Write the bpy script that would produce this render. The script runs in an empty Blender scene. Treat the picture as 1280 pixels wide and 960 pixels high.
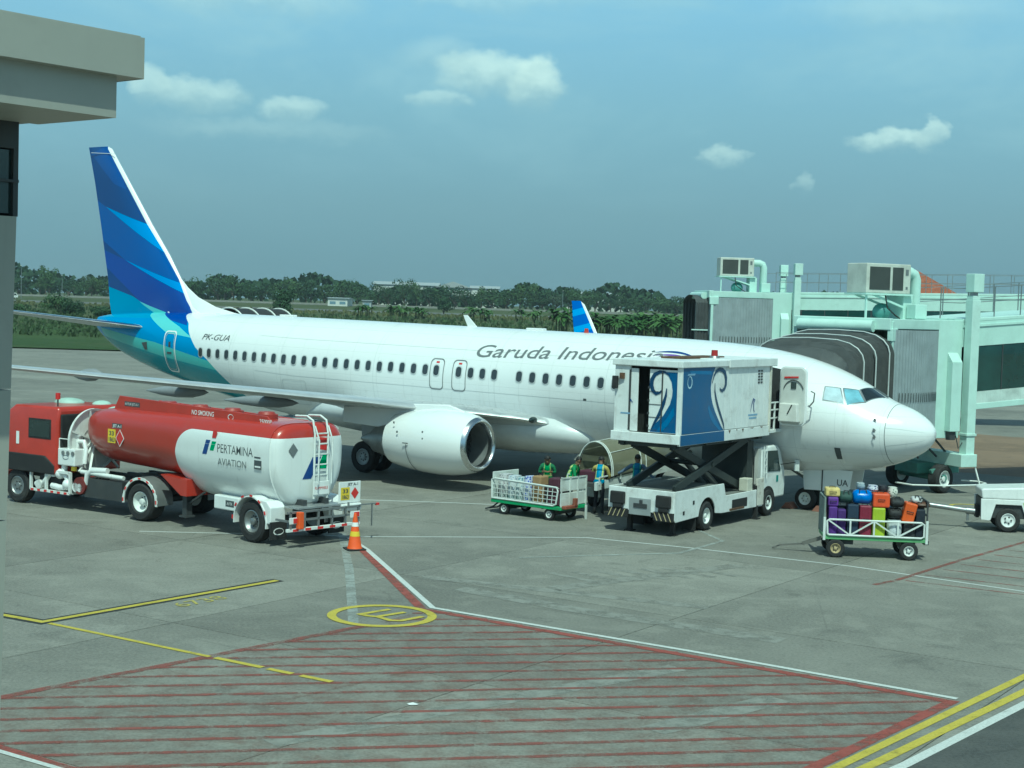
import bpy, bmesh, math, random
from math import sin, cos, tan, pi, radians, sqrt, atan2, hypot, acos
from mathutils import Vector, Matrix
random.seed(7)
S = bpy.context.scene
COL = S.collection

# ---------------------------------------------------------------- camera
cam_d = bpy.data.cameras.new('camera'); cam = bpy.data.objects.new('camera', cam_d); COL.objects.link(cam)
PITCH, ROLL = radians(-3.0), radians(1.74)
_f = Vector((0, cos(PITCH), sin(PITCH))); _r = Vector((1, 0, 0)); _u = _r.cross(_f)
_R = cos(ROLL)*_r + sin(ROLL)*_u; _U = -sin(ROLL)*_r + cos(ROLL)*_u
cam.matrix_world = Matrix(((_R.x, _U.x, -_f.x, 0), (_R.y, _U.y, -_f.y, 0), (_R.z, _U.z, -_f.z, 6.17), (0, 0, 0, 1)))
cam_d.sensor_fit = 'HORIZONTAL'; cam_d.sensor_width = 36.0; cam_d.lens = 1925.5/1280*36.0
cam_d.clip_start = 0.2; cam_d.clip_end = 12000
S.camera = cam

# ---------------------------------------------------------------- sun, sky, exposure
SUN_EL, SUN_AZ = radians(57), radians(176)          # azimuth clockwise from +Y: the sun stands behind the camera
sd = bpy.data.lights.new('sun', 'SUN'); sd.energy = 3.6; sd.angle = radians(0.55); sd.color = (1.0, 0.965, 0.9)
sun = bpy.data.objects.new('sun', sd); COL.objects.link(sun)
_sv = Vector((sin(SUN_AZ)*cos(SUN_EL), cos(SUN_AZ)*cos(SUN_EL), sin(SUN_EL)))
sun.rotation_euler = (-_sv).to_track_quat('-Z', 'Y').to_euler()
sun.location = (0, 0, 60)
vs = S.view_settings
S.display_settings.display_device = 'sRGB'
vs.view_transform = 'Standard'; vs.look = 'None'; vs.gamma = 1.0; vs.exposure = 0.0; vs.use_curve_mapping = False
vs.use_white_balance = True; vs.white_balance_temperature = 5700; vs.white_balance_tint = -26
S.cycles.use_adaptive_sampling = True; S.cycles.adaptive_threshold = 0.015; S.cycles.adaptive_min_samples = 16
try: S.cycles.use_denoising = True; S.cycles.denoiser = 'OPENIMAGEDENOISE'
except Exception: pass
S.cycles.max_bounces = 6; S.cycles.glossy_bounces = 3; S.cycles.diffuse_bounces = 3; S.cycles.transmission_bounces = 4
S.cycles.sample_clamp_indirect = 4.0

class NT:
    """tiny node-tree helper"""
    def __init__(s, tree): s.t = tree; s.t.nodes.clear()
    def n(s, kind, **kw):
        x = s.t.nodes.new(kind)
        for k, v in kw.items():
            if k == 'ins':
                for i, val in v.items():
                    if hasattr(val, 'is_linked') or hasattr(val, 'links'): s.t.links.new(val, x.inputs[i])
                    else: x.inputs[i].default_value = val
            else: setattr(x, k, v)
        return x
    def math(s, op, a, b=None, clamp=False):
        x = s.t.nodes.new('ShaderNodeMath'); x.operation = op; x.use_clamp = clamp
        for i, v in enumerate((a, b)):
            if v is None: continue
            if isinstance(v, (int, float)): x.inputs[i].default_value = v
            else: s.t.links.new(v, x.inputs[i])
        return x.outputs[0]
    def mix(s, fac, a, b, blend='MIX'):
        x = s.t.nodes.new('ShaderNodeMix'); x.data_type = 'RGBA'; x.blend_type = blend
        for i, v in ((0, fac), (6, a), (7, b)):
            if hasattr(v, 'is_linked'): s.t.links.new(v, x.inputs[i])
            elif i == 0: x.inputs[0].default_value = v
            else: x.inputs[i].default_value = (*v[:3], 1)
        return x.outputs[2]
    def link(s, a, b): s.t.links.new(a, b)
    def ramp(s, fac, stops, interp='LINEAR'):
        x = s.t.nodes.new('ShaderNodeValToRGB'); x.color_ramp.interpolation = interp
        el = x.color_ramp.elements
        while len(el) < len(stops): el.new(0.5)
        for e, (p, c) in zip(el, stops):
            e.position = p; e.color = (*c, 1) if not isinstance(c, (int, float)) else (c, c, c, 1)
        s.t.links.new(fac, x.inputs[0]); return x.outputs[0]
    def noise(s, vec, scale, detail=4, rough=0.55, dist=0.0):
        x = s.t.nodes.new('ShaderNodeTexNoise'); x.inputs['Scale'].default_value = scale
        x.inputs['Detail'].default_value = detail; x.inputs['Roughness'].default_value = rough; x.inputs['Distortion'].default_value = dist
        if vec is not None: s.t.links.new(vec, x.inputs['Vector'])
        return x.outputs['Fac']
    def smooth(s, v, a, b):
        x = s.t.nodes.new('ShaderNodeMapRange'); x.interpolation_type = 'SMOOTHSTEP'
        x.inputs['From Min'].default_value = a; x.inputs['From Max'].default_value = b
        s.t.links.new(v, x.inputs['Value']); return x.outputs['Result']

W = bpy.data.worlds.new('World'); S.world = W; W.use_nodes = True
w = NT(W.node_tree)
out = w.n('ShaderNodeOutputWorld'); bg = w.n('ShaderNodeBackground')
w.link(bg.outputs[0], out.inputs[0])
sky = w.n('ShaderNodeTexSky', sky_type='NISHITA', sun_disc=False, sun_elevation=SUN_EL, sun_rotation=SUN_AZ, air_density=1.0, dust_density=1.5, ozone_density=1.0)
SKYK = 0.085
tc = w.n('ShaderNodeTexCoord')
nrm = w.n('ShaderNodeVectorMath', operation='NORMALIZE', ins={0: tc.outputs['Generated']})
sp = w.n('ShaderNodeSeparateXYZ', ins={0: nrm.outputs[0]})
el_ = w.math('ARCSINE', sp.outputs[2]); az_ = w.math('ARCTAN2', sp.outputs[0], sp.outputs[1])
# humid air: the same band all round, dull grey-blue at the horizon, clearer blue higher up
haze_col = w.ramp(w.math('MULTIPLY', el_, 1/0.6, clamp=True), 
    [(0.0, (.222, .308, .388)), (0.10, (.272, .375, .475)), (0.20, (.318, .460, .605)), (0.34, (.355, .55, .80)), (0.6, (.34, .52, .78)), (1.0, (.34, .52, .78))])
sky_s = w.n('ShaderNodeVectorMath', operation='SCALE', ins={0: sky.outputs[0]}); sky_s.inputs['Scale'].default_value = SKYK
base = w.mix(w.smooth(el_, 0.16, 0.75), haze_col, sky_s.outputs[0])
# clouds: soft thin streaks everywhere plus small cumulus heaps
cv = w.n('ShaderNodeCombineXYZ', ins={0: w.math('MULTIPLY', az_, 1.0), 1: w.math('MULTIPLY', el_, 2.6), 2: 0.0})
streak = w.noise(cv.outputs[0], 5.5, 5, 0.6, 0.4)
base = w.mix(w.math('MULTIPLY', w.math('MULTIPLY', w.smooth(streak, 0.42, 0.74), w.smooth(el_, .03, .17)), 0.55), base, (.50, .63, .74))
dark = w.noise(cv.outputs[0], 2.3, 3, 0.5, 0.2)
base = w.mix(w.math('MULTIPLY', w.smooth(dark, 0.5, 0.8), 0.18), base, (.19, .28, .36))
cv2 = w.n('ShaderNodeCombineXYZ', ins={0: az_, 1: w.math('MULTIPLY', el_, 1.35), 2: 0.0})
wn = w.n('ShaderNodeTexNoise', ins={'Vector': cv2.outputs[0]}); wn.inputs['Scale'].default_value = 42; wn.inputs['Detail'].default_value = 6; wn.inputs['Roughness'].default_value = 0.62
wsep = w.n('ShaderNodeSeparateColor', ins={0: wn.outputs['Color']})
azw = w.math('ADD', az_, w.math('MULTIPLY', w.math('SUBTRACT', wsep.outputs[0], 0.5), 0.030))
elw = w.math('ADD', el_, w.math('MULTIPLY', w.math('SUBTRACT', wsep.outputs[1], 0.5), 0.020))
edge = w.math('MULTIPLY', w.math('SUBTRACT', wsep.outputs[2], 0.5), 0.55)
CLOUDS = [ # azimuth, elevation, half width, half height, strength, softness
    (-0.020, 0.144, .040, .017, .75, .5), (0.008, 0.139, .021, .021, .8, .45), (-0.052, 0.128, .022, .008, .45, .6),
    (0.238, 0.108, .033, .0085, .70, .5), (0.262, 0.113, .012, .010, .6, .4), (0.131, 0.097, .015, .009, .50, .6), (0.182, 0.083, .007, .009, .30, .6),
    (-0.205, 0.123, .034, .014, .62, .6), (-0.235, 0.128, .016, .016, .6, .5), (-0.145, 0.117, .024, .010, .58, .6), (-0.16, 0.104, .09, .010, .25, .9),
    (-0.172, 0.186, .075, .018, .50, .8), (-0.03, 0.192, .085, .012, .38, .9), (0.24, 0.186, .10, .016, .30, .9),
    (-0.055, 0.155, .03, .015, .28, .8), (0.52, 0.15, .05, .02, .6, .5), (-0.62, 0.16, .07, .022, .6, .6),
    (1.6, 0.22, .12, .03, .6, .6), (-2.0, 0.25, .14, .03, .6, .6)]
shade = w.math('MULTIPLY', w.math('SUBTRACT', w.noise(cv2.outputs[0], 60, 5, 0.62), .5), 1.6)
for a, e, hw_, hh_, st, so in CLOUDS:
    dx = w.math('MULTIPLY', w.math('SUBTRACT', azw, a), 1/hw_); dy = w.math('MULTIPLY', w.math('SUBTRACT', elw, e), 1/hh_)
    d = w.math('ADD', w.math('MULTIPLY', dx, dx), w.math('MULTIPLY', dy, dy))
    m = w.smooth(w.math('SUBTRACT', 1.0, w.math('ADD', d, edge)), -.15, so*1.5)
    m = w.math('MULTIPLY', m, w.math('MULTIPLY', w.smooth(dy, -1.25, .25), st))
    ccol = w.mix(w.smooth(w.math('ADD', dy, shade), -.75, .75), (.47, .57, .65), (.80, .86, .88))
    base = w.mix(m, base, ccol)
w.link(base, bg.inputs['Color']); bg.inputs['Strength'].default_value = 1.0
W.cycles.sampling_method = 'MANUAL'; W.cycles.sample_map_resolution = 256

# ---------------------------------------------------------------- mesh helpers
def link(o): COL.objects.link(o); return o
class MB:
    def __init__(s): s.v = []; s.f = []; s.m = []
    def add(s, vs_, fs, mi=0):
        b = len(s.v); s.v += [tuple(p) for p in vs_]; s.f += [tuple(i+b for i in f) for f in fs]; s.m += [mi]*len(fs); return s
    def box(s, c, d, mi=0, R=None, rz=0.0, taper=1.0, ry=0.0):
        M = R or (Matrix.Rotation(rz, 3, 'Z') @ Matrix.Rotation(ry, 3, 'Y')); c = Vector(c); vs_ = []
        for z in (-1, 1):
            k = 1 if z < 0 else taper
            for x, y in ((-1, -1), (1, -1), (1, 1), (-1, 1)):
                vs_.append(c + M @ Vector((x*d[0]/2*k, y*d[1]/2*k, z*d[2]/2)))
        return s.add(vs_, [(3, 2, 1, 0), (4, 5, 6, 7), (0, 1, 5, 4), (1, 2, 6, 5), (2, 3, 7, 6), (3, 0, 4, 7)], mi)
    def bb(s, x0, x1, y0, y1, z0, z1, mi=0): return s.box(((x0+x1)/2, (y0+y1)/2, (z0+z1)/2), (abs(x1-x0), abs(y1-y0), abs(z1-z0)), mi)
    def bar(s, a, b, w_=.05, h_=None, mi=0, up=(0, 0, 1)):
        a, b = Vector(a), Vector(b); d = b-a; L = d.length
        if L < 1e-6: return s
        x = d/L; u = Vector(up); y = u.cross(x)
        if y.length < 1e-3: y = Vector((0, 1, 0)).cross(x)
        y.normalize(); z = x.cross(y)
        R = Matrix((x, y, z)).transposed(); return s.box((a+b)/2, (L, w_, h_ or w_), mi, R)
    def ring(s, c, x, y, r, n): return [Vector(c) + x*(r*cos(2*pi*i/n)) + y*(r*sin(2*pi*i/n)) for i in range(n)]
    def cyl(s, a, b, r, r2=None, n=16, mi=0, caps=True):
        a, b = Vector(a), Vector(b); z = (b-a).normalized(); t = Vector((0, 0, 1)) if abs(z.z) < .9 else Vector((1, 0, 0))
        x = t.cross(z).normalized(); y = z.cross(x); r2 = r if r2 is None else r2
        vs_ = s.ring(a, x, y, r, n) + s.ring(b, x, y, r2, n)
        fs = [(i, (i+1) % n, n+(i+1) % n, n+i) for i in range(n)]
        if caps: fs += [tuple(range(n-1, -1, -1)), tuple(range(n, 2*n))]
        return s.add(vs_, fs, mi)
    def lathe(s, prof, o=(0, 0, 0), ax=(1, 0, 0), n=32, mi=0, sq=None, closed=False):
        """prof: [(t along axis, radius)]"""
        o = Vector(o); z = Vector(ax).normalized(); t = Vector((0, 0, 1)) if abs(z.z) < .9 else Vector((1, 0, 0))
        x = t.cross(z).normalized(); y = z.cross(x); vs_ = []
        for tt, r in prof:
            for p in s.ring(o+z*tt, x, y, r, n): vs_.append(sq(p) if sq else p)
        fs = []; k = len(prof)
        for j in range(k if closed else k-1):
            a, b = j*n, ((j+1) % k)*n
            fs += [(a+i, a+(i+1) % n, b+(i+1) % n, b+i) for i in range(n)]
        return s.add(vs_, fs, mi)
    def tube(s, pts, r, n=8, mi=0, caps=True):
        pts = [Vector(p) for p in pts]; rings = []; prev = None
        for i, p in enumerate(pts):
            d = (pts[min(i+1, len(pts)-1)] - pts[max(i-1, 0)]).normalized()
            if prev is None:
                t = Vector((0, 0, 1)) if abs(d.z) < .9 else Vector((1, 0, 0)); x = t.cross(d).normalized()
            else: x = (prev - d*prev.dot(d)).normalized()
            prev = x; y = d.cross(x); rr = r[i] if isinstance(r, (list, tuple)) else r
            rings.append(s.ring(p, x, y, rr, n))
        return s.loft(rings, caps, mi)
    def loft(s, rings, caps=True, mi=0, closed=True):
        n = len(rings[0]); vs_ = [p for r in rings for p in r]; fs = []
        for j in range(len(rings)-1):
            a, b = j*n, (j+1)*n
            for i in range(n if closed else n-1): fs.append((a+i, a+(i+1) % n, b+(i+1) % n, b+i))
        if caps: fs += [tuple(range(n-1, -1, -1)), tuple(range((len(rings)-1)*n, len(rings)*n))]
        return s.add(vs_, fs, mi)
    def prism(s, poly, ax, a, b, mi=0):
        """polygon in the plane normal to ax ('x': (y,z), 'y': (x,z), 'z': (x,y)) from a to b"""
        def P(p, t): return {'x': (t, p[0], p[1]), 'y': (p[0], t, p[1]), 'z': (p[0], p[1], t)}[ax]
        n = len(poly); vs_ = [P(p, a) for p in poly] + [P(p, b) for p in poly]
        fs = [tuple(range(n-1, -1, -1)), tuple(range(n, 2*n))] + [(i, (i+1) % n, n+(i+1) % n, n+i) for i in range(n)]
        return s.add(vs_, fs, mi)
    def sphere(s, c, r, n=12, m=8, mi=0):
        c = Vector(c); r = r if isinstance(r, (tuple, list)) else (r, r, r); rings = []
        for j in range(m+1):
            a = pi*(j/m) - pi/2; k = max(cos(a), .01)
            rings.append([c + Vector((r[0]*k*cos(2*pi*i/n), r[1]*k*sin(2*pi*i/n), r[2]*sin(a))) for i in range(n)])
        return s.loft(rings, True, mi)
    def xf(s, M):
        s.v = [tuple(M @ Vector(p)) for p in s.v]; return s
    def mesh(s, name, mats, smooth=None):
        me = bpy.data.meshes.new(name); me.from_pydata(s.v, [], s.f)
        for m in (mats if isinstance(mats, (list, tuple)) else [mats]): me.materials.append(m)
        me.polygons.foreach_set('material_index', s.m)
        bm = bmesh.new(); bm.from_mesh(me); bmesh.ops.recalc_face_normals(bm, faces=bm.faces); bm.to_mesh(me); bm.free()
        if smooth is not None:
            me.shade_smooth(); me.set_sharp_from_angle(angle=radians(smooth))
        me.update(); return me
    def build(s, name, mats, parent=None, smooth=None, bev=0, loc=None, rz=None):
        o = link(bpy.data.objects.new(name, s.mesh(name, mats, smooth)))
        if parent is not None: o.parent = parent
        if loc is not None: o.location = loc
        if rz is not None: o.rotation_euler = (0, 0, rz)
        if bev:
            md = o.modifiers.new('bevel', 'BEVEL'); md.width = bev; md.segments = 2; md.limit_method = 'ANGLE'; md.angle_limit = radians(40); md.harden_normals = False
        return o
def tag(o, label=None, cat=None, group=None, kind=None):
    for k, v in (('label', label), ('category', cat), ('group', group), ('kind', kind)):
        if v: o[k] = v
    return o
def root(name, loc, rz, label, cat, group=None):
    o = link(bpy.data.objects.new(name, None)); o.location = loc; o.rotation_euler = (0, 0, rz); o.empty_display_size = .3
    return tag(o, label, cat, group)
def child(src, parent, loc=None, rot=None):
    c = link(src.copy()); c.parent = parent
    if loc is not None: c.location = loc
    if rot is not None: c.rotation_euler = rot
    return c

# ---------------------------------------------------------------- materials
MATS = {}
def mat(name, col, rough=.5, metal=0.0, var=.10, scale=2.0, bump=0.0, bscale=30, dirt=0.0, dcol=(.09, .08, .065), dscale=1.6, coat=0.0, trans=0.0, spec=None, alpha=None, streak=0.0):
    if name in MATS: return MATS[name]
    m = bpy.data.materials.new(name); m.use_nodes = True; t = NT(m.node_tree)
    o = t.n('ShaderNodeOutputMaterial'); p = t.n('ShaderNodeBsdfPrincipled'); t.link(p.outputs[0], o.inputs[0])
    c = t.n('ShaderNodeTexCoord'); vec = c.outputs['Object']
    nz = t.noise(vec, scale, 5, .6)
    k = t.smooth(nz, .3, .7)
    colr = t.mix(k, tuple(x*(1-var) for x in col), tuple(min(1, x*(1+var)) for x in col))
    rg = t.math('ADD', rough, t.math('MULTIPLY', t.math('SUBTRACT', nz, .5), .25), clamp=True)
    if dirt:
        dn = t.noise(vec, dscale, 7, .68, .3)
        df = t.math('MULTIPLY', t.smooth(dn, .48, .78), dirt)
        if streak:
            mp = t.n('ShaderNodeMapping', ins={0: vec}); mp.inputs['Scale'].default_value = (9, 9, .5)
            sn = t.noise(mp.outputs[0], 1.5, 4, .6)
            df = t.math('MAXIMUM', df, t.math('MULTIPLY', t.smooth(sn, .55, .8), streak))
        colr = t.mix(df, colr, dcol); rg = t.math('ADD', rg, t.math('MULTIPLY', df, .3), clamp=True)
    t.link(colr, p.inputs['Base Color']); t.link(rg, p.inputs['Roughness']); p.inputs['Metallic'].default_value = metal
    if coat: p.inputs['Coat Weight'].default_value = coat; p.inputs['Coat Roughness'].default_value = .08
    if trans: p.inputs['Transmission Weight'].default_value = trans
    if spec is not None: p.inputs['Specular IOR Level'].default_value = spec
    if alpha is not None: p.inputs['Alpha'].default_value = alpha
    if bump:
        b = t.n('ShaderNodeBump', ins={'Height': t.noise(vec, bscale, 4, .6)}); b.inputs['Strength'].default_value = bump; b.inputs['Distance'].default_value = .02
        t.link(b.outputs[0], p.inputs['Normal'])
    MATS[name] = m; return m
WHITE = mat('white_paint', (.78, .79, .77), .32, dirt=.20, coat=.3, streak=.12, var=.04)
WORNW = mat('worn_white_paint', (.72, .74, .71), .5, dirt=.45, dcol=(.16, .11, .07), dscale=2.4, streak=.35, var=.05)
PLANEW = mat('aircraft_white', (.80, .81, .80), .22, dirt=.10, dcol=(.34, .34, .33), dscale=.35, coat=.5, var=.02, scale=.4)
PLANEG = mat('aircraft_grey', (.42, .44, .45), .35, dirt=.2, dcol=(.2, .2, .2), var=.05)
CHROME = mat('polished_metal', (.62, .63, .64), .24, metal=1.0, var=.05)
STEEL = mat('dull_steel', (.34, .35, .35), .45, metal=.8, dirt=.3)
DARKM = mat('dark_metal', (.045, .048, .05), .55, dirt=.3, dcol=(.12, .11, .09))
BLACK = mat('black_rubber', (.018, .018, .019), .75, dirt=.35, dcol=(.07, .068, .06), dscale=4)
TYRE = mat('tyre_rubber', (.022, .022, .023), .8, dirt=.5, dcol=(.085, .08, .072), dscale=3, bump=.2)
RED = mat('red_paint', (.42, .035, .022), .34, dirt=.25, dcol=(.16, .03, .025), coat=.3, var=.08, streak=.15)
DKRED = mat('dark_red_paint', (.16, .02, .018), .5, dirt=.3)
BLUE = mat('deep_blue_paint', (.012, .085, .28), .35, coat=.3)
GREEN = mat('green_paint', (.05, .33, .12), .45, dirt=.35, var=.12)
ORANGE = mat('orange_plastic', (.75, .10, .015), .5, dirt=.2)
YELLOW = mat('yellow_paint', (.72, .50, .05), .5, dirt=.2)
GLASS = mat('dark_glass', (.02, .035, .035), .06, spec=.8, var=.1)
MINT = mat('mint_paint', (.53, .71, .64), .42, dirt=.22, dcol=(.25, .36, .30), dscale=1.2, var=.04, streak=.16)
GREYSLAT = mat('grey_slat', (.36, .40, .41), .42, metal=.35, var=.08, streak=.2, dirt=.2)
INK = mat('print_ink', (.07, .08, .085), .5, var=.03)
GREYINK = mat('grey_ink', (.16, .175, .18), .4, var=.03)
WINK = mat('white_ink', (.8, .8, .78), .5, var=.03)
BINK = mat('blue_ink', (.01, .05, .22), .45, var=.05)
RINK = mat('red_ink', (.55, .03, .03), .45, var=.05)
GINK = mat('green_ink', (.01, .32, .12), .45, var=.05)
YINK = mat('yellow_ink', (.75, .55, .04), .45, var=.05)

# ---------------------------------------------------------------- lettering
_tc = {}
def letters(txt, height, shear=0.0, weight=0.0, width=None, cuts=0.0):
    """flat lettering as (verts2d, faces); origin at the lower left, cap height = height"""
    cu = bpy.data.curves.new('txt', 'FONT'); cu.body = txt; cu.size = 1; cu.shear = shear; cu.offset = weight; cu.resolution_u = 4; cu.fill_mode = 'FRONT'
    o = bpy.data.objects.new('txt', cu); COL.objects.link(o)
    dg = bpy.context.evaluated_depsgraph_get(); me = bpy.data.meshes.new_from_object(o.evaluated_get(dg))
    bpy.data.objects.remove(o); bpy.data.curves.remove(cu)
    bm = bmesh.new(); bm.from_mesh(me); bpy.data.meshes.remove(me)
    xs = [v.co.x for v in bm.verts]; x0, x1 = min(xs), max(xs)
    ys = sorted(v.co.y for v in bm.verts); k = height/0.729
    kx = k if width is None else width/(x1-x0)
    for v in bm.verts: v.co.x = (v.co.x-x0)*kx; v.co.y *= k; v.co.z = 0
    if cuts:
        y = ys[0]*k
        while y < ys[-1]*k:
            bmesh.ops.bisect_plane(bm, geom=bm.verts[:]+bm.edges[:]+bm.faces[:], plane_co=(0, y, 0), plane_no=(0, 1, 0)); y += cuts
    bm.verts.index_update()
    vs_ = [(v.co.x, v.co.y) for v in bm.verts]; fs = [tuple(v.index for v in f.verts) for f in bm.faces]; bm.free()
    return vs_, fs
def text_on(name, txt, parent, m, o, x, y, height, **kw):
    """lettering on a flat face: o origin, x reading direction, y up"""
    vs_, fs = letters(txt, height, **kw); o, x, y = Vector(o), Vector(x).normalized(), Vector(y).normalized(); n = x.cross(y)
    mb = MB(); mb.add([o + x*a + y*b + n*.004 for a, b in vs_], fs)
    me = bpy.data.meshes.new(name); me.from_pydata(mb.v, [], mb.f); me.materials.append(m)
    ob = link(bpy.data.objects.new(name, me)); ob.parent = parent; return ob
def plate(name, parent, m, o, x, y, poly, lift=.004):
    """flat printed shape: polygon in (x, y) of a face"""
    o, x, y = Vector(o), Vector(x).normalized(), Vector(y).normalized(); n = x.cross(y)
    mb = MB(); k = len(poly)
    mb.add([o + x*a + y*b + n*lift for a, b in poly] + [o + x*a + y*b + n*.0005 for a, b in poly], [tuple(range(k))] + [(i, k+i, k+(i+1) % k, (i+1) % k) for i in range(k)])
    return mb.build(name, m, parent)
def wheel(parent, c, r, wd, axis=(0, 1, 0), rimr=.56, rimm=None, name='wheel', deep=.06, bolts=6):
    """tyre + rim + hub; axis points out of the visible face"""
    rimm = rimm or WORNW; a = Vector(axis).normalized(); c = Vector(c); h = wd/2; rr = r*rimr
    t = MB(); t.lathe([(-h*.8, rr), (-h, rr*1.12), (-h, r*.88), (-h*.78, r*.975), (-h*.3, r), (h*.3, r), (h*.78, r*.975), (h, r*.88), (h, rr*1.12), (h*.8, rr)], c, a, 28, closed=True)
    ty = t.build('tyre', TYRE, None, smooth=35)
    e = link(bpy.data.objects.new(name, None)); e.parent = parent; ty.parent = e
    k = MB(); k.lathe([(h*.86, rr), (h*.9, rr*.93), (h*.8-deep*.4, rr*.86), (h*.8-deep, rr*.6), (h*.8-deep*.9, rr*.34), (h*.8-deep*.1, rr*.30), (h*.8, rr*.22), (h*.8, .001)], c, a, 28)
    k.lathe([(-h*.86, rr), (-h*.7, rr*.7), (-h*.7, .001)], c, a, 20)
    x = (Vector((0, 0, 1)) if abs(a.z) < .9 else Vector((1, 0, 0))).cross(a).normalized(); y = a.cross(x)
    for i in range(bolts):
        q = c + (x*cos(2*pi*i/bolts) + y*sin(2*pi*i/bolts))*rr*.46 + a*(h*.8-deep*.98)
        k.cyl(q, q+a*.03, rr*.07 if bolts > 5 else rr*.12, n=6, mi=1)
    k.build('rim', [rimm, DARKM], e, smooth=40)
    return e
# ================================================================ GROUND
def concrete(name, col, slab=False):
    m = bpy.data.materials.new(name); m.use_nodes = True; t = NT(m.node_tree)
    o = t.n('ShaderNodeOutputMaterial'); p = t.n('ShaderNodeBsdfPrincipled'); t.link(p.outputs[0], o.inputs[0])
    g = t.n('ShaderNodeNewGeometry'); pos = g.outputs['Position']
    rot = t.n('ShaderNodeMapping', ins={0: pos}); rot.inputs['Rotation'].default_value = (0, 0, radians(33.7))
    st = t.n('ShaderNodeMapping', ins={0: rot.outputs[0]}); st.inputs['Scale'].default_value = (.16, 1.1, 1)
    st2 = t.n('ShaderNodeMapping', ins={0: pos}); st2.inputs['Scale'].default_value = (.10, .8, 1); st2.inputs['Rotation'].default_value = (0, 0, radians(-8))
    big = t.noise(pos, .16, 5, .6, .4); mid = t.noise(pos, .9, 7, .68, .5); fine = t.noise(pos, 17, 5, .75); trk = t.noise(st.outputs[0], 1.0, 6, .62, .6); trk2 = t.noise(st2.outputs[0], .8, 6, .62, .8)
    c = t.mix(t.smooth(big, .32, .68), tuple(x*.80 for x in col), tuple(x*1.12 for x in col))
    c = t.mix(t.math('MULTIPLY', t.smooth(mid, .50, .62), .40), c, tuple(x*1.40 for x in col))
    c = t.mix(t.math('MULTIPLY', t.smooth(mid, .45, .33), .55), c, tuple(x*.55 for x in col))
    c = t.mix(t.math('MULTIPLY', t.smooth(trk, .56, .76), .46), c, tuple(x*.48 for x in col))
    c = t.mix(t.math('MULTIPLY', t.smooth(trk2, .56, .72), .34), c, tuple(x*1.55 for x in col))
    crk = t.n('ShaderNodeTexVoronoi', feature='DISTANCE_TO_EDGE', ins={'Vector': pos}); crk.inputs['Scale'].default_value = .13
    warp = t.noise(pos, .8, 4, .6)
    cr = t.math('MULTIPLY', t.smooth(t.math('ADD', crk.outputs['Distance'], t.math('MULTIPLY', t.math('SUBTRACT', warp, .5), .02)), .0022, .0006), .22)
    c = t.mix(cr, c, tuple(x*.3 for x in col))
    spots = t.n('ShaderNodeTexVoronoi', ins={'Vector': pos}); spots.inputs['Scale'].default_value = .55; spots.inputs['Randomness'].default_value = 1
    sn = t.math('ADD', spots.outputs['Distance'], t.math('MULTIPLY', t.math('SUBTRACT', mid, .5), .5))
    c = t.mix(t.math('MULTIPLY', t.smooth(sn, .12, .03), .30), c, tuple(x*.33 for x in col))
    c = t.mix(t.math('MULTIPLY', t.smooth(fine, .46, .62), .45), c, tuple(x*1.40 for x in col))
    c = t.mix(t.math('MULTIPLY', t.smooth(fine, .48, .34), .50), c, tuple(x*.50 for x in col))
    if slab:
        oi = t.n('ShaderNodeObjectInfo')
        k = t.math('ADD', .86, t.math('MULTIPLY', oi.outputs['Random'], .24))
        v = t.n('ShaderNodeVectorMath', operation='SCALE', ins={0: c}); t.link(k, v.inputs['Scale']); c = v.outputs[0]
    t.link(c, p.inputs['Base Color'])
    t.link(t.math('ADD', .62, t.math('MULTIPLY', mid, .3)), p.inputs['Roughness']); p.inputs['Specular IOR Level'].default_value = .3
    b = t.n('ShaderNodeBump', ins={'Height': t.math('ADD', fine, t.math('MULTIPLY', mid, 1.5))}); b.inputs['Strength'].default_value = .35; b.inputs['Distance'].default_value = .012
    t.link(b.outputs[0], p.inputs['Normal']); return m
CONC = (.208, .200, .174)
M_APRON = concrete('apron_concrete', CONC); M_SLAB = concrete('slab_concrete', CONC, True)
M_JOINT = mat('joint_tar', (.03, .03, .028), .9)
M_BROWN = concrete('brown_stained_concrete', (.20, .14, .095))
M_ASPH = concrete('old_asphalt', (.080, .080, .075))

apron = tag(MB().add([(-400, -30, -.03), (400, -30, -.03), (400, 175, -.03), (-400, 158, -.03)], [(0, 1, 2, 3)]).build('apron', [M_APRON]), kind='structure')
# concrete slabs, seven metres square, parallel to the aircraft
TH = radians(-33.7); d1 = Vector((cos(TH), sin(TH))); d2 = Vector((-sin(TH), cos(TH))); G0 = Vector((-.4, 24.72)); SLAB = 7.0
sm = MB().prism([(.012, .012), (SLAB-.012, .012), (SLAB-.012, SLAB-.012), (.012, SLAB-.012)], 'z', -.028, 0).mesh('paving_slab', M_SLAB)
for i in range(-12, 16):
    for j in range(-3, 18):
        c = G0 + d1*(SLAB*(i+.5)) + d2*(SLAB*(j+.5))
        if not (14 < c.y < 112) or abs(c.x) > .345*c.y + 8: continue
        o = link(bpy.data.objects.new('paving_slab', sm)); o.parent = apron
        p = G0 + d1*(SLAB*i) + d2*(SLAB*j); o.location = (p.x, p.y, random.uniform(-.003, .0)); o.rotation_euler = (0, 0, TH)

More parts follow.
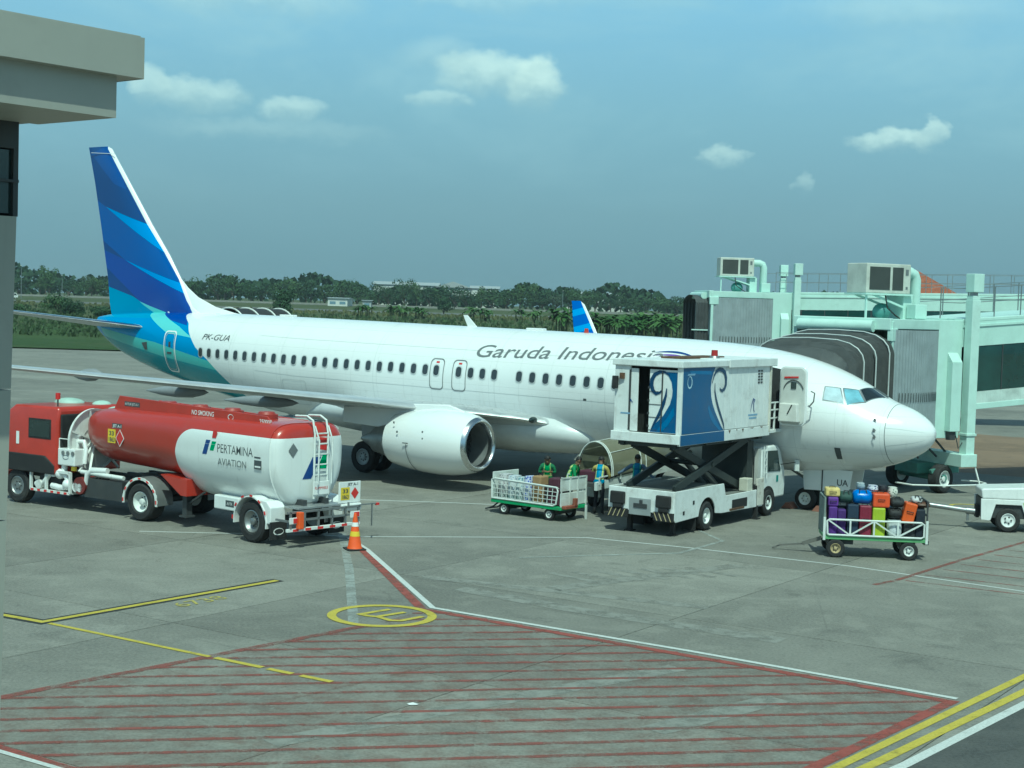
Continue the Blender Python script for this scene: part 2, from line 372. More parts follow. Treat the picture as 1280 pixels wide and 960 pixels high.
def worn(name, col, wear=.5, rough=.7, soft=0.0):
    m = bpy.data.materials.new(name); m.use_nodes = True; t = NT(m.node_tree)
    o = t.n('ShaderNodeOutputMaterial'); p = t.n('ShaderNodeBsdfPrincipled'); tr = t.n('ShaderNodeBsdfTransparent'); mx = t.n('ShaderNodeMixShader')
    pos = t.n('ShaderNodeNewGeometry').outputs['Position']
    a = t.noise(pos, 2.2, 7, .7, .3); b = t.noise(pos, 24, 4, .7)
    f = t.smooth(t.math('ADD', t.math('MULTIPLY', a, .7), t.math('MULTIPLY', b, .3)), wear-.08-soft, wear+.10+soft)
    c = t.mix(t.smooth(b, .3, .7), tuple(x*.75 for x in col), col)
    t.link(c, p.inputs['Base Color']); p.inputs['Roughness'].default_value = rough
    t.link(f, mx.inputs[0]); t.link(p.outputs[0], mx.inputs[1]); t.link(tr.outputs[0], mx.inputs[2]); t.link(mx.outputs[0], o.inputs[0]); return m
PR = worn('faded_red_road_paint', (.27, .085, .065), .51, soft=.06); PR2 = worn('red_road_paint', (.31, .075, .055), .56, soft=.05); PW = worn('white_road_paint', (.62, .63, .60), .64); PWF = worn('faded_white_road_paint', (.42, .44, .41), .52, soft=.14)
PY = worn('yellow_road_paint', (.56, .45, .06), .62, soft=.03); PYF = worn('faded_yellow_road_paint', (.50, .42, .10), .60, soft=.1); PK = worn('black_road_paint', (.03, .03, .03), .62); PG = worn('ghost_paint', (.285, .278, .245), .56, soft=.06)
def stripe(name, pts, wd, m, z=.004, off=0.0):
    pts = [Vector(p[:2]) for p in pts]; L = []; n = len(pts)
    for i, p in enumerate(pts):
        a = (pts[i]-pts[i-1]).normalized() if i else None; b = (pts[i+1]-pts[i]).normalized() if i < n-1 else None
        a = a or b; b = b or a; na = Vector((-a.y, a.x)); nb = Vector((-b.y, b.x)); mi = (na+nb).normalized(); k = 1/max(.35, mi.dot(na))
        L.append((p + mi*k*(off+wd/2), p + mi*k*(off-wd/2)))
    vs_ = [(q.x, q.y, z) for pr in L for q in pr]; mb = MB(); mb.add(vs_, [(2*i, 2*i+1, 2*i+3, 2*i+2) for i in range(n-1)])
    return mb.build(name, m, apron)
# red hatched keep-clear box
PRF = worn('old_red_wash', (.25, .13, .095), .30, soft=.22)
RZ = [(-1.52, 30.60), (7.26, 24.55), (4.05, 20.4), (1.5, 17.0), (-2.2, 17.3), (-5.5, 19.6), (-8.6, 21.65), (-2.86, 28.55)]
MB().add([(x, y, .0016) for x, y in RZ], [tuple(range(len(RZ)))]).build('old_red_wash', PRF, apron)
def clip_line(p, d):
    ts = []
    for i in range(len(RZ)):
        a, b = Vector(RZ[i]), Vector(RZ[(i+1) % len(RZ)]); e = b-a; den = d.x*e.y - d.y*e.x
        if abs(den) < 1e-9: continue
        t = ((a.x-p.x)*e.y - (a.y-p.y)*e.x)/den; u_ = ((a.x-p.x)*d.y - (a.y-p.y)*d.x)/den
        if 0 <= u_ < 1: ts.append(t)
    return sorted(ts)
HD = Vector((cos(radians(10.8)), sin(radians(10.8)))); HN = Vector((-HD.y, HD.x))
for k in range(-20, 20):
    p = Vector((-.2, 24.3)) + HN*(k*.603); ts = clip_line(p, HD)
    if len(ts) >= 2 and ts[-1]-ts[0] > .3: stripe('red_hatch_line', [p+HD*ts[0], p+HD*ts[-1]], .125, PR, .004)
stripe('red_border_line', [(-2.7, 28.75), (-7.85, 22.6), (-8.6, 21.6)], .19, PR, .006)
stripe('red_border_line', [(-3.55, 37.6), (-1.66, 30.55), (7.2, 24.42), (4.0, 20.3), (2.2, 18.2)], .20, PR2, .006)
stripe('red_inner_line', [(-3.6, 22.95), (-1.25, 25.75), (-.9, 25.5)], .10, PRF, .0065); stripe('red_inner_line', [(-3.6, 22.95), (-2.6, 22.3)], .10, PRF, .0065)
stripe('red_border_line', [(-7.2, 20.75), (-5.2, 19.35), (-3, 18)], .14, PR2, .006)
stripe('white_border_line', [(-7.0, 20.45), (-5.3, 19.3), (-3, 17.8)], .10, PW, .008)
stripe('white_border_line', [(-4.1, 39.5), (-3.45, 37.7), (-1.46, 30.72), (3.33, 27.52), (7.35, 24.62)], .13, PW, .008)
# yellow circle with the gate letter
def annulus(name, c, r0, r1, m, z, n=56):
    mb = MB(); mb.add([(c[0]+r*cos(2*pi*i/n), c[1]+r*sin(2*pi*i/n), z) for r in (r0, r1) for i in range(n)], [(i, (i+1) % n, n+(i+1) % n, n+i) for i in range(n)])
    return mb.build(name, m, apron)
annulus('yellow_ring_marking', (-2.40, 29.80), .89, 1.07, PY, .010)
def glyph(name, paths, o, ang, s, wd, m, z):
    ca, sa = cos(ang), sin(ang); mb = MB()
    for k, pts in enumerate(paths):
        for a, b in zip(pts[:-1], pts[1:]):
            q = [Vector((o[0]+(x*ca-y*sa)*s, o[1]+(x*sa+y*ca)*s)) for x, y in (a, b)]; d = (q[1]-q[0]).normalized(); n_ = Vector((-d.y, d.x))*wd/2; e = d*wd*.35
            v = [q[0]-e+n_, q[0]-e-n_, q[1]+e-n_, q[1]+e+n_]; mb.add([(p.x, p.y, z + k*.0006) for p in v], [(0, 1, 2, 3)])
    return mb.build(name, m, apron)
# a letter made of a spine and three bars, seen from its foot side
stripe('yellow_letter_marking', [(-2.30, 30.42), (-2.83, 29.86), (-2.66, 29.72), (-2.5, 29.68)], .13, PY, .010)
stripe('yellow_letter_marking', [(-1.98, 30.18), (-2.48, 29.68), (-2.20, 29.36), (-2.0, 29.36), (-1.60, 29.82)], .13, PY, .0106)
# yellow guide lines with black edging and the stand number
stripe('black_line_edging', [(-12.5, 30.5), (-8.58, 28.30), (-4.95, 33.25)], .34, PK, .004)
stripe('yellow_guide_line', [(-12.5, 30.5), (-8.58, 28.30), (-4.97, 33.18)], .15, PY, .008)
stripe('yellow_guide_line', [(-8.42, 28.20), (-5.0, 25.95)], .11, PY, .008)
for a, b in (((-4.9, 25.88), (-4.0, 25.3)), ((-3.9, 25.22), (-3.45, 24.93)), ((-3.3, 24.83), (-2.75, 24.48))): stripe('yellow_dash', [a, b], .13, PY, .0095)
lv, lf = letters('6738', .40, width=1.25); ca, sa = cos(radians(54)), sin(radians(54))
mb = MB(); mb.add([(-6.35 + x*ca - (y)*sa, 30.05 + x*sa + y*ca, .008) for x, y in lv], lf); mb.build('stand_number_marking', PYF, apron)
# broad faded white bar, service-road edge and ghost marks
stripe('broad_white_bar', [(-4.35, 40.2), (-3.60, 35.0), (-2.86, 28.9)], .20, PWF, .0034)
stripe('white_edge_line', [(-9.5, 39.5), (-3.72, 39.75), (2.1, 40.75), (4.67, 39.55), (8.37, 37.42), (11.9, 34.5), (16, 31.6)], .09, PW, .004)
stripe('white_edge_line', [(-9, 47.2), (-1.5, 47.0), (2.2, 46.6)], .11, PW, .004)
stripe('white_corner_line', [(.3, 37.15), (4.36, 38.6), (5.75, 40.85), (5.3, 42.8)], .12, PWF, .008)
for k in range(7):
    a = Vector((1.0+k*.55, 35.2+k*.22)); stripe('ghost_bar', [a, a+Vector((1.05, -1.05))], .22, PG, .004)
stripe('ghost_bar', [(1.0, 33.2), (5.6, 37.0)], .50, PG, .0036); stripe('ghost_bar', [(-1.0, 32.9), (1.4, 31.0), (5.2, 28.6)], .55, PG, .0036); stripe('ghost_bar', [(-3.2, 21.0), (3.0, 26.2)], .45, PG, .0028); stripe('ghost_bar', [(2.2, 22.2), (4.4, 24.3)], .5, PG, .0028)
stripe('ghost_bar', [(-1.9, 34.2), (4.2, 31.6)], .4, PG, .0036)
# twin yellow lines and the white lane line
stripe('yellow_road_line', [(2.4, 18.1), (4.62, 20.72), (9.3, 26.7), (12, 30.2)], .16, PY, .008); stripe('yellow_road_line', [(3.0, 18.35), (5.12, 20.86), (8.85, 25.5), (12.6, 30.2)], .17, PY, .008)
stripe('white_lane_line', [(4.2, 19.3), (5.55, 20.86), (8.62, 24.72), (12, 29)], .17, PW, .008)
# red box beside the tow tractor
stripe('red_border_line', [(8.4, 34.9), (9.09, 35.6), (11.52, 38.85), (14.5, 42.6), (17, 45.5)], .13, PR, .006)
for k in range(9):
    a = Vector((9.3+k*.68, 35.6+k*.86)); stripe('red_hatch_line', [a, a+Vector((3.2, -1.9))], .08, PR, .004)
# asphalt lane in the near corner, brown stained apron under the bridge
tag(MB().add([(5.5, 20.72, .003), (3.2, 17.9, .003), (20, 17.9, .003), (20, 38.6, .003), (8.64, 24.66, .003)], [(0, 1, 2, 3, 4)]).build('service_lane', [M_ASPH]), kind='structure')
def blob(name, c, rx, ry, m, z, ang=0, n=40, seed=1):
    r = random.Random(seed); k = [1+.16*sin(3*2*pi*i/n + seed) + .1*sin(7*2*pi*i/n+seed*2) + r.uniform(-.05, .05) for i in range(n)]; ca, sa = cos(ang), sin(ang)
    P = [(rx*k[i]*cos(2*pi*i/n), ry*k[i]*sin(2*pi*i/n)) for i in range(n)]
    return MB().add([(c[0]+x*ca-y*sa, c[1]+x*sa+y*ca, z) for x, y in P], [tuple(range(n))]).build(name, m)
tag(blob('stained_apron', (27, 71, 0), 16, 12, [M_BROWN], .002, .3), kind='structure')
tag(MB().add([(-1.42, 23.22, .004), (-1.30, 23.19, .016), (-1.28, 23.28, .006), (-1.37, 23.32, .02), (-1.46, 23.29, .005)], [(0, 1, 3), (1, 2, 3), (0, 3, 4)]).build('paper_scrap', WINK), 'crumpled white scrap lying on the red hatched apron box', 'litter')

# ---------------------------------------------------------------- fields
def hz(y): return max(0.0, min(y, 720.0)-172)*.0062
def grass_mat(name, a, b, c2, sc=.05):
    m = bpy.data.materials.new(name); m.use_nodes = True; t = NT(m.node_tree)
    o = t.n('ShaderNodeOutputMaterial'); p = t.n('ShaderNodeBsdfPrincipled'); t.link(p.outputs[0], o.inputs[0])
    pos = t.n('ShaderNodeNewGeometry').outputs['Position']
    st = t.n('ShaderNodeMapping', ins={0: pos}); st.inputs['Scale'].default_value = (.25, 1.2, 1)
    n1 = t.noise(st.outputs[0], sc, 6, .65, .4); n2 = t.noise(pos, 1.3, 6, .75); n3 = t.noise(st.outputs[0], sc*4, 4, .6)
    c = t.mix(t.smooth(n1, .38, .62), a, b); c = t.mix(t.math('MULTIPLY', t.smooth(n3, .48, .68), .8), c, c2)
    c = t.mix(t.math('MULTIPLY', t.smooth(n2, .55, .3), .6), c, tuple(x*.45 for x in a))
    t.link(c, p.inputs['Base Color']); p.inputs['Roughness'].default_value = .9; p.inputs['Specular IOR Level'].default_value = .15
    b_ = t.n('ShaderNodeBump', ins={'Height': n2}); b_.inputs['Strength'].default_value = .8; b_.inputs['Distance'].default_value = .4; t.link(b_.outputs[0], p.inputs['Normal']); return m
M_GRASS = grass_mat('field_grass', (.065, .085, .038), (.085, .105, .045), (.135, .125, .065))
M_LUSH = grass_mat('lush_grass', (.05, .085, .03), (.065, .10, .036), (.085, .10, .045), .08)
ys = [157, 172, 200, 260, 330, 420, 520, 620, 720, 1000, 1400]
mb = MB(); xs = [-900, -600, -200, 0, 200, 600, 900]
mb.add([(x, y+(x*.02 if y < 180 else 0), hz(y)+.02 if y > 160 else -.05) for y in ys for x in xs], [(j*7+i, j*7+i+1, j*7+7+i+1, j*7+7+i) for j in range(len(ys)-1) for i in range(6)])
tag(mb.build('grass_field', M_GRASS), kind='structure')
mb = MB(); mb.add([(x, y+x*.02, hz(y)+.10) for y in (160, 190, 235) for x in (-160, -60, 0, 60)], [(j*4+i, j*4+i+1, j*4+5+i, j*4+4+i) for j in range(2) for i in range(3)])
tag(mb.build('grass_verge', M_LUSH), kind='structure')
tag(MB().add([(-890, 478, hz(478)+.06), (890, 478, hz(478)+.06), (900, 523, hz(523)+.06), (-900, 523, hz(523)+.06)], [(0, 1, 2, 3)]).build('runway', concrete('runway_grey', (.13, .13, .115))), kind='structure')
tag(MB().add([(-890, 644, hz(644)+.08), (890, 644, hz(644)+.08), (890, 649, hz(649)+.08), (-890, 649, hz(649)+.08)], [(0, 1, 2, 3)]).build('perimeter_road', concrete('pale_road', (.26, .26, .235))), kind='structure')
# rough grass and weeds: tufts nobody could count
def tufts(name, area, n, h0, h1, m, seed):
    r = random.Random(seed); mb = MB()
    for _ in range(n):
        x, y = area(r); z = hz(y); h = r.uniform(h0, h1)
        for k in range(3):
            a = r.uniform(0, pi); wv = Vector((cos(a), sin(a), 0))*h*.35; ln = Vector((r.uniform(-.3, .3), r.uniform(-.3, .3), 0))*h
            b = Vector((x, y, z)); mb.add([b-wv*.4, b+wv*.4, b+wv+ln+Vector((0, 0, h*.7)), b+ln*1.3+Vector((0, 0, h)), b-wv+ln+Vector((0, 0, h*.6))], [(0, 1, 2, 3, 4)])
    return tag(mb.build(name, m), 'rough weeds and tall grass on the airfield verge', 'grass', kind='stuff')
M_TUFT = mat('weed_leaf', (.055, .09, .034), .8, var=.4, scale=.3); M_DRY = mat('dry_weed_leaf', (.12, .13, .05), .8, var=.3, scale=.3)
tufts('tall_grass', lambda r: (lambda y: (r.uniform(-.34, .3)*y, y))(r.uniform(275, 400)), 2600, .35, 1.1, M_TUFT, 3)
tufts('tall_grass', lambda r: (lambda y: (r.uniform(-.34, -.2)*y, y))(r.uniform(195, 262)), 900, .3, .8, M_TUFT, 4)
tufts('tall_grass', lambda r: (lambda y: (r.uniform(-.34, .2)*y, y))(r.uniform(405, 470)), 1500, .4, 1.0, M_DRY, 5)
from math import acos
def pchip(xs, ys):
    n=len(xs); h=[xs[i+1]-xs[i] for i in range(n-1)]; d=[(ys[i+1]-ys[i])/h[i] for i in range(n-1)]
    m=[0]*n; m[0]=d[0]; m[-1]=d[-1]
    for i in range(1,n-1):
        if d[i-1]*d[i]<=0: m[i]=0
        else:
            w1=2*h[i]+h[i-1]; w2=h[i]+2*h[i-1]; m[i]=(w1+w2)/(w1/d[i-1]+w2/d[i])
    def f(x):
        x=min(max(x,xs[0]),xs[-1]); i=0
        while i<n-2 and x>xs[i+1]: i+=1
        t=(x-xs[i])/h[i]
        return ys[i]*(1+2*t)*(1-t)**2+m[i]*h[i]*t*(1-t)**2+ys[i+1]*t*t*(3-2*t)+m[i+1]*h[i]*t*t*(t-1)
    return f
FS=[(0,2.80,2.80,0),(.06,3.00,2.56,.23),(.25,3.20,2.31,.50),(.76,3.50,1.98,.90),(1.45,3.74,1.71,1.27),(2.19,4.14,1.53,1.50),(2.86,4.46,1.42,1.64),(3.67,4.74,1.34,1.76),(4.6,4.96,1.29,1.83),(6,5.14,1.27,1.88),(8,5.24,1.27,1.88),(11,5.27,1.27,1.88),(17,5.27,1.27,1.88),(24,5.27,1.27,1.88),(26.5,5.27,1.42,1.84),(29.2,5.26,1.82,1.68),(32,5.21,2.29,1.38),(34,5.15,2.68,1.10),(36,5.03,3.22,.72),(37.3,4.92,3.78,.40),(38.0,4.80,4.22,.16)]
_s=[sqrt(a[0]) for a in FS]
fT=pchip(_s,[a[1] for a in FS]); fB=pchip(_s,[a[2] for a in FS]); fW=pchip(_s,[a[3] for a in FS])
SL=tan(radians(.6))
def sec(x):
    s=sqrt(max(x,0)); t,b,w=fT(s),fB(s),fW(s); zc=b+(t-b)*.53
    return t,b,w,zc
def fpt(x,th,off=0):
    """th: angle from +z (crown) toward +y (right side)"""
    t,b,w,zc=sec(x); y=(w+off)*sin(th); z=zc+((t-zc+off) if cos(th)>0 else (zc-b+off))*cos(th)
    return (x,y,z+(x-16)*SL)
def inside(p):
    x,y,z=p
    if x<=0 or x>38: return 9
    t,b,w,zc=sec(x); z-=(x-16)*SL; h=(t-zc) if z>zc else (zc-b)
    return (y/w)**2+((z-zc)/h)**2-1
# ================================================================ AIRCRAFT (local axes: x aft from the nose, y right wing, z up)
AIR = root('airliner', (12.693, 45.897, 0), radians(144.55), 'white twin-engine airliner with blue striped tail docked at the boarding bridge', 'airplane')
def bz(x, z): return z + (x-16)*SL
# livery: flat paint regions in the side view
lm = bpy.data.materials.new('livery_paint'); lm.use_nodes = True; t = NT(lm.node_tree)
o_ = t.n('ShaderNodeOutputMaterial'); p_ = t.n('ShaderNodeBsdfPrincipled'); t.link(p_.outputs[0], o_.inputs[0])
tcn = t.n('ShaderNodeTexCoord'); tcn.object = AIR
sx = t.n('ShaderNodeSeparateXYZ', ins={0: tcn.outputs['Object']}); X = sx.outputs[0]
ZB = t.math('SUBTRACT', sx.outputs[2], t.math('MULTIPLY', t.math('SUBTRACT', X, 16.0), SL))
STOPS = [(2.0, 27.6), (2.53, 28.32), (3.39, 29.42), (3.86, 30.19), (4.45, 30.84), (4.79, 31.16), (5.12, 31.9), (5.7, 32.35), (6.56, 32.86), (7.68, 33.76), (8.87, 34.86), (12.23, 37.6), (12.6, 37.9)]
xb = t.ramp(t.math('MULTIPLY', t.math('SUBTRACT', ZB, 2.0), 1/10.6, clamp=True), [((z-2)/10.6, (x-26)/14) for z, x in STOPS])
mask = t.math('GREATER_THAN', X, t.math('ADD', t.math('MULTIPLY', xb, 14.0), 26.0))
NAVY, MIDB, BRT, ROY, CYN, PAL, TEA, AQU = (.003, .050, .22), (.003, .085, .37), (.008, .27, .72), (.003, .055, .34), (.015, .28, .52), (.19, .62, .62), (.02, .27, .32), (.11, .47, .45)
POLYS = [((.008, .24, .56), [(20, -1), (40, -1), (40, 5.05), (20, 5.35)]),
    (MIDB, [(37.62, 9.62), (38.6, 10.05), (38.6, 4.9), (31, 5.05), (31, 6.25)]),
    (BRT, [(37.62, 9.62), (32.9, 7.24), (34.0, 8.64)]), (NAVY, [(38.2, 8.34), (37.7, 7.72), (36.22, 7.33)]),
    (ROY, [(37.9, 7.75), (36.22, 7.33), (31.9, 5.76), (31.2, 4.70), (33.47, 5.0), (35.63, 5.76), (37.5, 6.95)]),
    (BRT, [(36.22, 7.33), (32.0, 5.80), (32.3, 6.30)]), ((.004, .065, .30), [(38.7, 11.95), (37.0, 10.6), (36.2, 10.35), (37.35, 12.3)]), (NAVY, [(37.6, 7.0), (37.34, 6.05), (35.3, 5.66)]),
    (CYN, [(37.5, 6.16), (35.63, 5.76), (34.2, 5.15), (33.9, 4.9), (37.6, 4.8)]), (PAL, [(35.4, 5.66), (33.47, 5.14), (32.0, 4.78), (30.5, 4.22), (32.3, 4.36), (34.1, 5.0)]),
    (TEA, [(39, 4.25), (36.35, 3.93), (31.11, 3.62), (29.28, 3.27), (27.5, 2.0), (39, 1)]), (AQU, [(37.5, 4.35), (33.0, 3.93), (29.0, 3.30), (28.4, 2.95), (32.4, 3.35), (37.2, 4.0)])]
colr = None
for col, poly in POLYS:
    a = sum(poly[i][0]*poly[(i+1) % len(poly)][1] - poly[(i+1) % len(poly)][0]*poly[i][1] for i in range(len(poly)))
    if a < 0: poly = poly[::-1]
    mk = None
    for (x0, z0), (x1, z1) in zip(poly, poly[1:]+poly[:1]):
        ex, ez = x1-x0, z1-z0      # inside: ex*(Z-z0) - ez*(X-x0) > 0
        v = t.math('GREATER_THAN', t.math('SUBTRACT', t.math('MULTIPLY', ZB, ex), t.math('MULTIPLY', X, ez)), ex*z0 - ez*x0)
        mk = v if mk is None else t.math('MULTIPLY', mk, v)
    colr = t.mix(mk, colr if colr is not None else NAVY, col)
dn = t.noise(tcn.outputs['Object'], .5, 6, .65)
whitec = t.mix(t.math('MULTIPLY', t.smooth(dn, .5, .8), .18), (.80, .81, .80), (.55, .55, .54))
msk = t.n('ShaderNodeMapping', ins={0: tcn.outputs['Object']}); msk.inputs['Scale'].default_value = (5, 5, .45)
whitec = t.mix(t.math('MULTIPLY', t.smooth(t.noise(msk.outputs[0], 1.0, 5, .65), .54, .78), t.math('MULTIPLY', t.smooth(ZB, 4.6, 2.0), .30)), whitec, (.40, .38, .34))
lnx = t.math('LESS_THAN', t.math('FRACT', t.math('MULTIPLY', X, 1/1.27)), .010)
for zz_ in (4.95, 4.15, 3.30, 2.75, 2.15, 1.7): lnx = t.math('MAXIMUM', lnx, t.math('LESS_THAN', t.math('ABSOLUTE', t.math('SUBTRACT', ZB, zz_)), .005))
whitec = t.mix(t.math('MULTIPLY', lnx, .30), whitec, (.35, .35, .35))
t.link(t.mix(mask, whitec, colr), p_.inputs['Base Color']); p_.inputs['Roughness'].default_value = .26; p_.inputs['Coat Weight'].default_value = .4; p_.inputs['Coat Roughness'].default_value = .08
LIVERY = lm

# fuselage
xs = [0, .01, .03, .06, .1, .16, .25, .36, .5, .65, .82, 1, 1.2, 1.45, 1.7, 1.95, 2.2, 2.5, 2.86, 3.25, 3.67, 4.1, 4.6, 5.2, 6, 7, 8, 9.5, 11, 13, 15, 17, 19, 21, 23, 24, 25, 26, 27, 28, 29, 30, 31, 32, 33, 34, 35, 36, 36.7, 37.3, 37.7, 38.0]
NR = 64
mb = MB(); mb.loft([[fpt(max(x, .0004), 2*pi*i/NR) for i in range(NR)] for x in xs])
mb.build('fuselage', LIVERY, AIR, smooth=50)
def patch(name, pts, m, off=.006, par=None, grid=.12):
    """painted or glazed patch that follows the skin; pts in (x, angle)"""
    bm = bmesh.new(); f = bm.faces.new([bm.verts.new((x, th*1.85, 0)) for x, th in pts])
    lo = [min(v.co[k] for v in bm.verts) for k in (0, 1)]; hi = [max(v.co[k] for v in bm.verts) for k in (0, 1)]
    for k in (0, 1):
        c = lo[k]+grid
        while c < hi[k]-1e-4:
            bmesh.ops.bisect_plane(bm, geom=bm.verts[:]+bm.edges[:]+bm.faces[:], plane_co=(c if k == 0 else 0, c if k else 0, 0), plane_no=(1-k, k, 0)); c += grid
    bm.verts.index_update(); mb = MB(); mb.add([fpt(v.co.x, v.co.y/1.85, off) for v in bm.verts], [tuple(v.index for v in f.verts) for f in bm.faces]); bm.free()
    return mb.build(name, m, par or AIR, smooth=60)
def th_of(x, z):   # angle of body height z on the right side
    T, B, w_, zc = sec(x); h = (T-zc) if z > zc else (zc-B); return acos(max(-1, min(1, (z-zc)/h)))
def rrect(cx, cz, w_, h_, r, n=5):
    P = []
    for sx_, sz_, a0 in ((1, 1, 0), (-1, 1, 90), (-1, -1, 180), (1, -1, 270)):
        for i in range(n+1):
            a = radians(a0+90*i/n); P.append((cx+sx_*(w_/2-r)+r*cos(a), cz+sz_*(h_/2-r)+r*sin(a)))
    return P
def outline(name, ringpts, wd, m, off=.010):
    """thin closed line on the skin, ringpts in (x, body z)"""
    fine = []
    for (xa, za), (xb_, zb_) in zip(ringpts, ringpts[1:]+ringpts[:1]):
        q = max(1, int(hypot(xb_-xa, zb_-za)/.08)); fine += [(xa+(xb_-xa)*i/q, za+(zb_-za)*i/q) for i in range(q)]
    ringpts = fine
    n = len(ringpts); cx = sum(p[0] for p in ringpts)/n; cz = sum(p[1] for p in ringpts)/n; mb = MB(); vs_ = []
    hw_ = max(abs(p[0]-cx) for p in ringpts); hh_ = max(abs(p[1]-cz) for p in ringpts)
    for k in (0, 1):
        for x, z in ringpts:
            x2, z2 = (x, z) if k == 0 else (cx+(x-cx)*(1-wd/hw_), cz+(z-cz)*(1-wd/hh_)); vs_.append(fpt(x2, th_of(x2, z2), off))
    mb.add(vs_, [(i, (i+1) % n, n+(i+1) % n, n+i) for i in range(n)]); return mb.build(name, m, AIR)
WINF = mat('window_surround', (.52, .54, .54), .35, var=.02); WING = mat('cabin_window_glass', (.035, .04, .045), .12, spec=.7, var=.2)
def cabin_window(x, z=3.70):
    mb = MB(); P0 = rrect(x, z, .30, .43, .12); P1 = rrect(x, z, .235, .35, .10); n = len(P0)
    a = [fpt(px_, th_of(px_, pz), .008) for px_, pz in P0]; b = [fpt(px_, th_of(px_, pz), .016) for px_, pz in P1]; c = [fpt(px_, th_of(px_, pz), .013) for px_, pz in P1]
    mb.add(a+b, [(i, (i+1) % n, n+(i+1) % n, n+i) for i in range(n)]); mb.add(c, [tuple(range(n))], 1)
    return mb.build('cabin_window', [WINF, WING], AIR)
WX = [29.83-.5345*i for i in range(23)] + [17.57, 16.57, 16.04, 15.53, 15.02] + [13.97-.5486*i for i in range(15)]
for x in WX: cabin_window(x, 3.68 + (0.02 if x < 20 else 0))
for cx in (17.55, 16.55): outline('overwing_exit_line', rrect(cx, 3.57, .62, 1.10, .16), .03, GREYINK); patch('exit_placard', [(cx-.07, th_of(cx, 4.02)), (cx+.07, th_of(cx, 4.02)), (cx+.07, th_of(cx, 3.96)), (cx-.07, th_of(cx, 3.96))], RINK)
# rear service door with white outline
outline('rear_service_door_line', rrect(31.93, 3.60, .80, 1.70, .18), .055, WINK); outline('rear_service_door_line', rrect(31.93, 3.60, .60, 1.48, .14), .02, WINF)
patch('door_handle', [(31.80, th_of(31.8, 3.58)), (32.12, th_of(32.12, 3.58)), (32.12, th_of(32.12, 3.50)), (31.80, th_of(31.8, 3.50))], INK, .012)
patch('door_window', [(31.86, th_of(31.86, 4.0)), (32.0, th_of(32, 4.0)), (32.0, th_of(32, 3.78)), (31.86, th_of(31.86, 3.78))], WING, .008)
outline('cargo_door_line', rrect(8.3, 2.35, 1.22, .95, .1), .015, WINF); outline('cargo_door_line', rrect(24.5, 2.45, 1.22, .95, .1), .015, WINF)
patch('apu_inlet', [(33.55, 1.60), (33.95, 1.66), (33.75, 1.86), (33.55, 1.84)], INK, .01)
patch('skin_vent', [(11.34, th_of(11.3, 3.14)), (11.22, th_of(11.2, 3.14)), (11.22, th_of(11.2, 3.07)), (11.34, th_of(11.3, 3.07))], INK)
# seams
def seam(name, x, a0, a1, wd=.012, m=WINF):
    n = 40; mb = MB(); mb.add([fpt(xx, a0+(a1-a0)*i/n, .003) for xx in (x-wd/2, x+wd/2) for i in range(n+1)], [(i, i+1, n+2+i, n+1+i) for i in range(n)]); mb.build(name, m, AIR)
seam('radome_seam', 1.15, -2.9, 2.9, .018, GREYINK)
for x in (5.9, 10.5, 15.0, 20.5, 25.2, 28.1): seam('skin_seam', x, .1, 2.4)
for th0 in (1.72, .95):
    mb = MB(); n = 46; mb.add([fpt(3.6+i*.5, th0+d, .003) for d in (0, .006) for i in range(n+1)], [(i, i+1, n+2+i, n+1+i) for i in range(n)]); mb.build('skin_seam', WINF, AIR)
for th0 in (1.35, 1.95):
    mb = MB(); n = 12; mb.add([fpt(.15+i*.083, th0+d, .003) for d in (0, .012) for i in range(n+1)], [(i, i+1, n+2+i, n+1+i) for i in range(n)]); mb.build('radome_strip', WINF, AIR)
# flight deck glazing
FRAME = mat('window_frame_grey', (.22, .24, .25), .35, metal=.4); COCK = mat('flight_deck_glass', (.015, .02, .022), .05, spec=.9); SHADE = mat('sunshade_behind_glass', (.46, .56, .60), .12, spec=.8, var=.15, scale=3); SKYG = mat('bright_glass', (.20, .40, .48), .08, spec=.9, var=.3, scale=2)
for pts, m in (([(2.97, 1.114), (3.03, .825), (2.64, .715), (2.38, 1.04)], SHADE), ([(2.54, .672), (2.19, .500), (1.885, .745), (2.28, 1.04)], SKYG), ([(2.15, .430), (2.02, .045), (1.56, .055), (1.85, .690)], COCK)):
    cx = sum(p[0] for p in pts)/4; ct = sum(p[1] for p in pts)/4
    f = patch('flight_deck_window_frame', [(cx+(a-cx)*1.14, ct+(b-ct)*1.14) for a, b in pts], FRAME, .004, grid=.1); patch('pane', pts, m, .010, f, .1)
    fl = patch('flight_deck_window_frame', [(cx+(a-cx)*1.14, -ct-(b-ct)*1.14) for a, b in pts], FRAME, .004, grid=.1); patch('pane', [(a, -b) for a, b in pts], m, .010, fl, .1)
for x, th in ((1.46, 1.152), (1.44, 1.478), (1.43, 1.667)):
    a, b = Vector(fpt(x, th)), Vector(fpt(x, th, .07)); mb = MB(); mb.cyl(Vector(fpt(x, th, -.01)), Vector(fpt(x, th, .008)), .06, n=14); mb.bar(a, b, .035, .012); mb.cyl(b, b+Vector((-.10, 0, 0)), .011, n=8); mb.build('pitot_probe', STEEL, AIR)
patch('static_panel', [(2.42, 2.06), (2.60, 2.06), (2.60, 2.36), (2.42, 2.36)], INK, .008); patch('static_panel', [(2.38, 2.18), (2.42, 2.18), (2.46, 2.5), (2.40, 2.5)], WINK, .009)
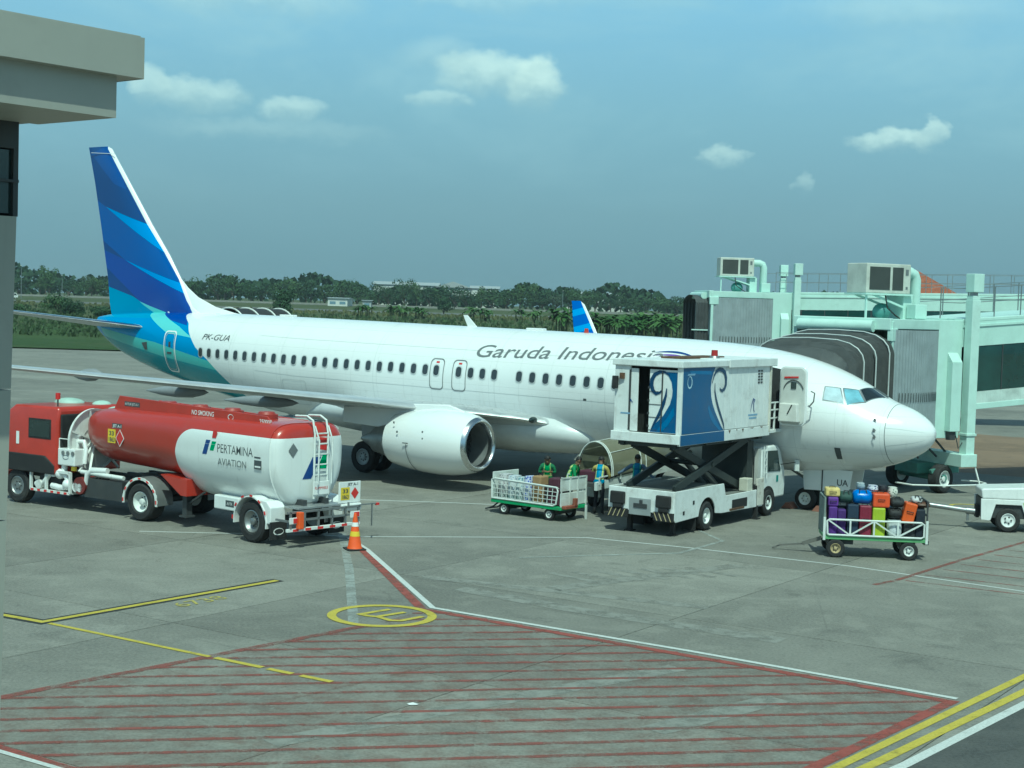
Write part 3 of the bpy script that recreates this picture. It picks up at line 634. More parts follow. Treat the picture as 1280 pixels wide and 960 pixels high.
# lettering on the skin
def skin_text(name, s, x0, z0, h, width, m, slope=0.0, **kw):
    vs_, fs = letters(s, h, width=width, cuts=.12, **kw); mb = MB()
    T, B, w_, zc = sec(x0); out_ = []
    for a, b in vs_:
        x = x0-a; th = th_of(x, z0+slope*a) - b/1.85; out_.append(fpt(x, th, .008))
    me = bpy.data.meshes.new(name); me.from_pydata(out_, [], fs); me.materials.append(m); ob = link(bpy.data.objects.new(name, me)); ob.parent = AIR; return ob
skin_text('airline_name', 'Garuda Indonesia', 16.0, 4.26, .54, 7.35, GREYINK, slope=.034, shear=.20, weight=.004)
skin_text('registration', 'PK-GUA', 29.86, 4.20, .30, 1.62, INK, shear=.28)
def skin_swoosh(name, path, wd, m):
    n = len(path); mb = MB(); vs_ = []
    for i, (x, z) in enumerate(path):
        k = wd*sin(pi*(i+.3)/(n-.4)); th = th_of(x, z); vs_ += [fpt(x, th-k/2, .007), fpt(x, th+k/2, .007)]
    mb.add(vs_, [(2*i, 2*i+1, 2*i+3, 2*i+2) for i in range(n-1)]); mb.build(name, m, AIR)
SW = [(9.05-.16*i, 4.79+.10*sin(i/9*2.6)-.012*i) for i in range(11)]
skin_swoosh('emblem_stroke', SW, .05, BINK); skin_swoosh('emblem_stroke', [(x, z-.10) for x, z in SW], .04, mat('violet_ink', (.16, .08, .35), .4)); skin_swoosh('emblem_stroke', [(x-.25, z-.22) for x, z in SW], .04, mat('cyan_ink', (.03, .35, .5), .4))
# blade aerials on the crown
for x, h in ((17.5, .42),):
    zt = bz(x, 5.25); mb = MB(); mb.prism([(x-.30, zt), (x+.12, zt), (x+.34, zt+h), (x+.16, zt+h)], 'y', -.025, .025); mb.build('blade_aerial', PLANEW, AIR, bev=.01)
for x, z0 in ((26.6, 5.27), (14.6, 5.27)): MB().box((x, 0, bz(x, z0)+.02), (.7, .3, .09)).build('crown_fairing', PLANEW, AIR, bev=.03)
MB().cyl((12.5, 0, bz(12.5, 5.25)), (12.5, 0, bz(12.5, 5.42)), .09, .06, n=12).build('beacon_light', RED, AIR)

# aerofoil surfaces
AF = [(0, 0), (.008, .16), (.03, .32), (.08, .5), (.18, .68), (.32, .72), (.5, .60), (.7, .38), (.88, .16), (1, .012), (1, -.012), (.88, -.08), (.7, -.18), (.5, -.27), (.32, -.33), (.18, -.32), (.08, -.26), (.03, -.18), (.008, -.09)]
def foil_ring(le, chord, tk, nrm_=(0, 0, 1), inc=0.0):
    le, nv = Vector(le), Vector(nrm_); return [le + Vector((c*chord, 0, -c*chord*inc)) + nv*(s*tk) for c, s in AF]
def wing(side):
    st = [(1.0, 12.2, 22.0, 2.02, .50), (1.9, 12.75, 21.8, 2.16, .48), (2.5, 13.45, 21.7, 2.30, .44), (3.6, 14.75, 21.55, 2.46, .36), (4.85, 15.85, 21.4, 2.60, .31), (5.8, 16.36, 21.35, 2.70, .27), (9, 18.02, 22.05, 3.04, .21), (13, 20.10, 23.05, 3.46, .155), (16.6, 21.97, 23.98, 3.84, .11), (17.1, 22.23, 24.12, 3.92, .10)]
    rg = [foil_ring((le, side*y, z), te-le, tk*1.15, inc=.010) for y, le, te, z, tk in st]
    mb = MB(); mb.loft(rg); wobj = mb.build('wing', mat('wing_skin', (.50, .52, .53), .30, metal=.25, dirt=.15, dcol=(.3, .3, .3), dscale=.5, var=.03), AIR, smooth=40)
    # polished slat along the leading edge
    sl = MB(); rr = []
    for y, le, te, z, tk in st[4:9]:
        full = foil_ring((le-.015, side*y, z), te-le, tk*1.15+.02, inc=.010); full = full[:]; rr.append([full[i]+Vector((-.004, 0, 0)) for i in (4, 3, 2, 1, 0, 18, 17, 16)])
    sl.loft(rr, False, closed=False); sl.build('leading_edge_slat', mat('slat_metal', (.66, .67, .67), .36, metal=.55, var=.04), wobj, smooth=60)
    gl = MB(); gl.loft([[q + Vector((-.012, 0, 0)) for q in [r_[i] for i in (3, 2, 1, 0, 18, 17, 16)]] for r_ in rg[1:5]], False, closed=False); gl.build('root_glove', mat('silver_paint', (.56, .58, .58), .3, metal=.55), wobj, smooth=60)
    # blended winglet
    wl = [(17.1, 22.23, 24.12, 3.92, .10, 0), (17.5, 22.60, 24.30, 4.02, .09, 30), (17.75, 23.0, 24.5, 4.30, .08, 60), (17.9, 23.4, 24.72, 4.85, .07, 75), (18.05, 23.85, 24.92, 5.5, .06, 78), (18.2, 24.35, 25.08, 6.2, .045, 78), (18.24, 24.62, 25.15, 6.38, .03, 78)]
    wb_ = MB(); wb_.loft([foil_ring((le, side*y, z), te-le, tk, (0, -side*sin(radians(a)), cos(radians(a)))) for y, le, te, z, tk, a in wl])
    wm = bpy.data.materials.get('winglet_paint')
    if not wm:
        wm = bpy.data.materials.new('winglet_paint'); wm.use_nodes = True; q = NT(wm.node_tree); oo = q.n('ShaderNodeOutputMaterial'); pp = q.n('ShaderNodeBsdfPrincipled'); q.link(pp.outputs[0], oo.inputs[0])
        cc = q.n('ShaderNodeTexCoord'); ss = q.n('ShaderNodeSeparateXYZ', ins={0: cc.outputs['Object']})
        v = q.math('ADD', ss.outputs[2], q.math('MULTIPLY', ss.outputs[0], .25)); fr = q.math('FRACT', q.math('MULTIPLY', v, 1.15))
        cl = q.mix(q.math('GREATER_THAN', fr, .62), (.004, .12, .55), (.02, .34, .80))
        lee = q.math('LESS_THAN', q.math('SUBTRACT', ss.outputs[0], q.math('MULTIPLY', q.math('SUBTRACT', ss.outputs[2], 4.85), .68)), 23.56)
        q.link(q.mix(lee, cl, (.8, .8, .8)), pp.inputs['Base Color']); pp.inputs['Roughness'].default_value = .3
    wb_.build('winglet', wm, wobj, smooth=50)
    for y, x0, L, z in ((6.4, 19.9, 3.6, 2.46), (9.6, 20.9, 3.0, 2.86), (12.6, 22.5, 1.5, 3.42)):
        f = MB(); f.loft([[Vector((x0+L*k, side*y+.15*r_*cos(a), z + .10 - .10*k + .20*r_*sin(a))) for a in [2*pi*i/12 for i in range(12)]] for k, r_ in ((0, .05), (.08, .5), (.25, .95), (.5, 1), (.75, .7), (1, .08))]); f.build('flap_track_fairing', mat('shaded_fairing_grey', (.26, .27, .28), .4, var=.05), wobj, smooth=60)  # fairing grey is darkened to stand in for shade under the wing
    # landing light in the root glove
    if side > 0:
        l = MB(); l.sphere((13.02, side*2.32, 2.28), (.10, .22, .11)); l.build('landing_light', GLASS, wobj, smooth=60)
    return wobj
wing(1); wing(-1)
# wing-to-body fairing
mb = MB(); mb.loft([[Vector((x, w_*sin(2*pi*i/28), zc_ + h_*cos(2*pi*i/28))) for i in range(28)] for x, w_, h_, zc_ in ((10.6, .4, .2, 1.55), (11.4, 1.35, .55, 1.72), (12.6, 1.95, .82, 1.86), (14.5, 2.12, .98, 1.92), (18, 2.15, 1.0, 1.95), (21, 2.1, .95, 1.97), (23, 1.8, .75, 1.95), (24.6, 1.0, .35, 1.75), (25.3, .4, .1, 1.6))]); mb.build('belly_fairing', mat('belly_paint', (.62, .64, .64), .32, dirt=.3, dcol=(.3, .29, .27), dscale=.8, var=.04), AIR, smooth=50)
# engines
def engine(side):
    e = link(bpy.data.objects.new('engine', None)); e.parent = AIR; cy, cz = side*4.83, 1.53
    def sq(p):  # flattened underside
        dz = p.z-cz; return Vector((p.x, p.y, cz + (dz*.93 if dz < 0 else dz)))
    n = MB(); n.lathe([(.15, .915), (.32, .985), (.6, 1.055), (1.0, 1.11), (1.5, 1.13), (2.1, 1.10), (2.7, 1.03), (3.2, .94), (3.42, .89), (3.40, .85), (3.0, .80)], (13.30, cy, cz), (1, 0, -.015), 48, sq=sq); nac = n.build('nacelle', PLANEW, e, smooth=40)
    l = MB(); l.lathe([(.15, .917), (.08, .885), (.02, .845), (0, .80), (.02, .765), (.10, .735), (.24, .72)], (13.30, cy, cz), (1, 0, -.015), 48, sq=sq); l.build('inlet_lip', CHROME, e, smooth=50)
    d = MB(); d.lathe([(.24, .72), (.5, .74), (.95, .775), (1.0, .775)], (13.30, cy, cz), (1, 0, -.015), 48, sq=sq); d.build('inlet_duct', mat('duct_grey', (.30, .31, .31), .35, metal=.5), e, smooth=50)
    f = MB(); f.lathe([(1.02, .78), (1.05, .3)], (13.30, cy, cz), (1, 0, 0), 40)
    for i in range(24):
        a = 2*pi*i/24; u1 = Vector((0, cos(a), sin(a))); u2 = Vector((0, -sin(a), cos(a))); o = Vector((14.22, cy, cz))
        f.add([o+u1*.22+u2*-.05, o+u1*.74+u2*-.09, o+u1*.74+u2*.09+Vector((.12, 0, 0)), o+u1*.22+u2*.05+Vector((.1, 0, 0))], [(0, 1, 2, 3)])
    f.build('fan', DARKM, e); s = MB(); s.lathe([(.62, .005), (.68, .08), (.85, .19), (1.0, .25)], (13.30, cy, cz), (1, 0, 0), 24); s.build('spinner', mat('spinner_grey', (.08, .08, .085), .4), e, smooth=60)
    c = MB(); c.lathe([(2.9, .78), (3.4, .66), (4.0, .52), (4.4, .43), (4.38, .40), (4.2, .36), (4.6, .28), (5.1, .05)], (13.30, cy, cz-.05), (1, 0, -.015), 32); c.build('exhaust_nozzle', STEEL, e, smooth=40)
    p = MB(); rr = []
    for x, z0, z1, hw_ in ((14.0, 2.42, 2.60, .05), (14.6, 2.40, 2.78, .14), (15.9, 2.3, 2.74, .20), (17.5, 1.85, 2.6, .20), (19.2, 1.9, 2.45, .10)): rr.append([Vector((x, cy-hw_, z0)), Vector((x, cy+hw_, z0)), Vector((x, cy+hw_*.7, z1)), Vector((x, cy-hw_*.7, z1))])
    p.loft(rr); p.build('pylon', PLANEW, e, smooth=50, bev=.03)
    # cowl latch line and small marks
    k = MB(); nn = 18
    pts = []
    for i in range(nn+1):
        a = 1.62+i*.075; pts.append(sq(Vector((15.52, cy+side*1.136*sin(a), cz+1.136*cos(a)))))
    k.tube(pts, .009, 5); k.bar(sq(Vector((15.44, cy+side*1.134, cz-.02))), sq(Vector((15.66, cy+side*1.134, cz-.02))), .02, .03); k.build('cowl_latch_line', INK, nac)
    for ang, x in ((1.28, 15.95), (1.42, 14.85), (1.22, 14.9), (1.0, 16.2)):
        MB().box(sq(Vector((x, cy+side*1.115*sin(ang), cz+1.115*cos(ang)))), (.05, .02, .07)).build('cowl_mark', INK, nac)
engine(1); engine(-1)
# tail
FIN = [(31.0, 37.2, 4.95, .16), (32.0, 37.32, 5.4, .30), (32.72, 37.45, 6.45, .34), (33.54, 37.7, 7.56, .31), (34.63, 37.98, 8.81, .27), (36.2, 38.45, 10.75, .20), (37.35, 38.86, 12.16, .13), (37.62, 38.9, 12.27, .06)]
mb = MB(); mb.loft([[Vector((le + c*(te-le), s*tk*1.1, bz(35, z))) for c, s in [(c, s) for c, s in ([(0, 0), (.01, .2), (.04, .38), (.12, .6), (.28, .74), (.45, .66), (.65, .45), (.85, .2), (1, .015), (1, -.015), (.85, -.2), (.65, -.45), (.45, -.66), (.28, -.74), (.12, -.6), (.04, -.38), (.01, -.2)])]] for le, te, z, tk in FIN]); mb.build('tail_fin', LIVERY, AIR, smooth=40)
DOR = [(28.4, 5.17), (29.58, 5.28), (30.74, 5.50), (31.76, 5.86), (32.4, 6.25), (32.8, 6.60)]
mb = MB(); mb.loft([[Vector((x, -.05-.10*(33.2-x)/5, bz(x, 5.0))), Vector((x, -.03, bz(x, z-.02))), Vector((x, 0, bz(x, z))), Vector((x, .03, bz(x, z-.02))), Vector((x, .05+.10*(33.2-x)/5, bz(x, 5.0)))] for x, z in DOR] + [[Vector((33.4, -.2, bz(33, 5))), Vector((33.4, -.1, bz(33, 6.5))), Vector((33.4, 0, bz(33, 6.6))), Vector((33.4, .1, bz(33, 6.5))), Vector((33.4, .2, bz(33, 5)))]]); mb.build('dorsal_fillet', PLANEW, AIR, smooth=60)
MB().bar((37.0, .14, bz(37, 11.9)), (38.6, .10, bz(37, 12.0)), .02, .02).build('tail_strip', WINK, AIR)
def stab(side):
    st = [(.3, 33.6, 37.6, 4.52, .22), (1.0, 34.10, 37.7, 4.60, .20), (3.5, 35.95, 38.35, 4.92, .14), (7.0, 38.35, 39.6, 5.34, .08), (7.2, 38.7, 39.7, 5.37, .04)]
    mb = MB(); mb.loft([foil_ring((le, side*y, bz(36, z)-.12), te-le, tk) for y, le, te, z, tk in st]); h = mb.build('tailplane', mat('tailplane_skin', (.48, .50, .51), .32, metal=.3, var=.04), AIR, smooth=40)
    sl = MB(); sl.loft([[foil_ring((le-.008, side*y, bz(36, z)-.12), te-le, tk+.01)[i] for i in (4, 3, 2, 1, 0, 18, 17, 16)] for y, le, te, z, tk in st[1:4]], False, closed=False); sl.build('leading_edge', CHROME, h, smooth=60)
stab(1); stab(-1)
MB().lathe([(0, .16), (.18, .13), (.18, .10), (.05, .09)], (37.95, 0, bz(38, 4.51)), (1, 0, .02), 20).build('exhaust_cone', STEEL, AIR, smooth=50)
# undercarriage
def gear(side):
    g = link(bpy.data.objects.new('main_gear', None)); g.parent = AIR
    m = MB(); m.cyl((19.6, side*2.86, .55), (19.5, side*2.80, 2.3), .10, .13); m.cyl((19.6, side*2.3, .56), (19.6, side*3.3, .56), .07); m.bar((19.6, side*2.84, 1.0), (19.55, side*1.4, 2.0), .09); m.bar((19.42, side*2.84, .7), (19.3, side*2.84, 1.4), .06); m.build('strut', STEEL, g, smooth=40)
    for y in (2.45, 3.22): wheel(g, (19.6, side*y, .565), .565, .36, (0, side, 0), .52, PLANEG, bolts=8)
    d = MB(); d.box((19.45, side*3.1, 1.62), (.9, .04, .85), ry=.08); d.build('gear_door', PLANEG, g)
gear(1); gear(-1)
g = link(bpy.data.objects.new('nose_gear', None)); g.parent = AIR
m = MB(); m.cyl((4.0, 0, .34), (4.0, 0, 1.45), .07, .09); m.cyl((4, -.26, .34), (4, .26, .34), .05); m.bar((4.05, 0, .9), (5.1, 0, 1.45), .07); m.bar((4.02, .0, .55), (3.75, 0, .8), .05); m.bar((3.75, 0, .8), (3.98, 0, 1.05), .05); m.box((3.92, 0, 1.12), (.10, .36, .12)); m.build('strut', STEEL, g, smooth=40)
for y in (.22, -.22): wheel(g, (4.0, y, .345), .345, .20, (0, 1 if y > 0 else -1, 0), .58, WORNW, deep=.04)
for y in (.46, -.46):
    d = MB(); d.prism([(2.45, .80), (2.52, .70), (3.95, .66), (4.02, 1.36), (2.38, 1.36)], 'y', y-.02, y+.02); dd = d.build('gear_door', PLANEW, g)
    if y > 0: text_on('door_code', 'UA', dd, INK, (2.86, .483, .88), (-1, 0, 0), (0, 0, 1), .20, width=.36, weight=.01)
MB().bar((3.35, .49, .66), (3.35, .49, 1.40), .03, .03).build('door_rod', DARKM, g)
# open forward service door, swung forward against the skin
dg = link(bpy.data.objects.new('forward_service_door', None)); dg.parent = AIR
pts = [(x, th_of(4.6, z)) for x, z in ((5.05, 4.52), (4.25, 4.52), (4.25, 2.72), (5.05, 2.72))]
patch('painted_door_opening', pts, mat('painted_cabin_dark', (.012, .013, .014), .9), .004, dg)  # flush black patch: the unlit cabin is painted on the skin, no hole
LINER = mat('door_liner', (.60, .61, .58), .5, var=.05, dirt=.15)
d = MB(); P = rrect(3.70, 3.63, .88, 1.80, .18); d.prism([(x, z) for x, z in P], 'y', 2.02, 2.10); pan = d.build('door_panel', PLANEW, dg, smooth=40, bev=.02)
d = MB(); d.prism(rrect(3.70, 3.63, .80, 1.70, .16), 'y', 2.102, 2.13); d.build('liner', LINER, dg, bev=.02)
d = MB(); d.prism([(3.40, 2.86), (4.05, 2.86), (4.02, 3.42), (3.46, 3.42)], 'y', 2.13, 2.34); d.build('slide_box', mat('slide_box_white', (.66, .66, .62), .5), dg, bev=.03)
MB().box((3.74, 2.145, 4.20), (.46, .02, .05), ry=.06).build('red_strap', RINK, dg); MB().box((3.66, 2.145, 3.96), (.17, .03, .20)).build('door_window', GLASS, dg, bev=.01)
d = MB(); d.tube([(3.66+.34*cos(a), 2.15, 3.72+.40*sin(a)) for a in [radians(20+14*i) for i in range(11)]], .014, 6); d.tube([(3.20, 1.98, 3.35), (3.06, 2.0, 3.5), (3.08, 1.9, 3.75), (3.2, 1.9, 3.8)], .02, 6); d.bar((3.74, 2.35, 3.1), (3.6, 2.35, 3.38), .03); d.build('door_handle', DARKM, dg)
# wheel chocks
for x in (3.48, 4.52):
    c = MB(); c.prism([(x-.20, 0), (x+.20, 0), (x+.05, .18), (x-.05, .18)], 'y', .05, .45); k = c.build('wheel_chock', mat('chock_wood', (.30, .14, .10), .8, var=.2)); k.parent = None; k.matrix_world = Matrix.Translation((12.693, 45.897, .002)) @ Matrix.Rotation(radians(144.55), 4, 'Z')
    tag(k, 'reddish wedge chock against the %s side of the nose wheel' % ('front' if x < 4 else 'rear'), 'wheel chock')
# ================================================================ FUEL TRUCK (x forward, y left / toward the terminal)
FT = root('fuel_truck', (-5.64, 39.11, 0), radians(138.6), 'red and white aviation fuel tanker with white hose reel parked beneath the wing', 'tanker truck')
TRM = Matrix.Translation((4.80, 0, 0)) @ Matrix.Rotation(radians(7.9), 4, 'Z')     # tractor unit, turned a little
tm = bpy.data.materials.new('tank_paint'); tm.use_nodes = True; t = NT(tm.node_tree)
o_ = t.n('ShaderNodeOutputMaterial'); p_ = t.n('ShaderNodeBsdfPrincipled'); t.link(p_.outputs[0], o_.inputs[0])
tc_ = t.n('ShaderNodeTexCoord'); s_ = t.n('ShaderNodeSeparateXYZ', ins={0: tc_.outputs['Object']})
qx = t.math('MAXIMUM', t.math('SUBTRACT', s_.outputs[0], 3.2-.75), 0.0); qz = t.math('MAXIMUM', t.math('SUBTRACT', s_.outputs[2], 2.66-.75), 0.0)
dd_ = t.math('SQRT', t.math('ADD', t.math('MULTIPLY', qx, qx), t.math('MULTIPLY', qz, qz)))
dn = t.noise(tc_.outputs['Object'], 1.3, 6, .65); mp_ = t.n('ShaderNodeMapping', ins={0: tc_.outputs['Object']}); mp_.inputs['Scale'].default_value = (6, 6, .4)
stn = t.smooth(t.noise(mp_.outputs[0], 1.2, 4, .6), .55, .8)
c = t.mix(t.math('LESS_THAN', dd_, .75), (.40, .032, .020), (.76, .78, .76))
c = t.mix(t.math('MULTIPLY', t.math('MAXIMUM', t.smooth(dn, .5, .8), stn), .16), c, (.17, .12, .10))
t.link(c, p_.inputs['Base Color']); p_.inputs['Roughness'].default_value = .3; p_.inputs['Coat Weight'].default_value = .3; p_.inputs['Coat Roughness'].default_value = .12
TANK = tm
TPROF = [(0, 0), (.40, .0), (.66, .09), (.88, .27), (.98, .44), (1, .58), (1, .74), (.94, .87), (.76, .965), (.45, 1), (0, 1)]
TPROF = TPROF + [(-y, z) for y, z in TPROF[-2:0:-1]]
def srect(x, hw_, z0, z1):
    n = len(TPROF); R = []
    for i in range(n):          # closed Catmull-Rom through the section points
        p0, p1, p2, p3 = [Vector(TPROF[(i+k) % n]) for k in (-1, 0, 1, 2)]
        for q in (0, .34, .67):
            v = .5*((2*p1) + (p2-p0)*q + (2*p0-5*p1+4*p2-p3)*q*q + (3*p1-p0-3*p2+p3)*q**3); R.append(Vector((x, hw_*v.x, z0+(z1-z0)*v.y)))
    return R
mb = MB(); mb.loft([srect(x, w_, a, b) for x, w_, a, b in ((7.68, .62, 1.80, 2.42), (7.62, .84, 1.66, 2.62), (7.48, 1.0, 1.55, 2.76), (7.24, 1.10, 1.46, 2.85), (6.8, 1.16, 1.40, 2.90), (6.2, 1.17, 1.38, 2.92), (4.2, 1.17, 1.34, 2.95), (3.5, 1.17, 1.28, 2.96), (2.9, 1.17, .96, 2.97), (2.4, 1.17, .90, 2.98), (-.55, 1.17, .90, 3.0), (-.74, 1.14, .95, 2.98), (-.84, 1.04, 1.06, 2.90), (-.88, .9, 1.2, 2.8), (-.90, .5, 1.6, 2.5))]); mb.build('tank', TANK, FT, smooth=40)
# rim rings at the tank ends, coaming with manholes on top
mb = MB(); mb.loft([srect(x, w_, a, b) for x, w_, a, b in ((-.60, 1.165, .905, 2.995), (-.60, 1.18, .89, 3.01), (-.66, 1.18, .89, 3.01), (-.66, 1.15, .93, 2.99))], False); mb.build('tank_end_rim', TANK, FT, smooth=30)
mb = MB()
mb.prism([(6.75, 2.82), (-.25, 2.86), (.05, 3.14), (6.45, 3.27)], 'y', .64, .68); mb.prism([(6.75, 2.82), (-.25, 2.86), (.05, 3.0), (6.45, 3.1)], 'y', -.68, -.64)
mb.prism([(-.66, 2.82), (.66, 2.82), (.66, 3.25), (-.66, 3.08)], 'x', 6.43, 6.47); mb.bb(.1, 6.4, -.6, .6, 2.9, 3.0); mb.build('top_coaming', RED, FT, bev=.012)
for x in (.9, 2.3, 3.7, 5.1):
    mb = MB(); mb.cyl((x, 0, 2.9), (x, 0, 3.12), .30, n=20); mb.cyl((x, 0, 3.12), (x, 0, 3.18), .24, .2, n=20); mb.bar((x-.26, .3, 3.1), (x+.26, .3, 3.1), .05); mb.build('manhole', mat('red_fitting', (.30, .035, .025), .5, dirt=.3), FT, smooth=40)
# lower valance, chassis, landing legs
mb = MB(); mb.prism([(3.9, 1.34), (3.0, .86), (2.75, .86), (2.75, 1.3)], 'y', -1.1, 1.1); mb.build('front_bulkhead', RED, FT)
mb = MB(); mb.bb(.75, 1.75, .62, .98, .66, 1.02); mb.build('side_locker', WHITE, FT, bev=.03)
mb = MB(); mb.bb(-1.1, 6.4, .30, .42, .88, 1.12); mb.bb(-1.1, 6.4, -.42, -.30, .88, 1.12); mb.cyl((0, -1.0, .52), (0, 1.0, .52), .09); mb.build('chassis_rail', DARKM, FT)
for y in (.85, -.85):
    mb = MB(); mb.bb(2.95, 3.13, y-.09, y+.09, .32, 1.3); mb.bb(2.9, 3.18, y-.16, y+.16, .27, .32); mb.bar((3.02, y, .6), (2.3, y, 1.0), .05); mb.build('landing_leg', DARKM, FT)
for y in (1.0, -1.0): wheel(FT, (0, y, .53), .53, .34, (0, math.copysign(1, y), 0), .55, STEEL, deep=.10, bolts=10)
def fender(par, cx, cz, y0, y1, r, a0, a1, m, name='mudguard', th=.03, M=None):
    mb = MB(); n = 14; R = []
    for i in range(n+1):
        a = radians(a0+(a1-a0)*i/n); R.append([Vector((cx+rr*cos(a), y, cz+rr*sin(a))) for rr, y in ((r, y0), (r+th, y0), (r+th, y1), (r, y1))])
    mb.loft(R)
    if M: mb.xf(M)
    return mb.build(name, m, par, smooth=40)
FLAPS = []
for s in (1, -1):
    f = fender(FT, 0, .53, s*.72, s*1.22, .62, -8, 190, WHITE)
    mb = MB(); mb.prism([(-.78, .95), (-.62, 1.1), (-.35, 1.12), (-.6, .55), (-.78, .55)], 'y', s*.72, s*1.20); mb.build('mudguard_apron', WHITE, f, bev=.02)
    mb = MB()
    for i in range(0, 12, 2):
        a = radians(5+i*15); mb.box((.66*cos(a), s*1.235, .53+.66*sin(a)), (.10, .012, .045), ry=-(a+pi/2))
    mb.build('reflective_tape', RINK, f)
    mb = MB(); mb.bb(-.82, -.78, s*.70, s*1.22, .16, .60); k = mb.build('mud_flap', BLACK, FT)
    FLAPS.append((k, s))
# rear ladder, platform, bumper and lamps
mb = MB(); LX = -1.02
for y in (.02, -.42): mb.tube([(LX, y, 1.12), (LX, y, 2.75), (LX+.08, y, 3.08), (LX+.3, y, 3.18), (LX+.75, y, 3.16)], .028, 8); mb.tube([(LX-.16, y, 1.5), (LX-.17, y, 2.6), (LX, y, 2.95)], .02, 8)
for i in range(7): mb.bar((LX, .02, 1.2+.26*i), (LX, -.42, 1.2+.26*i), .05, .03)
mb.build('ladder', WORNW, FT, smooth=40)
MB().bb(LX-.05, LX-.02, -.46, .06, 1.22, 1.56).build('ladder_board', WHITE, FT, bev=.01)
text_on('ladder_board_print', 'FLAMMABLE', FT, RINK, (LX-.052, .02, 1.36), (0, -1, 0), (0, 0, 1), .07, width=.42)
mb = MB(); mb.bb(-1.35, -.80, -.75, .78, .94, .98); mb.build('step_platform', mat('tread_plate', (.40, .41, .41), .4, metal=.6, bump=.6, bscale=18), FT)
mb = MB()
for y in (-1.15, -.7, -.25, .2, .65, 1.1): mb.bar((-1.42, y, .50), (-1.42, y, .92), .05)
for z in (.90, .70): mb.bar((-1.42, -1.2, z), (-1.42, 1.2, z), .05)
mb.bar((-1.42, -.8, .92), (-1.42, -.8, 1.02), .04); mb.bar((-1.0, -1.2, .70), (-1.42, -1.2, .70), .05); mb.bar((-1.0, 1.2, .70), (-1.42, 1.2, .70), .05); mb.build('rear_guard', STEEL, FT)
mb = MB(); mb.bb(-1.44, -1.36, -1.2, 1.2, .42, .50); mb.build('rear_bumper', WORNW, FT, bev=.01)
mb = MB()
for i in range(6): mb.bb(-1.446, -1.44, -1.15+i*.4, -.97+i*.4, .43, .49)
mb.build('bumper_tape', RINK, FT)
for y in (1.0, -1.0):
    MB().bb(-1.47, -1.44, y-.16, y+.16, .62, .78).build('lamp_board', WHITE, FT, bev=.01); MB().bb(-1.49, -1.47, y-.13, y+.05, .64, .76).build('tail_lamp', RINK, FT, bev=.01)
MB().box((-1.50, .86, .70), (.14, .15, .42)).build('warning_box', ORANGE, FT, bev=.02)
# hazard board at the rear far side
MB().bb(-1.30, -1.27, -1.32, -.58, .98, 1.52).build('hazard_board', WHITE, FT, bev=.01)
plate('hazard_print', FT, YINK, (-1.302, -.64, 1.06), (0, -1, 0), (0, 0, 1), [(0, 0), (.30, 0), (.30, .32), (0, .32)])
plate('hazard_diamond', FT, RINK, (-1.302, -1.12, 1.22), (0, -1, 0), (0, 0, 1), [(0, -.15), (.13, 0), (0, .15), (-.13, 0)])
text_on('hazard_text', 'JET A-1', FT, INK, (-1.302, -.86, 1.42), (0, -1, 0), (0, 0, 1), .07, width=.36, weight=.02)
text_on('hazard_code', '33', FT, INK, (-1.306, -.70, 1.24), (0, -1, 0), (0, 0, 1), .10, width=.18, weight=.02); text_on('hazard_code', '1863', FT, INK, (-1.306, -.68, 1.09), (0, -1, 0), (0, 0, 1), .10, width=.22, weight=.02)
mb = MB(); mb.bb(-1.40, -1.0, -1.28, -.60, .80, .97); mb.build('rear_cabinet', WHITE, FT, bev=.03)
for y, z in ((-1.30, .95), ): mb = MB(); mb.bar((-1.42, -1.2, .92), (-1.42, -1.75, .92), .03); mb.bar((-1.42, -1.62, .35), (-1.42, -1.62, .92), .03); mb.box((-1.42, -1.8, .90), (.06, .1, .06), 1); mb.build('side_bar', [STEEL, RINK], FT)
# side and rear prints
SX, SZ = (-1, 0, 0), (0, 0, 1); YN = 1.172
def side_logo(name, par, o, x, y, s):
    plate(name, par, BINK, o, x, y, [(0, 0), (.16*s, 0), (.30*s, .34*s), (.14*s, .34*s)]); plate(name, par, GINK, o, x, y, [(.28*s, .10*s), (.42*s, .10*s), (.52*s, .32*s), (.36*s, .32*s)]); plate(name, par, RINK, o, x, y, [(.36*s, .40*s), (.50*s, .40*s), (.56*s, .58*s), (.40*s, .58*s)])
side_logo('tank_logo', FT, (2.02, YN, 2.06), SX, SZ, 1.1)
text_on('tank_name', 'PERTAMINA', FT, INK, (1.40, YN, 2.15), SX, SZ, .23, width=1.42, weight=.002)
text_on('tank_name', 'AVIATION', FT, GREYINK, (1.38, YN-.006, 1.84), SX, SZ, .18, width=1.14)
plate('side_sticker', FT, INK, (-.08, YN, 1.86), SX, SZ, [(0, 0), (.28, 0), (.28, .22), (0, .22)]); plate('side_sticker', FT, WINK, (-.11, YN+.003, 1.90), SX, SZ, [(0, 0), (.22, 0), (.22, .04), (0, .04)]); plate('side_sticker', FT, INK, (-.08, YN, 2.13), SX, SZ, [(0, 0), (.24, 0), (.24, .04), (0, .04)])
text_on('no_smoking_text', 'NO SMOKING', FT, WINK, (3.15, .682, 2.98), SX, SZ, .13, width=.95, weight=.015, shear=.1)
text_on('capacity_text', '25000ℓ', FT, WINK, (.35, .682, 2.94), SX, SZ, .12, width=.48, weight=.02, shear=.1)
plate('rail_sign', FT, INK, (6.2, .682, 3.0), SX, SZ, [(0, 0), (.72, 0), (.72, .13), (0, .13)]); text_on('rail_sign_text', 'AVTUR JET A-1', FT, WINK, (6.17, .687, 3.03), SX, SZ, .07, width=.62)
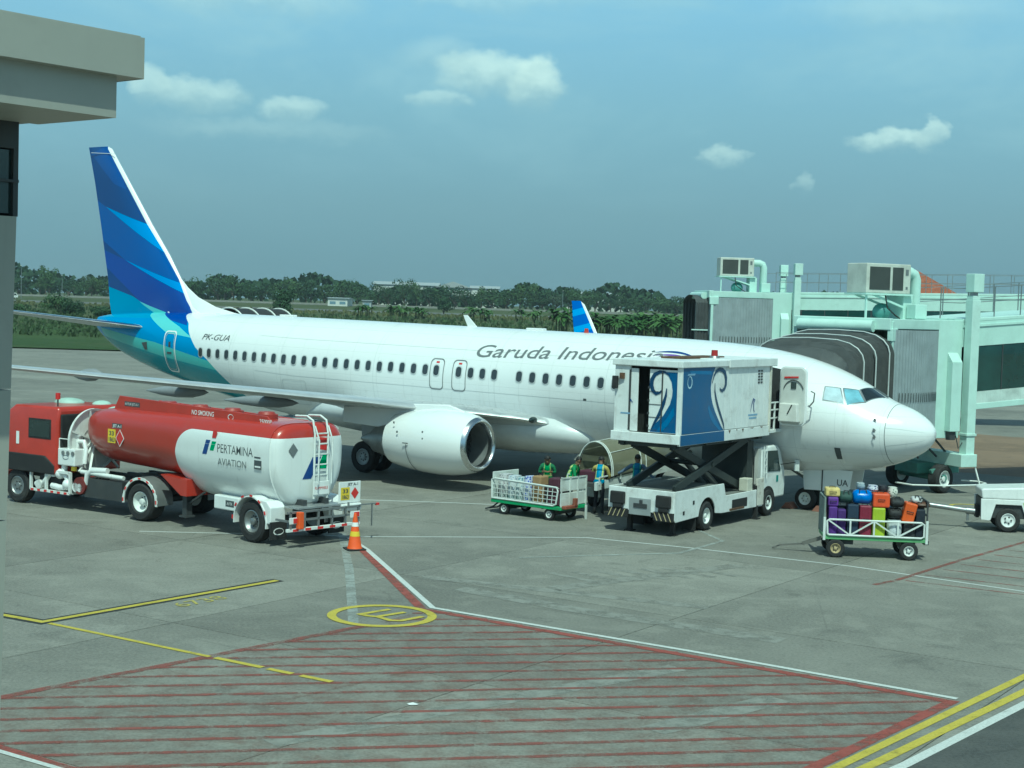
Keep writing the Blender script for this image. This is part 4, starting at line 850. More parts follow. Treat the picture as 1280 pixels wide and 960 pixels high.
plate('fuel_sign', FT, INK, (6.05, YN, 2.42), SX, SZ, [(0, 0), (.46, 0), (.46, .13), (0, .13)]); text_on('fuel_sign_text', 'JET A-1', FT, WINK, (6.02, YN+.004, 2.445), SX, SZ, .08, width=.40, weight=.02)
plate('hazard_print', FT, YINK, (6.25, YN, 2.0), SX, SZ, [(0, 0), (.36, 0), (.36, .38), (0, .38)]); text_on('hazard_code', '33', FT, INK, (6.18, YN+.005, 2.21), SX, SZ, .12, width=.22, weight=.02); text_on('hazard_code', '1863', FT, INK, (6.2, YN+.005, 2.04), SX, SZ, .12, width=.28, weight=.02)
plate('hazard_diamond', FT, WINK, (5.68, YN, 2.16), SX, SZ, [(0, -.24), (.20, 0), (0, .24), (-.20, 0)]); plate('hazard_diamond', FT, RINK, (5.68, YN+.004, 2.16), SX, SZ, [(0, -.21), (.17, 0), (0, .21), (-.17, 0)])
text_on('locker_code', 'AVTR', FT, WINK, (1.2, .99, .80), SX, SZ, .08, width=.22); plate('locker_plate', FT, INK, (1.26, .983, .76), SX, SZ, [(0, 0), (.34, 0), (.34, .16), (0, .16)], .002)
RX = -.905
def rear_plate(name, m, pts): plate(name, FT, m, (RX, 0, 0), (0, -1, 0), (0, 0, 1), pts)
rear_plate('rear_logo', BINK, [(-.30, 1.62), (-.02, 1.62), (.30, 2.16), (.02, 2.16)]); rear_plate('rear_logo', GINK, [(.18, 1.86), (.52, 1.86), (.58, 2.20), (.36, 2.20)]); rear_plate('rear_logo', RINK, [(.20, 2.36), (.52, 2.30), (.56, 2.62), (.24, 2.66)]); rear_plate('rear_diamond', GREYINK, [(-.62, 2.18), (-.47, 2.36), (-.62, 2.54), (-.77, 2.36)])
# ---- tractor unit parts (built in the tractor's own axes)
def tr(mb, name, m, par=FT, **kw): return mb.xf(TRM).build(name, m, par, **kw)
mb = MB(); mb.loft([[Vector((x, s*w_, z)) for s, z in ((-1, z0), (1, z0), (1.0, zm), (.93, z1), (-.93, z1), (-1.0, zm))] for x, w_, z0, zm, z1 in ((3.42, 1.17, 1.02, 2.45, 2.78), (3.5, 1.2, .95, 2.5, 2.86), (5.3, 1.2, .95, 2.5, 2.84), (5.75, 1.18, .85, 2.2, 2.6), (5.95, 1.15, .75, 1.75, 1.95), (6.0, 1.1, .6, 1.5, 1.65))]); cab = tr(mb, 'cab', RED, smooth=30, bev=.05)
for s in (1, -1):
    mb = MB(); mb.prism([(3.66, 1.93), (4.62, 1.93), (4.62, 2.50), (3.66, 2.50)], 'y', s*1.195, s*1.212); tr(mb, 'cab_window_frame', BLACK, cab, bev=.01)
    mb = MB(); mb.prism([(3.72, 1.98), (4.56, 1.98), (4.56, 2.45), (3.72, 2.45)], 'y', s*1.213, s*1.22); tr(mb, 'cab_window', GLASS, cab)
mb = MB(); mb.bb(5.02, 5.14, 1.205, 1.215, 1.72, 2.08); tr(mb, 'cab_sticker', WINK, cab)
mb = MB(); mb.prism([(3.5, .95), (5.9, .95), (5.9, 1.35), (5.55, 1.46), (3.9, 1.46), (3.5, 1.2)], 'y', 1.17, 1.235); mb.prism([(3.5, .95), (5.9, .95), (5.9, 1.35), (5.55, 1.46), (3.9, 1.46), (3.5, 1.2)], 'y', -1.235, -1.17); tr(mb, 'wheel_arch', BLACK, bev=.03)
mb = MB(); mb.bb(3.34, 3.41, -1.1, 1.1, 1.2, 2.66); tr(mb, 'rear_screen', BLACK, bev=.06)
mb = MB(); mb.cyl((3.75, .9, 2.82), (3.75, .9, 3.06), .022, n=8); mb.cyl((3.75, .9, 3.06), (3.75, .9, 3.24), .07, n=14, mi=1); tr(mb, 'beacon', [DARKM, RINK])
for y in (1.0, -1.0):
    e = wheel(FT, (5.15, y, .5), .5, .32, (0, math.copysign(1, y), 0), .55, STEEL, deep=.03); e.matrix_local = TRM
    e = wheel(FT, (0, y, .52), .52, .50, (0, math.copysign(1, y), 0), .55, WORNW, deep=.16, bolts=8); e.matrix_local = TRM
    f = fender(FT, 0, .52, math.copysign(.66, y), math.copysign(1.24, y), .64, -5, 185, mat('grey_mudguard', (.20, .21, .21), .45, metal=.3, dirt=.3), M=TRM)
    f2 = fender(FT, 0, .52, math.copysign(1.225, y), math.copysign(1.26, y), .60, -6, 186, WORNW, 'mudguard_edge', .07, TRM)
    mb = MB()
    for i in range(0, 13, 2):
        a = radians(2+i*14.5); mb.box((.635*cos(a), math.copysign(1.264, y), .52+.635*sin(a)), (.10, .012, .04), ry=-(a+pi/2))
    tr(mb, 'reflective_tape', RINK)
mb = MB(); mb.bb(-.6, 5.9, .32, .44, .72, .98); mb.bb(-.6, 5.9, -.44, -.32, .72, .98); mb.bb(.9, 2.4, .55, 1.05, .42, .95); mb.bb(.9, 2.4, -1.05, -.55, .42, .95); mb.cyl((5.15, -.9, .5), (5.15, .9, .5), .08); mb.cyl((0, -.9, .52), (0, .9, .52), .1); tr(mb, 'tractor_chassis', DARKM)
mb = MB(); mb.lathe([(0, .52), (.10, .52), (.10, .1)], (.5, 0, 1.05), (0, 0, 1), 24); tr(mb, 'fifth_wheel', DARKM, smooth=40)
mb = MB(); mb.cyl((2.55, .62, .72), (2.55, 1.12, .72), .24, n=20); tr(mb, 'air_tank', DKRED, smooth=40)
mb = MB(); mb.cyl((.9, 1.0, 1.06), (2.6, 1.0, 1.10), .06, n=10); tr(mb, 'silver_pipe', WORNW, smooth=40)
# big white hose reel: two discs, spokes, drum of hose
mb = MB(); RC = (3.02, .22, 1.92)
mb.lathe([(-.02, .84), (.02, .84), (.04, .90), (-.04, .90), (-.02, .84)], RC, (1, 0, 0), 40)
for i in range(3):
    a = radians(20+60*i); d = Vector((0, cos(a), sin(a)))*.87
    mb.bar(Vector(RC)-d, Vector(RC)+d, .05, .05)
mb.lathe([(-.10, .05), (-.10, .14), (.05, .14)], RC, (1, 0, 0), 16); tr(mb, 'hose_reel', WORNW, smooth=30)
mb = MB(); mb.lathe([(.02, .34), (.28, .34)], RC, (1, 0, 0), 28)
for i in range(2): mb.lathe([(.06+.055*cos(a), .66+.06*sin(a)) for a in [2*pi*q/8 for q in range(9)]], (RC[0]+.05+i*.115, RC[1], RC[2]), (1, 0, 0), 30)
tr(mb, 'fuel_hose', mat('hose_grey', (.10, .105, .10), .6), smooth=50)
mb = MB(); mb.lathe([(.03, .85), (.04, .85), (.04, .12)], RC, (1, 0, 0), 36); tr(mb, 'reel_back_disc', WORNW)
mb = MB(); mb.bar((2.92, .25, 1.92), (2.75, .95, 1.08), .06); mb.bar((2.92, .25, 1.92), (2.55, .75, 1.08), .06); mb.bar((2.92, .2, 1.92), (2.9, -.6, 1.1), .06); tr(mb, 'reel_stand', WORNW)
# pump module in front of the reel
mb = MB()
for x in (2.9, 4.55):
    for y in (.5, 1.14): mb.bar((x, y, .46), (x, y, 1.06), .07)
for y in (.5, 1.14):
    for z in (.46, 1.04): mb.bar((2.9, y, z), (4.55, y, z), .07)
mb.bb(2.9, 4.55, .5, 1.14, .43, .47); mb.bar((3.9, 1.14, .46), (3.9, 1.14, 1.04), .07); tr(mb, 'pump_frame', WORNW)
mb = MB()
for i in range(6): mb.bb(3.0+i*.28, 3.12+i*.28, 1.178, 1.182, .43, .49)
tr(mb, 'reflective_tape', RINK)
mb = MB(); mb.bb(2.72, 3.42, .78, 1.16, 1.24, 1.72); pb = tr(mb, 'meter_box', WHITE, bev=.03)
mb = MB(); mb.cyl((3.55, .95, 1.40), (4.0, .95, 1.40), .15, n=18); mb.cyl((3.98, .95, 1.40), (4.04, .95, 1.40), .24, n=20); mb.cyl((3.75, .95, 1.40), (3.75, .95, 1.72), .07, n=12); mb.cyl((3.42, .95, 1.42), (3.6, .95, 1.42), .09, n=12); tr(mb, 'filter_housing', WHITE, smooth=40)
mb = MB(); mb.tube([(3.3, 1.0, 1.24), (3.3, 1.02, 1.02), (3.1, 1.04, .84), (3.05, 1.04, .62), (3.4, 1.05, .58), (3.75, 1.05, .62)], .09, 10); mb.tube([(2.95, 1.0, .66), (2.5, 1.02, .66), (2.36, 1.02, .80), (2.32, 1.02, 1.06), (2.15, 1.0, 1.18), (1.6, .95, 1.2)], .085, 10); mb.sphere((3.1, 1.05, .70), .16, mi=0); mb.sphere((3.42, 1.05, .98), .15); mb.cyl((2.72, .92, .66), (2.72, 1.12, .66), .13, n=14); mb.cyl((2.55, .92, .66), (2.55, 1.12, .66), .12, n=14); tr(mb, 'pump_pipe', WHITE, smooth=50)
mb = MB(); mb.bb(3.5, 4.45, .55, .95, .50, .92); tr(mb, 'pump_motor', DARKM, bev=.05)
mb = MB(); mb.cyl((3.15, .72, 1.72), (3.15, .72, 2.05), .12, n=14); mb.cyl((3.15, .72, 2.05), (3.15, .72, 2.10), .16, n=14); mb.tube([(3.15, .72, 1.9), (2.8, .74, 1.92), (2.7, .76, 1.7), (2.7, .8, 1.3)], .06, 10); tr(mb, 'relief_valve', WHITE, smooth=50)
mb = MB(); mb.tube([(4.4, 1.08, .62), (4.1, 1.1, .62), (3.95, 1.1, .78), (3.8, 1.1, .95), (3.5, 1.08, 1.0)], .075, 10); mb.cyl((4.2, 1.0, .62), (4.2, 1.18, .62), .13, n=14); mb.cyl((3.62, .98, 1.0), (3.62, 1.16, 1.0), .12, n=14); tr(mb, 'coupling_pipe', WORNW, smooth=50)
for k_ in range(3):
    mb = MB(); mb.cyl((2.78+.2*k_, 1.16, 1.60), (2.78+.2*k_, 1.185, 1.60), .06, n=14); tr(mb, 'gauge', STEEL, pb)
mb = MB()
for k_ in range(5): mb.tube([(2.3-.12*k_, .95, .95), (2.2-.12*k_, 1.0, .80), (2.05-.12*k_, .9, .98)], .018, 6)
tr(mb, 'air_hose', BLACK)
mb = MB(); mb.bb(3.45, 3.6, .90, 1.1, 1.08, 1.20); mb.tube([(3.42, 1.1, 1.72), (3.42, 1.1, 1.98), (3.05, 1.1, 1.98), (3.05, 1.1, 1.72)], .02, 6); tr(mb, 'meter_rail', WORNW)
mb = MB(); mb.bb(2.80, 2.96, 1.0, 1.06, 1.10, 1.22); tr(mb, 'yellow_tag', YINK)
# pale green covers bundled behind the cab
TARP = mat('pale_green_cover', (.40, .54, .47), .6, bump=.5, bscale=4, var=.12)
mb = MB(); mb.sphere((3.2, -.75, 2.55), (.22, .45, .28), 14, 10); tr(mb, 'folded_cover', TARP, smooth=60)
mb = MB(); mb.sphere((4.9, -.5, 2.84), (.5, .4, .15), 14, 10); tr(mb, 'folded_cover', TARP, smooth=60)
mb = MB(); mb.sphere((3.85, -.8, 2.82), (.28, .3, .14), 14, 10); tr(mb, 'folded_cover', TARP, smooth=60)

# ================================================================ TRAFFIC CONE
CN = root('traffic_cone', (-3.75, 37.64, .0), .4, 'orange traffic cone with white and yellow bands by the tanker rear', 'traffic cone')
mb = MB(); mb.bb(-.24, .24, -.24, .24, .006, .04); mb.build('base', BLACK, CN, bev=.015)
prof = [(.04, .185), (.30, .135), (.30, .137), (.44, .105), (.60, .075), (.60, .078), (.74, .052), (.90, .03), (.90, 0.001)]
mb = MB(); mb.lathe([(.04, .19), (.10, .165), (.90, .035), (.91, .002)], (0, 0, 0), (0, 0, 1), 24); mb.build('cone_body', ORANGE, CN, smooth=50)
for z0, z1, m in ((.34, .46, YINK), (.58, .68, WINK)): mb = MB(); mb.lathe([(z0, .165-(z0-.1)*.1625+.003), (z1, .165-(z1-.1)*.1625+.003)], (0, 0, 0), (0, 0, 1), 24); mb.build('reflective_band', m, CN, smooth=50)

# ================================================================ CATERING TRUCK (x forward to the aircraft, near side is y < 0)
CT = root('catering_truck', (4.70, 43.32, 0), radians(56), 'white catering truck with raised scissor-lift box painted with blue waves', 'catering truck')
CTW = mat('catering_white', (.74, .76, .74), .4, dirt=.4, dcol=(.17, .12, .08), dscale=2.2, streak=.3, var=.05, coat=.15)
RUST = mat('rust_patch', (.10, .055, .03), .9, var=.3, scale=8)
for y, d in ((-.86, -1), (.86, 1)):
    wheel(CT, (0, y, .41), .41, .34, (0, d, 0), .56, WORNW, deep=.14); wheel(CT, (4.2, y, .40), .40, .24, (0, d, 0), .56, WORNW, deep=.04)
# lower body: side panels with wheel arch, tail panel
for s in (-1, 1):
    arc = [(.52*cos(a), .41+.52*sin(a)) for a in [radians(x) for x in range(5, 180, 15)]]
    mb = MB(); mb.prism([(.52, .44)] + arc + [(-.53, .44), (-1.85, .40), (-1.95, .46), (-1.95, 1.24), (1.0, 1.24), (1.14, .88), (3.62, .88), (3.62, .36), (.9, .40)], 'y', s*.99, s*1.03); mb.build('side_panel', CTW, CT, bev=.012)
    mb = MB(); mb.bb(1.55, 2.55, s*1.031, s*1.036, .46, .72); mb.build('side_recess', BLACK, CT); mb = MB(); mb.bb(1.4, 2.3, s*1.0, s*1.07, .42, .48); mb.build('side_step', RUST, CT)
    for x, z in ((-1.42, .62), (-.85, .86)): MB().bb(x-.05, x+.05, s*1.031, s*1.04, z-.055, z+.055).build('side_lamp', BLACK, CT, bev=.01)
    mb = MB(); mb.bb(3.2, 3.66, s*.98, s*1.045, .40, 1.2); mb.build('rusty_post', mat('rusty_white', (.60, .58, .52), .6, dirt=.8, dcol=(.16, .09, .05), dscale=5), CT, bev=.01)
mb = MB(); mb.bb(-1.97, -1.90, -1.0, 1.0, .62, 1.24); mb.build('tail_panel', CTW, CT, bev=.015)
mb = MB(); mb.bb(-1.9, 1.02, -.98, .98, 1.14, 1.19); mb.bb(1.0, 3.6, -.98, .98, .80, .85); mb.build('deck', mat('deck_grey', (.16, .165, .155), .7, dirt=.4), CT)
mb = MB(); mb.bb(-1.985, -1.972, -.32, .36, .52, .98); mb.build('tail_plate', mat('grey_plate', (.36, .38, .38), .5, metal=.3, dirt=.3), CT, bev=.01); mb = MB(); mb.box((-2.0, .0, .78), (.02, .42, .12)); mb.box((-2.0, -.02, .88), (.02, .1, .12)); mb.build('tail_hitch', DARKM, CT, bev=.02)
for y in (.70, -.72):
    mb = MB(); mb.bb(-2.06, -1.97, y-.23, y+.23, .78, 1.12); mb.bb(-2.04, -1.97, y-.16, y+.16, .66, .80); mb.build('tail_lamp_guard', BLACK, CT, bev=.05)
    mb = MB(); mb.bb(-2.0, -1.95, y-.31, y+.31, .42, .66); bp = mb.build('hazard_bumper', BLACK, CT, bev=.01)
    s = math.copysign(1, y)
    for i in range(4):
        y0 = -.24+i*.14; plate('hazard_stripe', bp, mat('dull_cream_ink', (.46, .38, .22), .6), (-2.001, y, .54), (0, -1, 0), (0, 0, 1), [(y0-.05*s-.012, -.11), (y0-.05*s+.016, -.11), (y0+.05*s+.016, .11), (y0+.05*s-.012, .11)])
for x, y in ((-1.55, -.78), (-1.55, .55), (3.25, -.98), (3.25, .9)): mb = MB(); mb.bb(x-.06, x+.06, y-.06, y+.06, .03, 1.0); mb.bb(x-.12, x+.12, y-.12, y+.12, .0, .035); mb.build('stabiliser_leg', BLACK, CT)
for s in (-1, 1): mb = MB(); mb.bb(-.66, -.62, s*.62, s*1.0, .06, .5); mb.build('mud_flap', BLACK, CT)
mb = MB(); mb.bb(-1.9, 4.6, .34, .46, .55, .76); mb.bb(-1.9, 4.6, -.46, -.34, .55, .76); mb.cyl((0, -.8, .41), (0, .8, .41), .1); mb.cyl((4.2, -.8, .4), (4.2, .8, .4), .08); mb.build('chassis', DARKM, CT)
# scissor arms
ARM = mat('scissor_green_black', (.025, .032, .032), .5, dirt=.3)
for y in (-.72, .72):
    mb = MB(); mb.bar((-1.45, y, 1.22), (3.1, y, 2.42), .10, .22); mb.build('scissor_arm', ARM, CT, bev=.015)
    mb = MB(); y2 = y*.84; mb.bar((2.9, y2, .98), (-1.45, y2, 2.42), .10, .22); mb.build('scissor_arm', ARM, CT, bev=.015)
mb = MB(); mb.cyl((.75, -.8, 1.78), (.75, .8, 1.78), .07); mb.cyl((-1.45, -.8, 2.42), (-1.45, .8, 2.42), .05); mb.cyl((3.1, -.8, 2.4), (3.1, .8, 2.4), .05); mb.build('pivot_bar', ARM, CT)
mb = MB(); mb.cyl((2.2, .2, 1.0), (.4, .2, 2.1), .08, n=12); mb.cyl((2.2, -.2, 1.0), (.4, -.2, 2.1), .08, n=12); mb.build('hydraulic_ram', STEEL, CT, smooth=40)
mb = MB()
for y in (-.8, .8): mb.bb(-1.7, 3.8, y-.06, y+.06, 2.36, 2.50)
for x in (-1.6, 0, 1.6, 3.4): mb.bb(x-.06, x+.06, -.95, .95, 2.38, 2.50)
mb.build('lift_frame', ARM, CT)
mb = MB(); mb.bb(3.05, 3.45, -.75, .75, .9, 2.3); mb.build('front_tower', ARM, CT)
mb = MB(); mb.bb(2.65, 3.0, -.98, -.7, .86, 1.24); mb.build('control_box', mat('cream_box', (.62, .60, .50), .5, dirt=.3), CT, bev=.02)
# box body
BX0, BX1, BZ0, BZ1, BY = -1.78, 3.86, 2.56, 4.58, 1.03
mb = MB(); mb.bb(BX0+.06, BX1, -BY+.05, BY-.05, BZ0, BZ0+.08); mb.bb(BX1-.06, BX1-.02, .35, BY-.05, BZ0, BZ1); mb.bb(BX0+.03, BX1, BY-.06, BY-.01, BZ0, BZ1); mb.build('box_shell', CTW, CT)
npan = 15
for i in range(npan):   # ribbed side planks
    x0 = BX0+.06+(BX1-BX0-.12)*i/npan; x1 = BX0+.06+(BX1-BX0-.12)*(i+1)/npan
    MB().bb(x0+.004, x1-.004, -BY, -BY+.04, BZ0+.22, BZ1).build('side_plank', CTW, CT, bev=.006)
mb = MB(); mb.bb(BX0+.02, BX1-.02, -BY+.02, -BY+.05, BZ0+.1, BZ1); mb.build('side_backing', mat('seam_grey', (.25, .26, .26), .7), CT)
mb = MB(); mb.bb(BX0-.04, BX1+.02, -BY-.02, -BY+.06, BZ0-.10, BZ0+.20); mb.build('side_sill', CTW, CT, bev=.01)
mb = MB(); mb.bb(BX0-.10, BX0+.04, -BY-.02, BY+.05, BZ0-.06, BZ0+.20); mb.build('rear_sill', CTW, CT, bev=.015)
mb = MB(); mb.bb(BX0-.10, .95, -BY-.06, BY+.06, BZ1-.01, BZ1+.17); mb.build('roof', CTW, CT, bev=.02)
mb = MB(); mb.bb(.95, BX1+.30, -BY-.08, BY+.06, BZ1-.05, BZ1+.19); mb.build('roof_extension', CTW, CT, bev=.02)
mb = MB(); mb.box((1.2, .2, BZ1+.20), (2.6, .7, .05)); mb.build('roof_hatch', RUST, CT)
mb = MB(); mb.cyl((1.55, -.3, BZ1+.19), (1.55, -.3, BZ1+.25), .16, .12, n=14, mi=1); mb.cyl((1.55, -.3, BZ1+.25), (1.55, -.3, BZ1+.42), .10, .09, n=14); mb.build('beacon', [mat('red_lens', (.30, .02, .02), .25), STEEL], CT, smooth=40)
mb = MB(); mb.bb(BX0-.03, BX0+.06, -BY-.01, -BY+.13, BZ0+.2, BZ1); mb.build('corner_post', CTW, CT, bev=.012); mb = MB(); mb.bb(BX0-.03, BX0+.06, .55, BY, BZ0+.2, BZ1); mb.build('corner_post', CTW, CT, bev=.012); mb = MB(); mb.bb(BX1-.05, BX1+.05, -BY-.03, -BY+.05, BZ0, BZ1+.1); mb.build('front_post', mat('cream_post', (.62, .60, .52), .5, dirt=.4), CT, bev=.01)
for a, b in ((-.90, -.45), (-.44, -.04)):
    mb = MB(); mb.bb(BX0, BX0+.04, a, b, BZ0+.22, BZ1-.08); mb.build('rear_door_leaf', CTW, CT, bev=.012)
mb = MB(); mb.bb(BX0, BX0+.04, .31, .54, BZ0+.22, BZ1-.08); mb.build('rear_door_leaf', CTW, CT, bev=.012)
mb = MB(); mb.bb(BX0+.6, BX0+.62, -.98, .98, BZ0+.1, BZ1); mb.build('painted_interior_dark', mat('painted_interior_dark', (.015, .016, .016), .9), CT)  # black sheet behind the doors; the unlit inside is put into its colour
mb = MB()
for z in (2.95, 3.3, 3.65, 4.0): mb.bb(BX0-.012, BX0, -.06, .0, z-.03, z+.03); mb.bar((BX0-.01, -.42, z-.1), (BX0-.01, -.05, z-.1), .012)
mb.bar((BX0-.015, -.44, 2.8), (BX0-.015, -.44, 4.46), .025); mb.bar((BX0-.015, .56, 2.8), (BX0-.015, .56, 4.46), .04); mb.build('door_hinge', DARKM, CT)
mb = MB(); mb.box((BX0-.10, .98, 4.10), (.10, .16, .34)); mb.bar((BX0-.05, .9, 4.2), (BX0-.05, .98, 4.2), .03); mb.build('work_lamp', BLACK, CT, bev=.03); mb = MB(); mb.box((BX0-.07, .78, 4.28), (.08, .14, .16), rz=.3); mb.build('work_lamp', RUST, CT)
# wave graphic, near side and rear
WB_, WL, WN = mat('wave_blue', (.005, .082, .225), .4, dirt=.15, var=.06), mat('wave_light_blue', (.012, .14, .34), .4, var=.05), mat('wave_navy', (.005, .04, .11), .4, var=.05)
SO, SXD = (0, -BY, 0), (1, 0, 0)
plate('wave_panel', CT, WB_, SO, SXD, SZ, [(-1.72, 4.57), (.16, 4.57), (.04, 4.40), (-.05, 4.22), (-.09, 3.99), (-.04, 3.75), (.05, 3.56), (.22, 3.33), (.42, 3.12), (.64, 2.9), (.82, 2.76), (-1.72, 2.78)], .012)
plate('wave_panel', CT, WB_, (0, -BY-.02, 0), SXD, SZ, [(-1.80, 2.755), (.82, 2.755), (.84, 2.47), (-1.80, 2.47)], .006)
plate('wave_streak', CT, WL, SO, SXD, SZ, [(-.22, 3.42), (-.1, 3.2), (.12, 3.0), (.38, 2.86), (.52, 2.78), (.66, 2.78), (.45, 2.95), (.2, 3.14), (-.05, 3.36), (-.16, 3.52)], .016)
plate('wave_streak', CT, WL, SO, SXD, SZ, [(-1.4, 4.50), (-.1, 4.46), (-.05, 4.36), (-1.3, 4.40)], .016)
def ribbon(name, par, m, o, x, y, path, wd, lift=.016):
    n = len(path); o, x, y = Vector(o), Vector(x), Vector(y); nv = x.cross(y); vs_ = []
    for i in range(n):
        a, b = Vector(path[max(i-1, 0)]), Vector(path[min(i+1, n-1)]); d = (b-a).normalized(); q = Vector((-d.y, d.x))*wd*(.18+.82*sin(pi*(i+.2)/(n-.6)))/2
        for k in (1, -1): p = Vector(path[i])+q*k; vs_.append(o+x*p.x+y*p.y+nv*lift)
    mb = MB(); mb.add(vs_, [(2*i, 2*i+1, 2*i+3, 2*i+2) for i in range(n-1)]); return mb.build(name, m, par)
ribbon('wave_curl', CT, WN, SO, SXD, SZ, [(-.02, 4.12), (.08, 4.33), (.22, 4.45), (.4, 4.50), (.6, 4.48), (.76, 4.40), (.84, 4.24), (.84, 4.06), (.76, 3.95), (.62, 3.89), (.50, 3.93), (.47, 3.99)], .13)
ribbon('wave_curl', CT, WN, SO, SXD, SZ, [(.16, 4.12), (.17, 3.9), (.26, 3.68), (.42, 3.42), (.62, 3.16), (.78, 2.95), (.84, 2.78)], .09)
RO, RXD = (BX0, 0, 0), (0, -1, 0)
plate('wave_panel', CT, WB_, RO, RXD, SZ, [(.89, 4.44), (.89, 2.80), (.10, 2.80), (.18, 2.95), (.34, 3.10), (.5, 3.26), (.69, 3.57), (.75, 3.8), (.76, 3.95), (.72, 4.18), (.62, 4.34), (.45, 4.44)], .012)
plate('wave_streak', CT, WL, RO, RXD, SZ, [(.80, 3.5), (.62, 3.2), (.40, 2.95), (.30, 2.82), (.46, 2.82), (.66, 3.02), (.84, 3.3)], .016)
ribbon('wave_curl', CT, WN, RO, RXD, SZ, [(.66, 4.36), (.5, 4.44), (.36, 4.44), (.2, 4.36), (.12, 4.22), (.11, 4.06), (.16, 3.92), (.26, 3.84), (.38, 3.88), (.42, 3.94)], .12)
ribbon('wave_curl', CT, WN, RO, RXD, SZ, [(.58, 4.0), (.56, 3.8), (.50, 3.6), (.38, 3.3), (.24, 3.05), (.14, 2.86)], .10)
# small emblems and vents
PALEB = mat('pale_blue_ink', (.22, .36, .52), .5)
ribbon('caterer_emblem', CT, BINK, (0, -BY, 0), SXD, SZ, [(2.52, 3.22), (2.60, 3.45), (2.70, 3.60), (2.78, 3.56), (2.72, 3.46), (2.74, 3.26), (2.82, 3.2)], .06)
for k_ in range(2): plate('caterer_print', CT, PALEB, (2.40+.06*k_, -BY-.002, 3.10-.09*k_), SXD, SZ, [(0, 0), (.62-.12*k_, 0), (.62-.12*k_, .05), (0, .05)])
ribbon('caterer_emblem', CT, BINK, RO, RXD, SZ, [(-.66, 3.34), (-.60, 3.52), (-.52, 3.64), (-.46, 3.56)], .06); plate('caterer_print', CT, PALEB, (BX0-.032, .82, 3.24), RXD, SZ, [(0, 0), (.30, 0), (.30, .04), (0, .04)])
ribbon('round_badge', CT, mat('light_ink', (.45, .6, .7), .5), SO, SXD, SZ, [(-1.36+.13*cos(a), 4.18+.16*sin(a)) for a in [2.2+i*.62 for i in range(11)]], .05, .018); plate('badge_print', CT, PALEB, (-1.50, -BY-.014, 4.36), SXD, SZ, [(0, 0), (.42, 0), (.46, .05), (.05, .05)])
for k_, s_k in FLAPS: ribbon('flap_emblem', k_, WINK, (-.822, s_k*.96, .36), (0, -1, 0), (0, 0, 1), [(.16*cos(a), .08*sin(a)) for a in [.3+i*.6 for i in range(12)]], .03, .004)
ribbon('rail_emblem', FT, WINK, (1.5, .682, 3.02), SX, SZ, [(.11*cos(a), .07*sin(a)) for a in [.3+i*.6 for i in range(12)]], .025, .006); ribbon('meter_emblem', FT, GREYINK, TRM @ Vector((3.08, 1.162, 1.48)), TRM.to_3x3() @ Vector((-1, 0, 0)), Vector((0, 0, 1)), [(.12*cos(a), .06*sin(a)) for a in [.3+i*.6 for i in range(12)]], .02, .006)
mb = MB()
for a in (0, 1):
    for b in range(5): mb.bb(2.98+a*.18, 3.10+a*.18, -BY-.012, -BY-.002, 4.04+b*.085, 4.09+b*.085)
mb.build('vent_grille', DARKM, CT)
for x, w_, h_ in ((1.1, .14, .10), (1.6, .08, .05), (1.98, .12, .12), (2.5, .3, .03), (3.2, .2, .04)): plate('rust_chip', CT, RUST, (0, -BY-.02, 0), SXD, SZ, [(x, 2.755), (x+w_, 2.755), (x+w_*.6, 2.755-h_)], .004)
# front platform with rails
mb = MB(); mb.bb(BX1, 5.55, -.95, .9, 2.50, 2.60); mb.build('front_platform', CTW, CT, bev=.01); MB().bb(5.55, 5.75, -.85, .8, 2.50, 2.62).build('platform_buffer', BLACK, CT, bev=.03)
mb = MB()
for x in (3.98, 4.45, 4.92): mb.bar((x, -.93, 2.6), (x, -.93, 3.42), .045)
for z in (2.95, 3.2, 3.42): mb.bar((3.98, -.93, z), (4.92, -.93, z), .04)
mb.build('platform_rail', CTW, CT)
# cab
mb = MB(); mb.loft([[Vector((x, -.92*k, z)), Vector((x, .92*k, z))][::1] + [Vector((x2, .92*k, z)), Vector((x2, -.92*k, z))] for x, x2, z, k in ((3.72, 5.42, .50, 1), (3.72, 5.46, .95, 1), (3.72, 5.40, 1.32, 1), (3.74, 5.10, 1.95, .96), (3.78, 4.95, 2.10, .92))]); cb = mb.build('cab', CTW, CT, smooth=30, bev=.05)
for s in (-1, 1):
    mb = MB(); P = [(4.12, s*.925, 1.34), (5.06, s*.925, 1.30), (5.02, s*.922, 1.42), (4.84, s*.895, 1.94), (4.16, s*.895, 1.96)]; mb.add(P + [(a, b+s*.012, c_) for a, b, c_ in P], [(5, 6, 7, 8, 9)] + [(i, (i+1) % 5, 5+(i+1) % 5, 5+i) for i in range(5)]); mb.build('side_window', GLASS, cb)
    mb = MB(); mb.bar((5.0, s*.95, 1.5), (5.5, s*1.22, 1.55), .025); mb.box((5.52, s*1.26, 1.45), (.05, .17, .34), 1); mb.build('mirror', [BLACK, CTW], cb, bev=.015)
    mb = MB(); arc = [(4.2+.50*cos(a), .40+.50*sin(a)) for a in [radians(x) for x in range(0, 181, 15)]]; mb.prism(arc, 'y', s*.80, s*.935); mb.build('wheel_arch', BLACK, cb)
plate('cab_badge', cb, mat('teal_badge', (.03, .25, .22), .5), (4.78, -.926, .98), SXD, SZ, [(0, 0), (.14, 0), (.14, .20), (0, .20)])
mb = MB()
for x in (3.80, 3.98): mb.bar((x, -.97, 1.15), (x, -.95, 2.12), .03)
for i in range(4): mb.bar((3.80, -.96, 1.32+i*.22), (3.98, -.96, 1.32+i*.22), .025)
mb.build('cab_ladder', CTW, CT)
mb = MB()
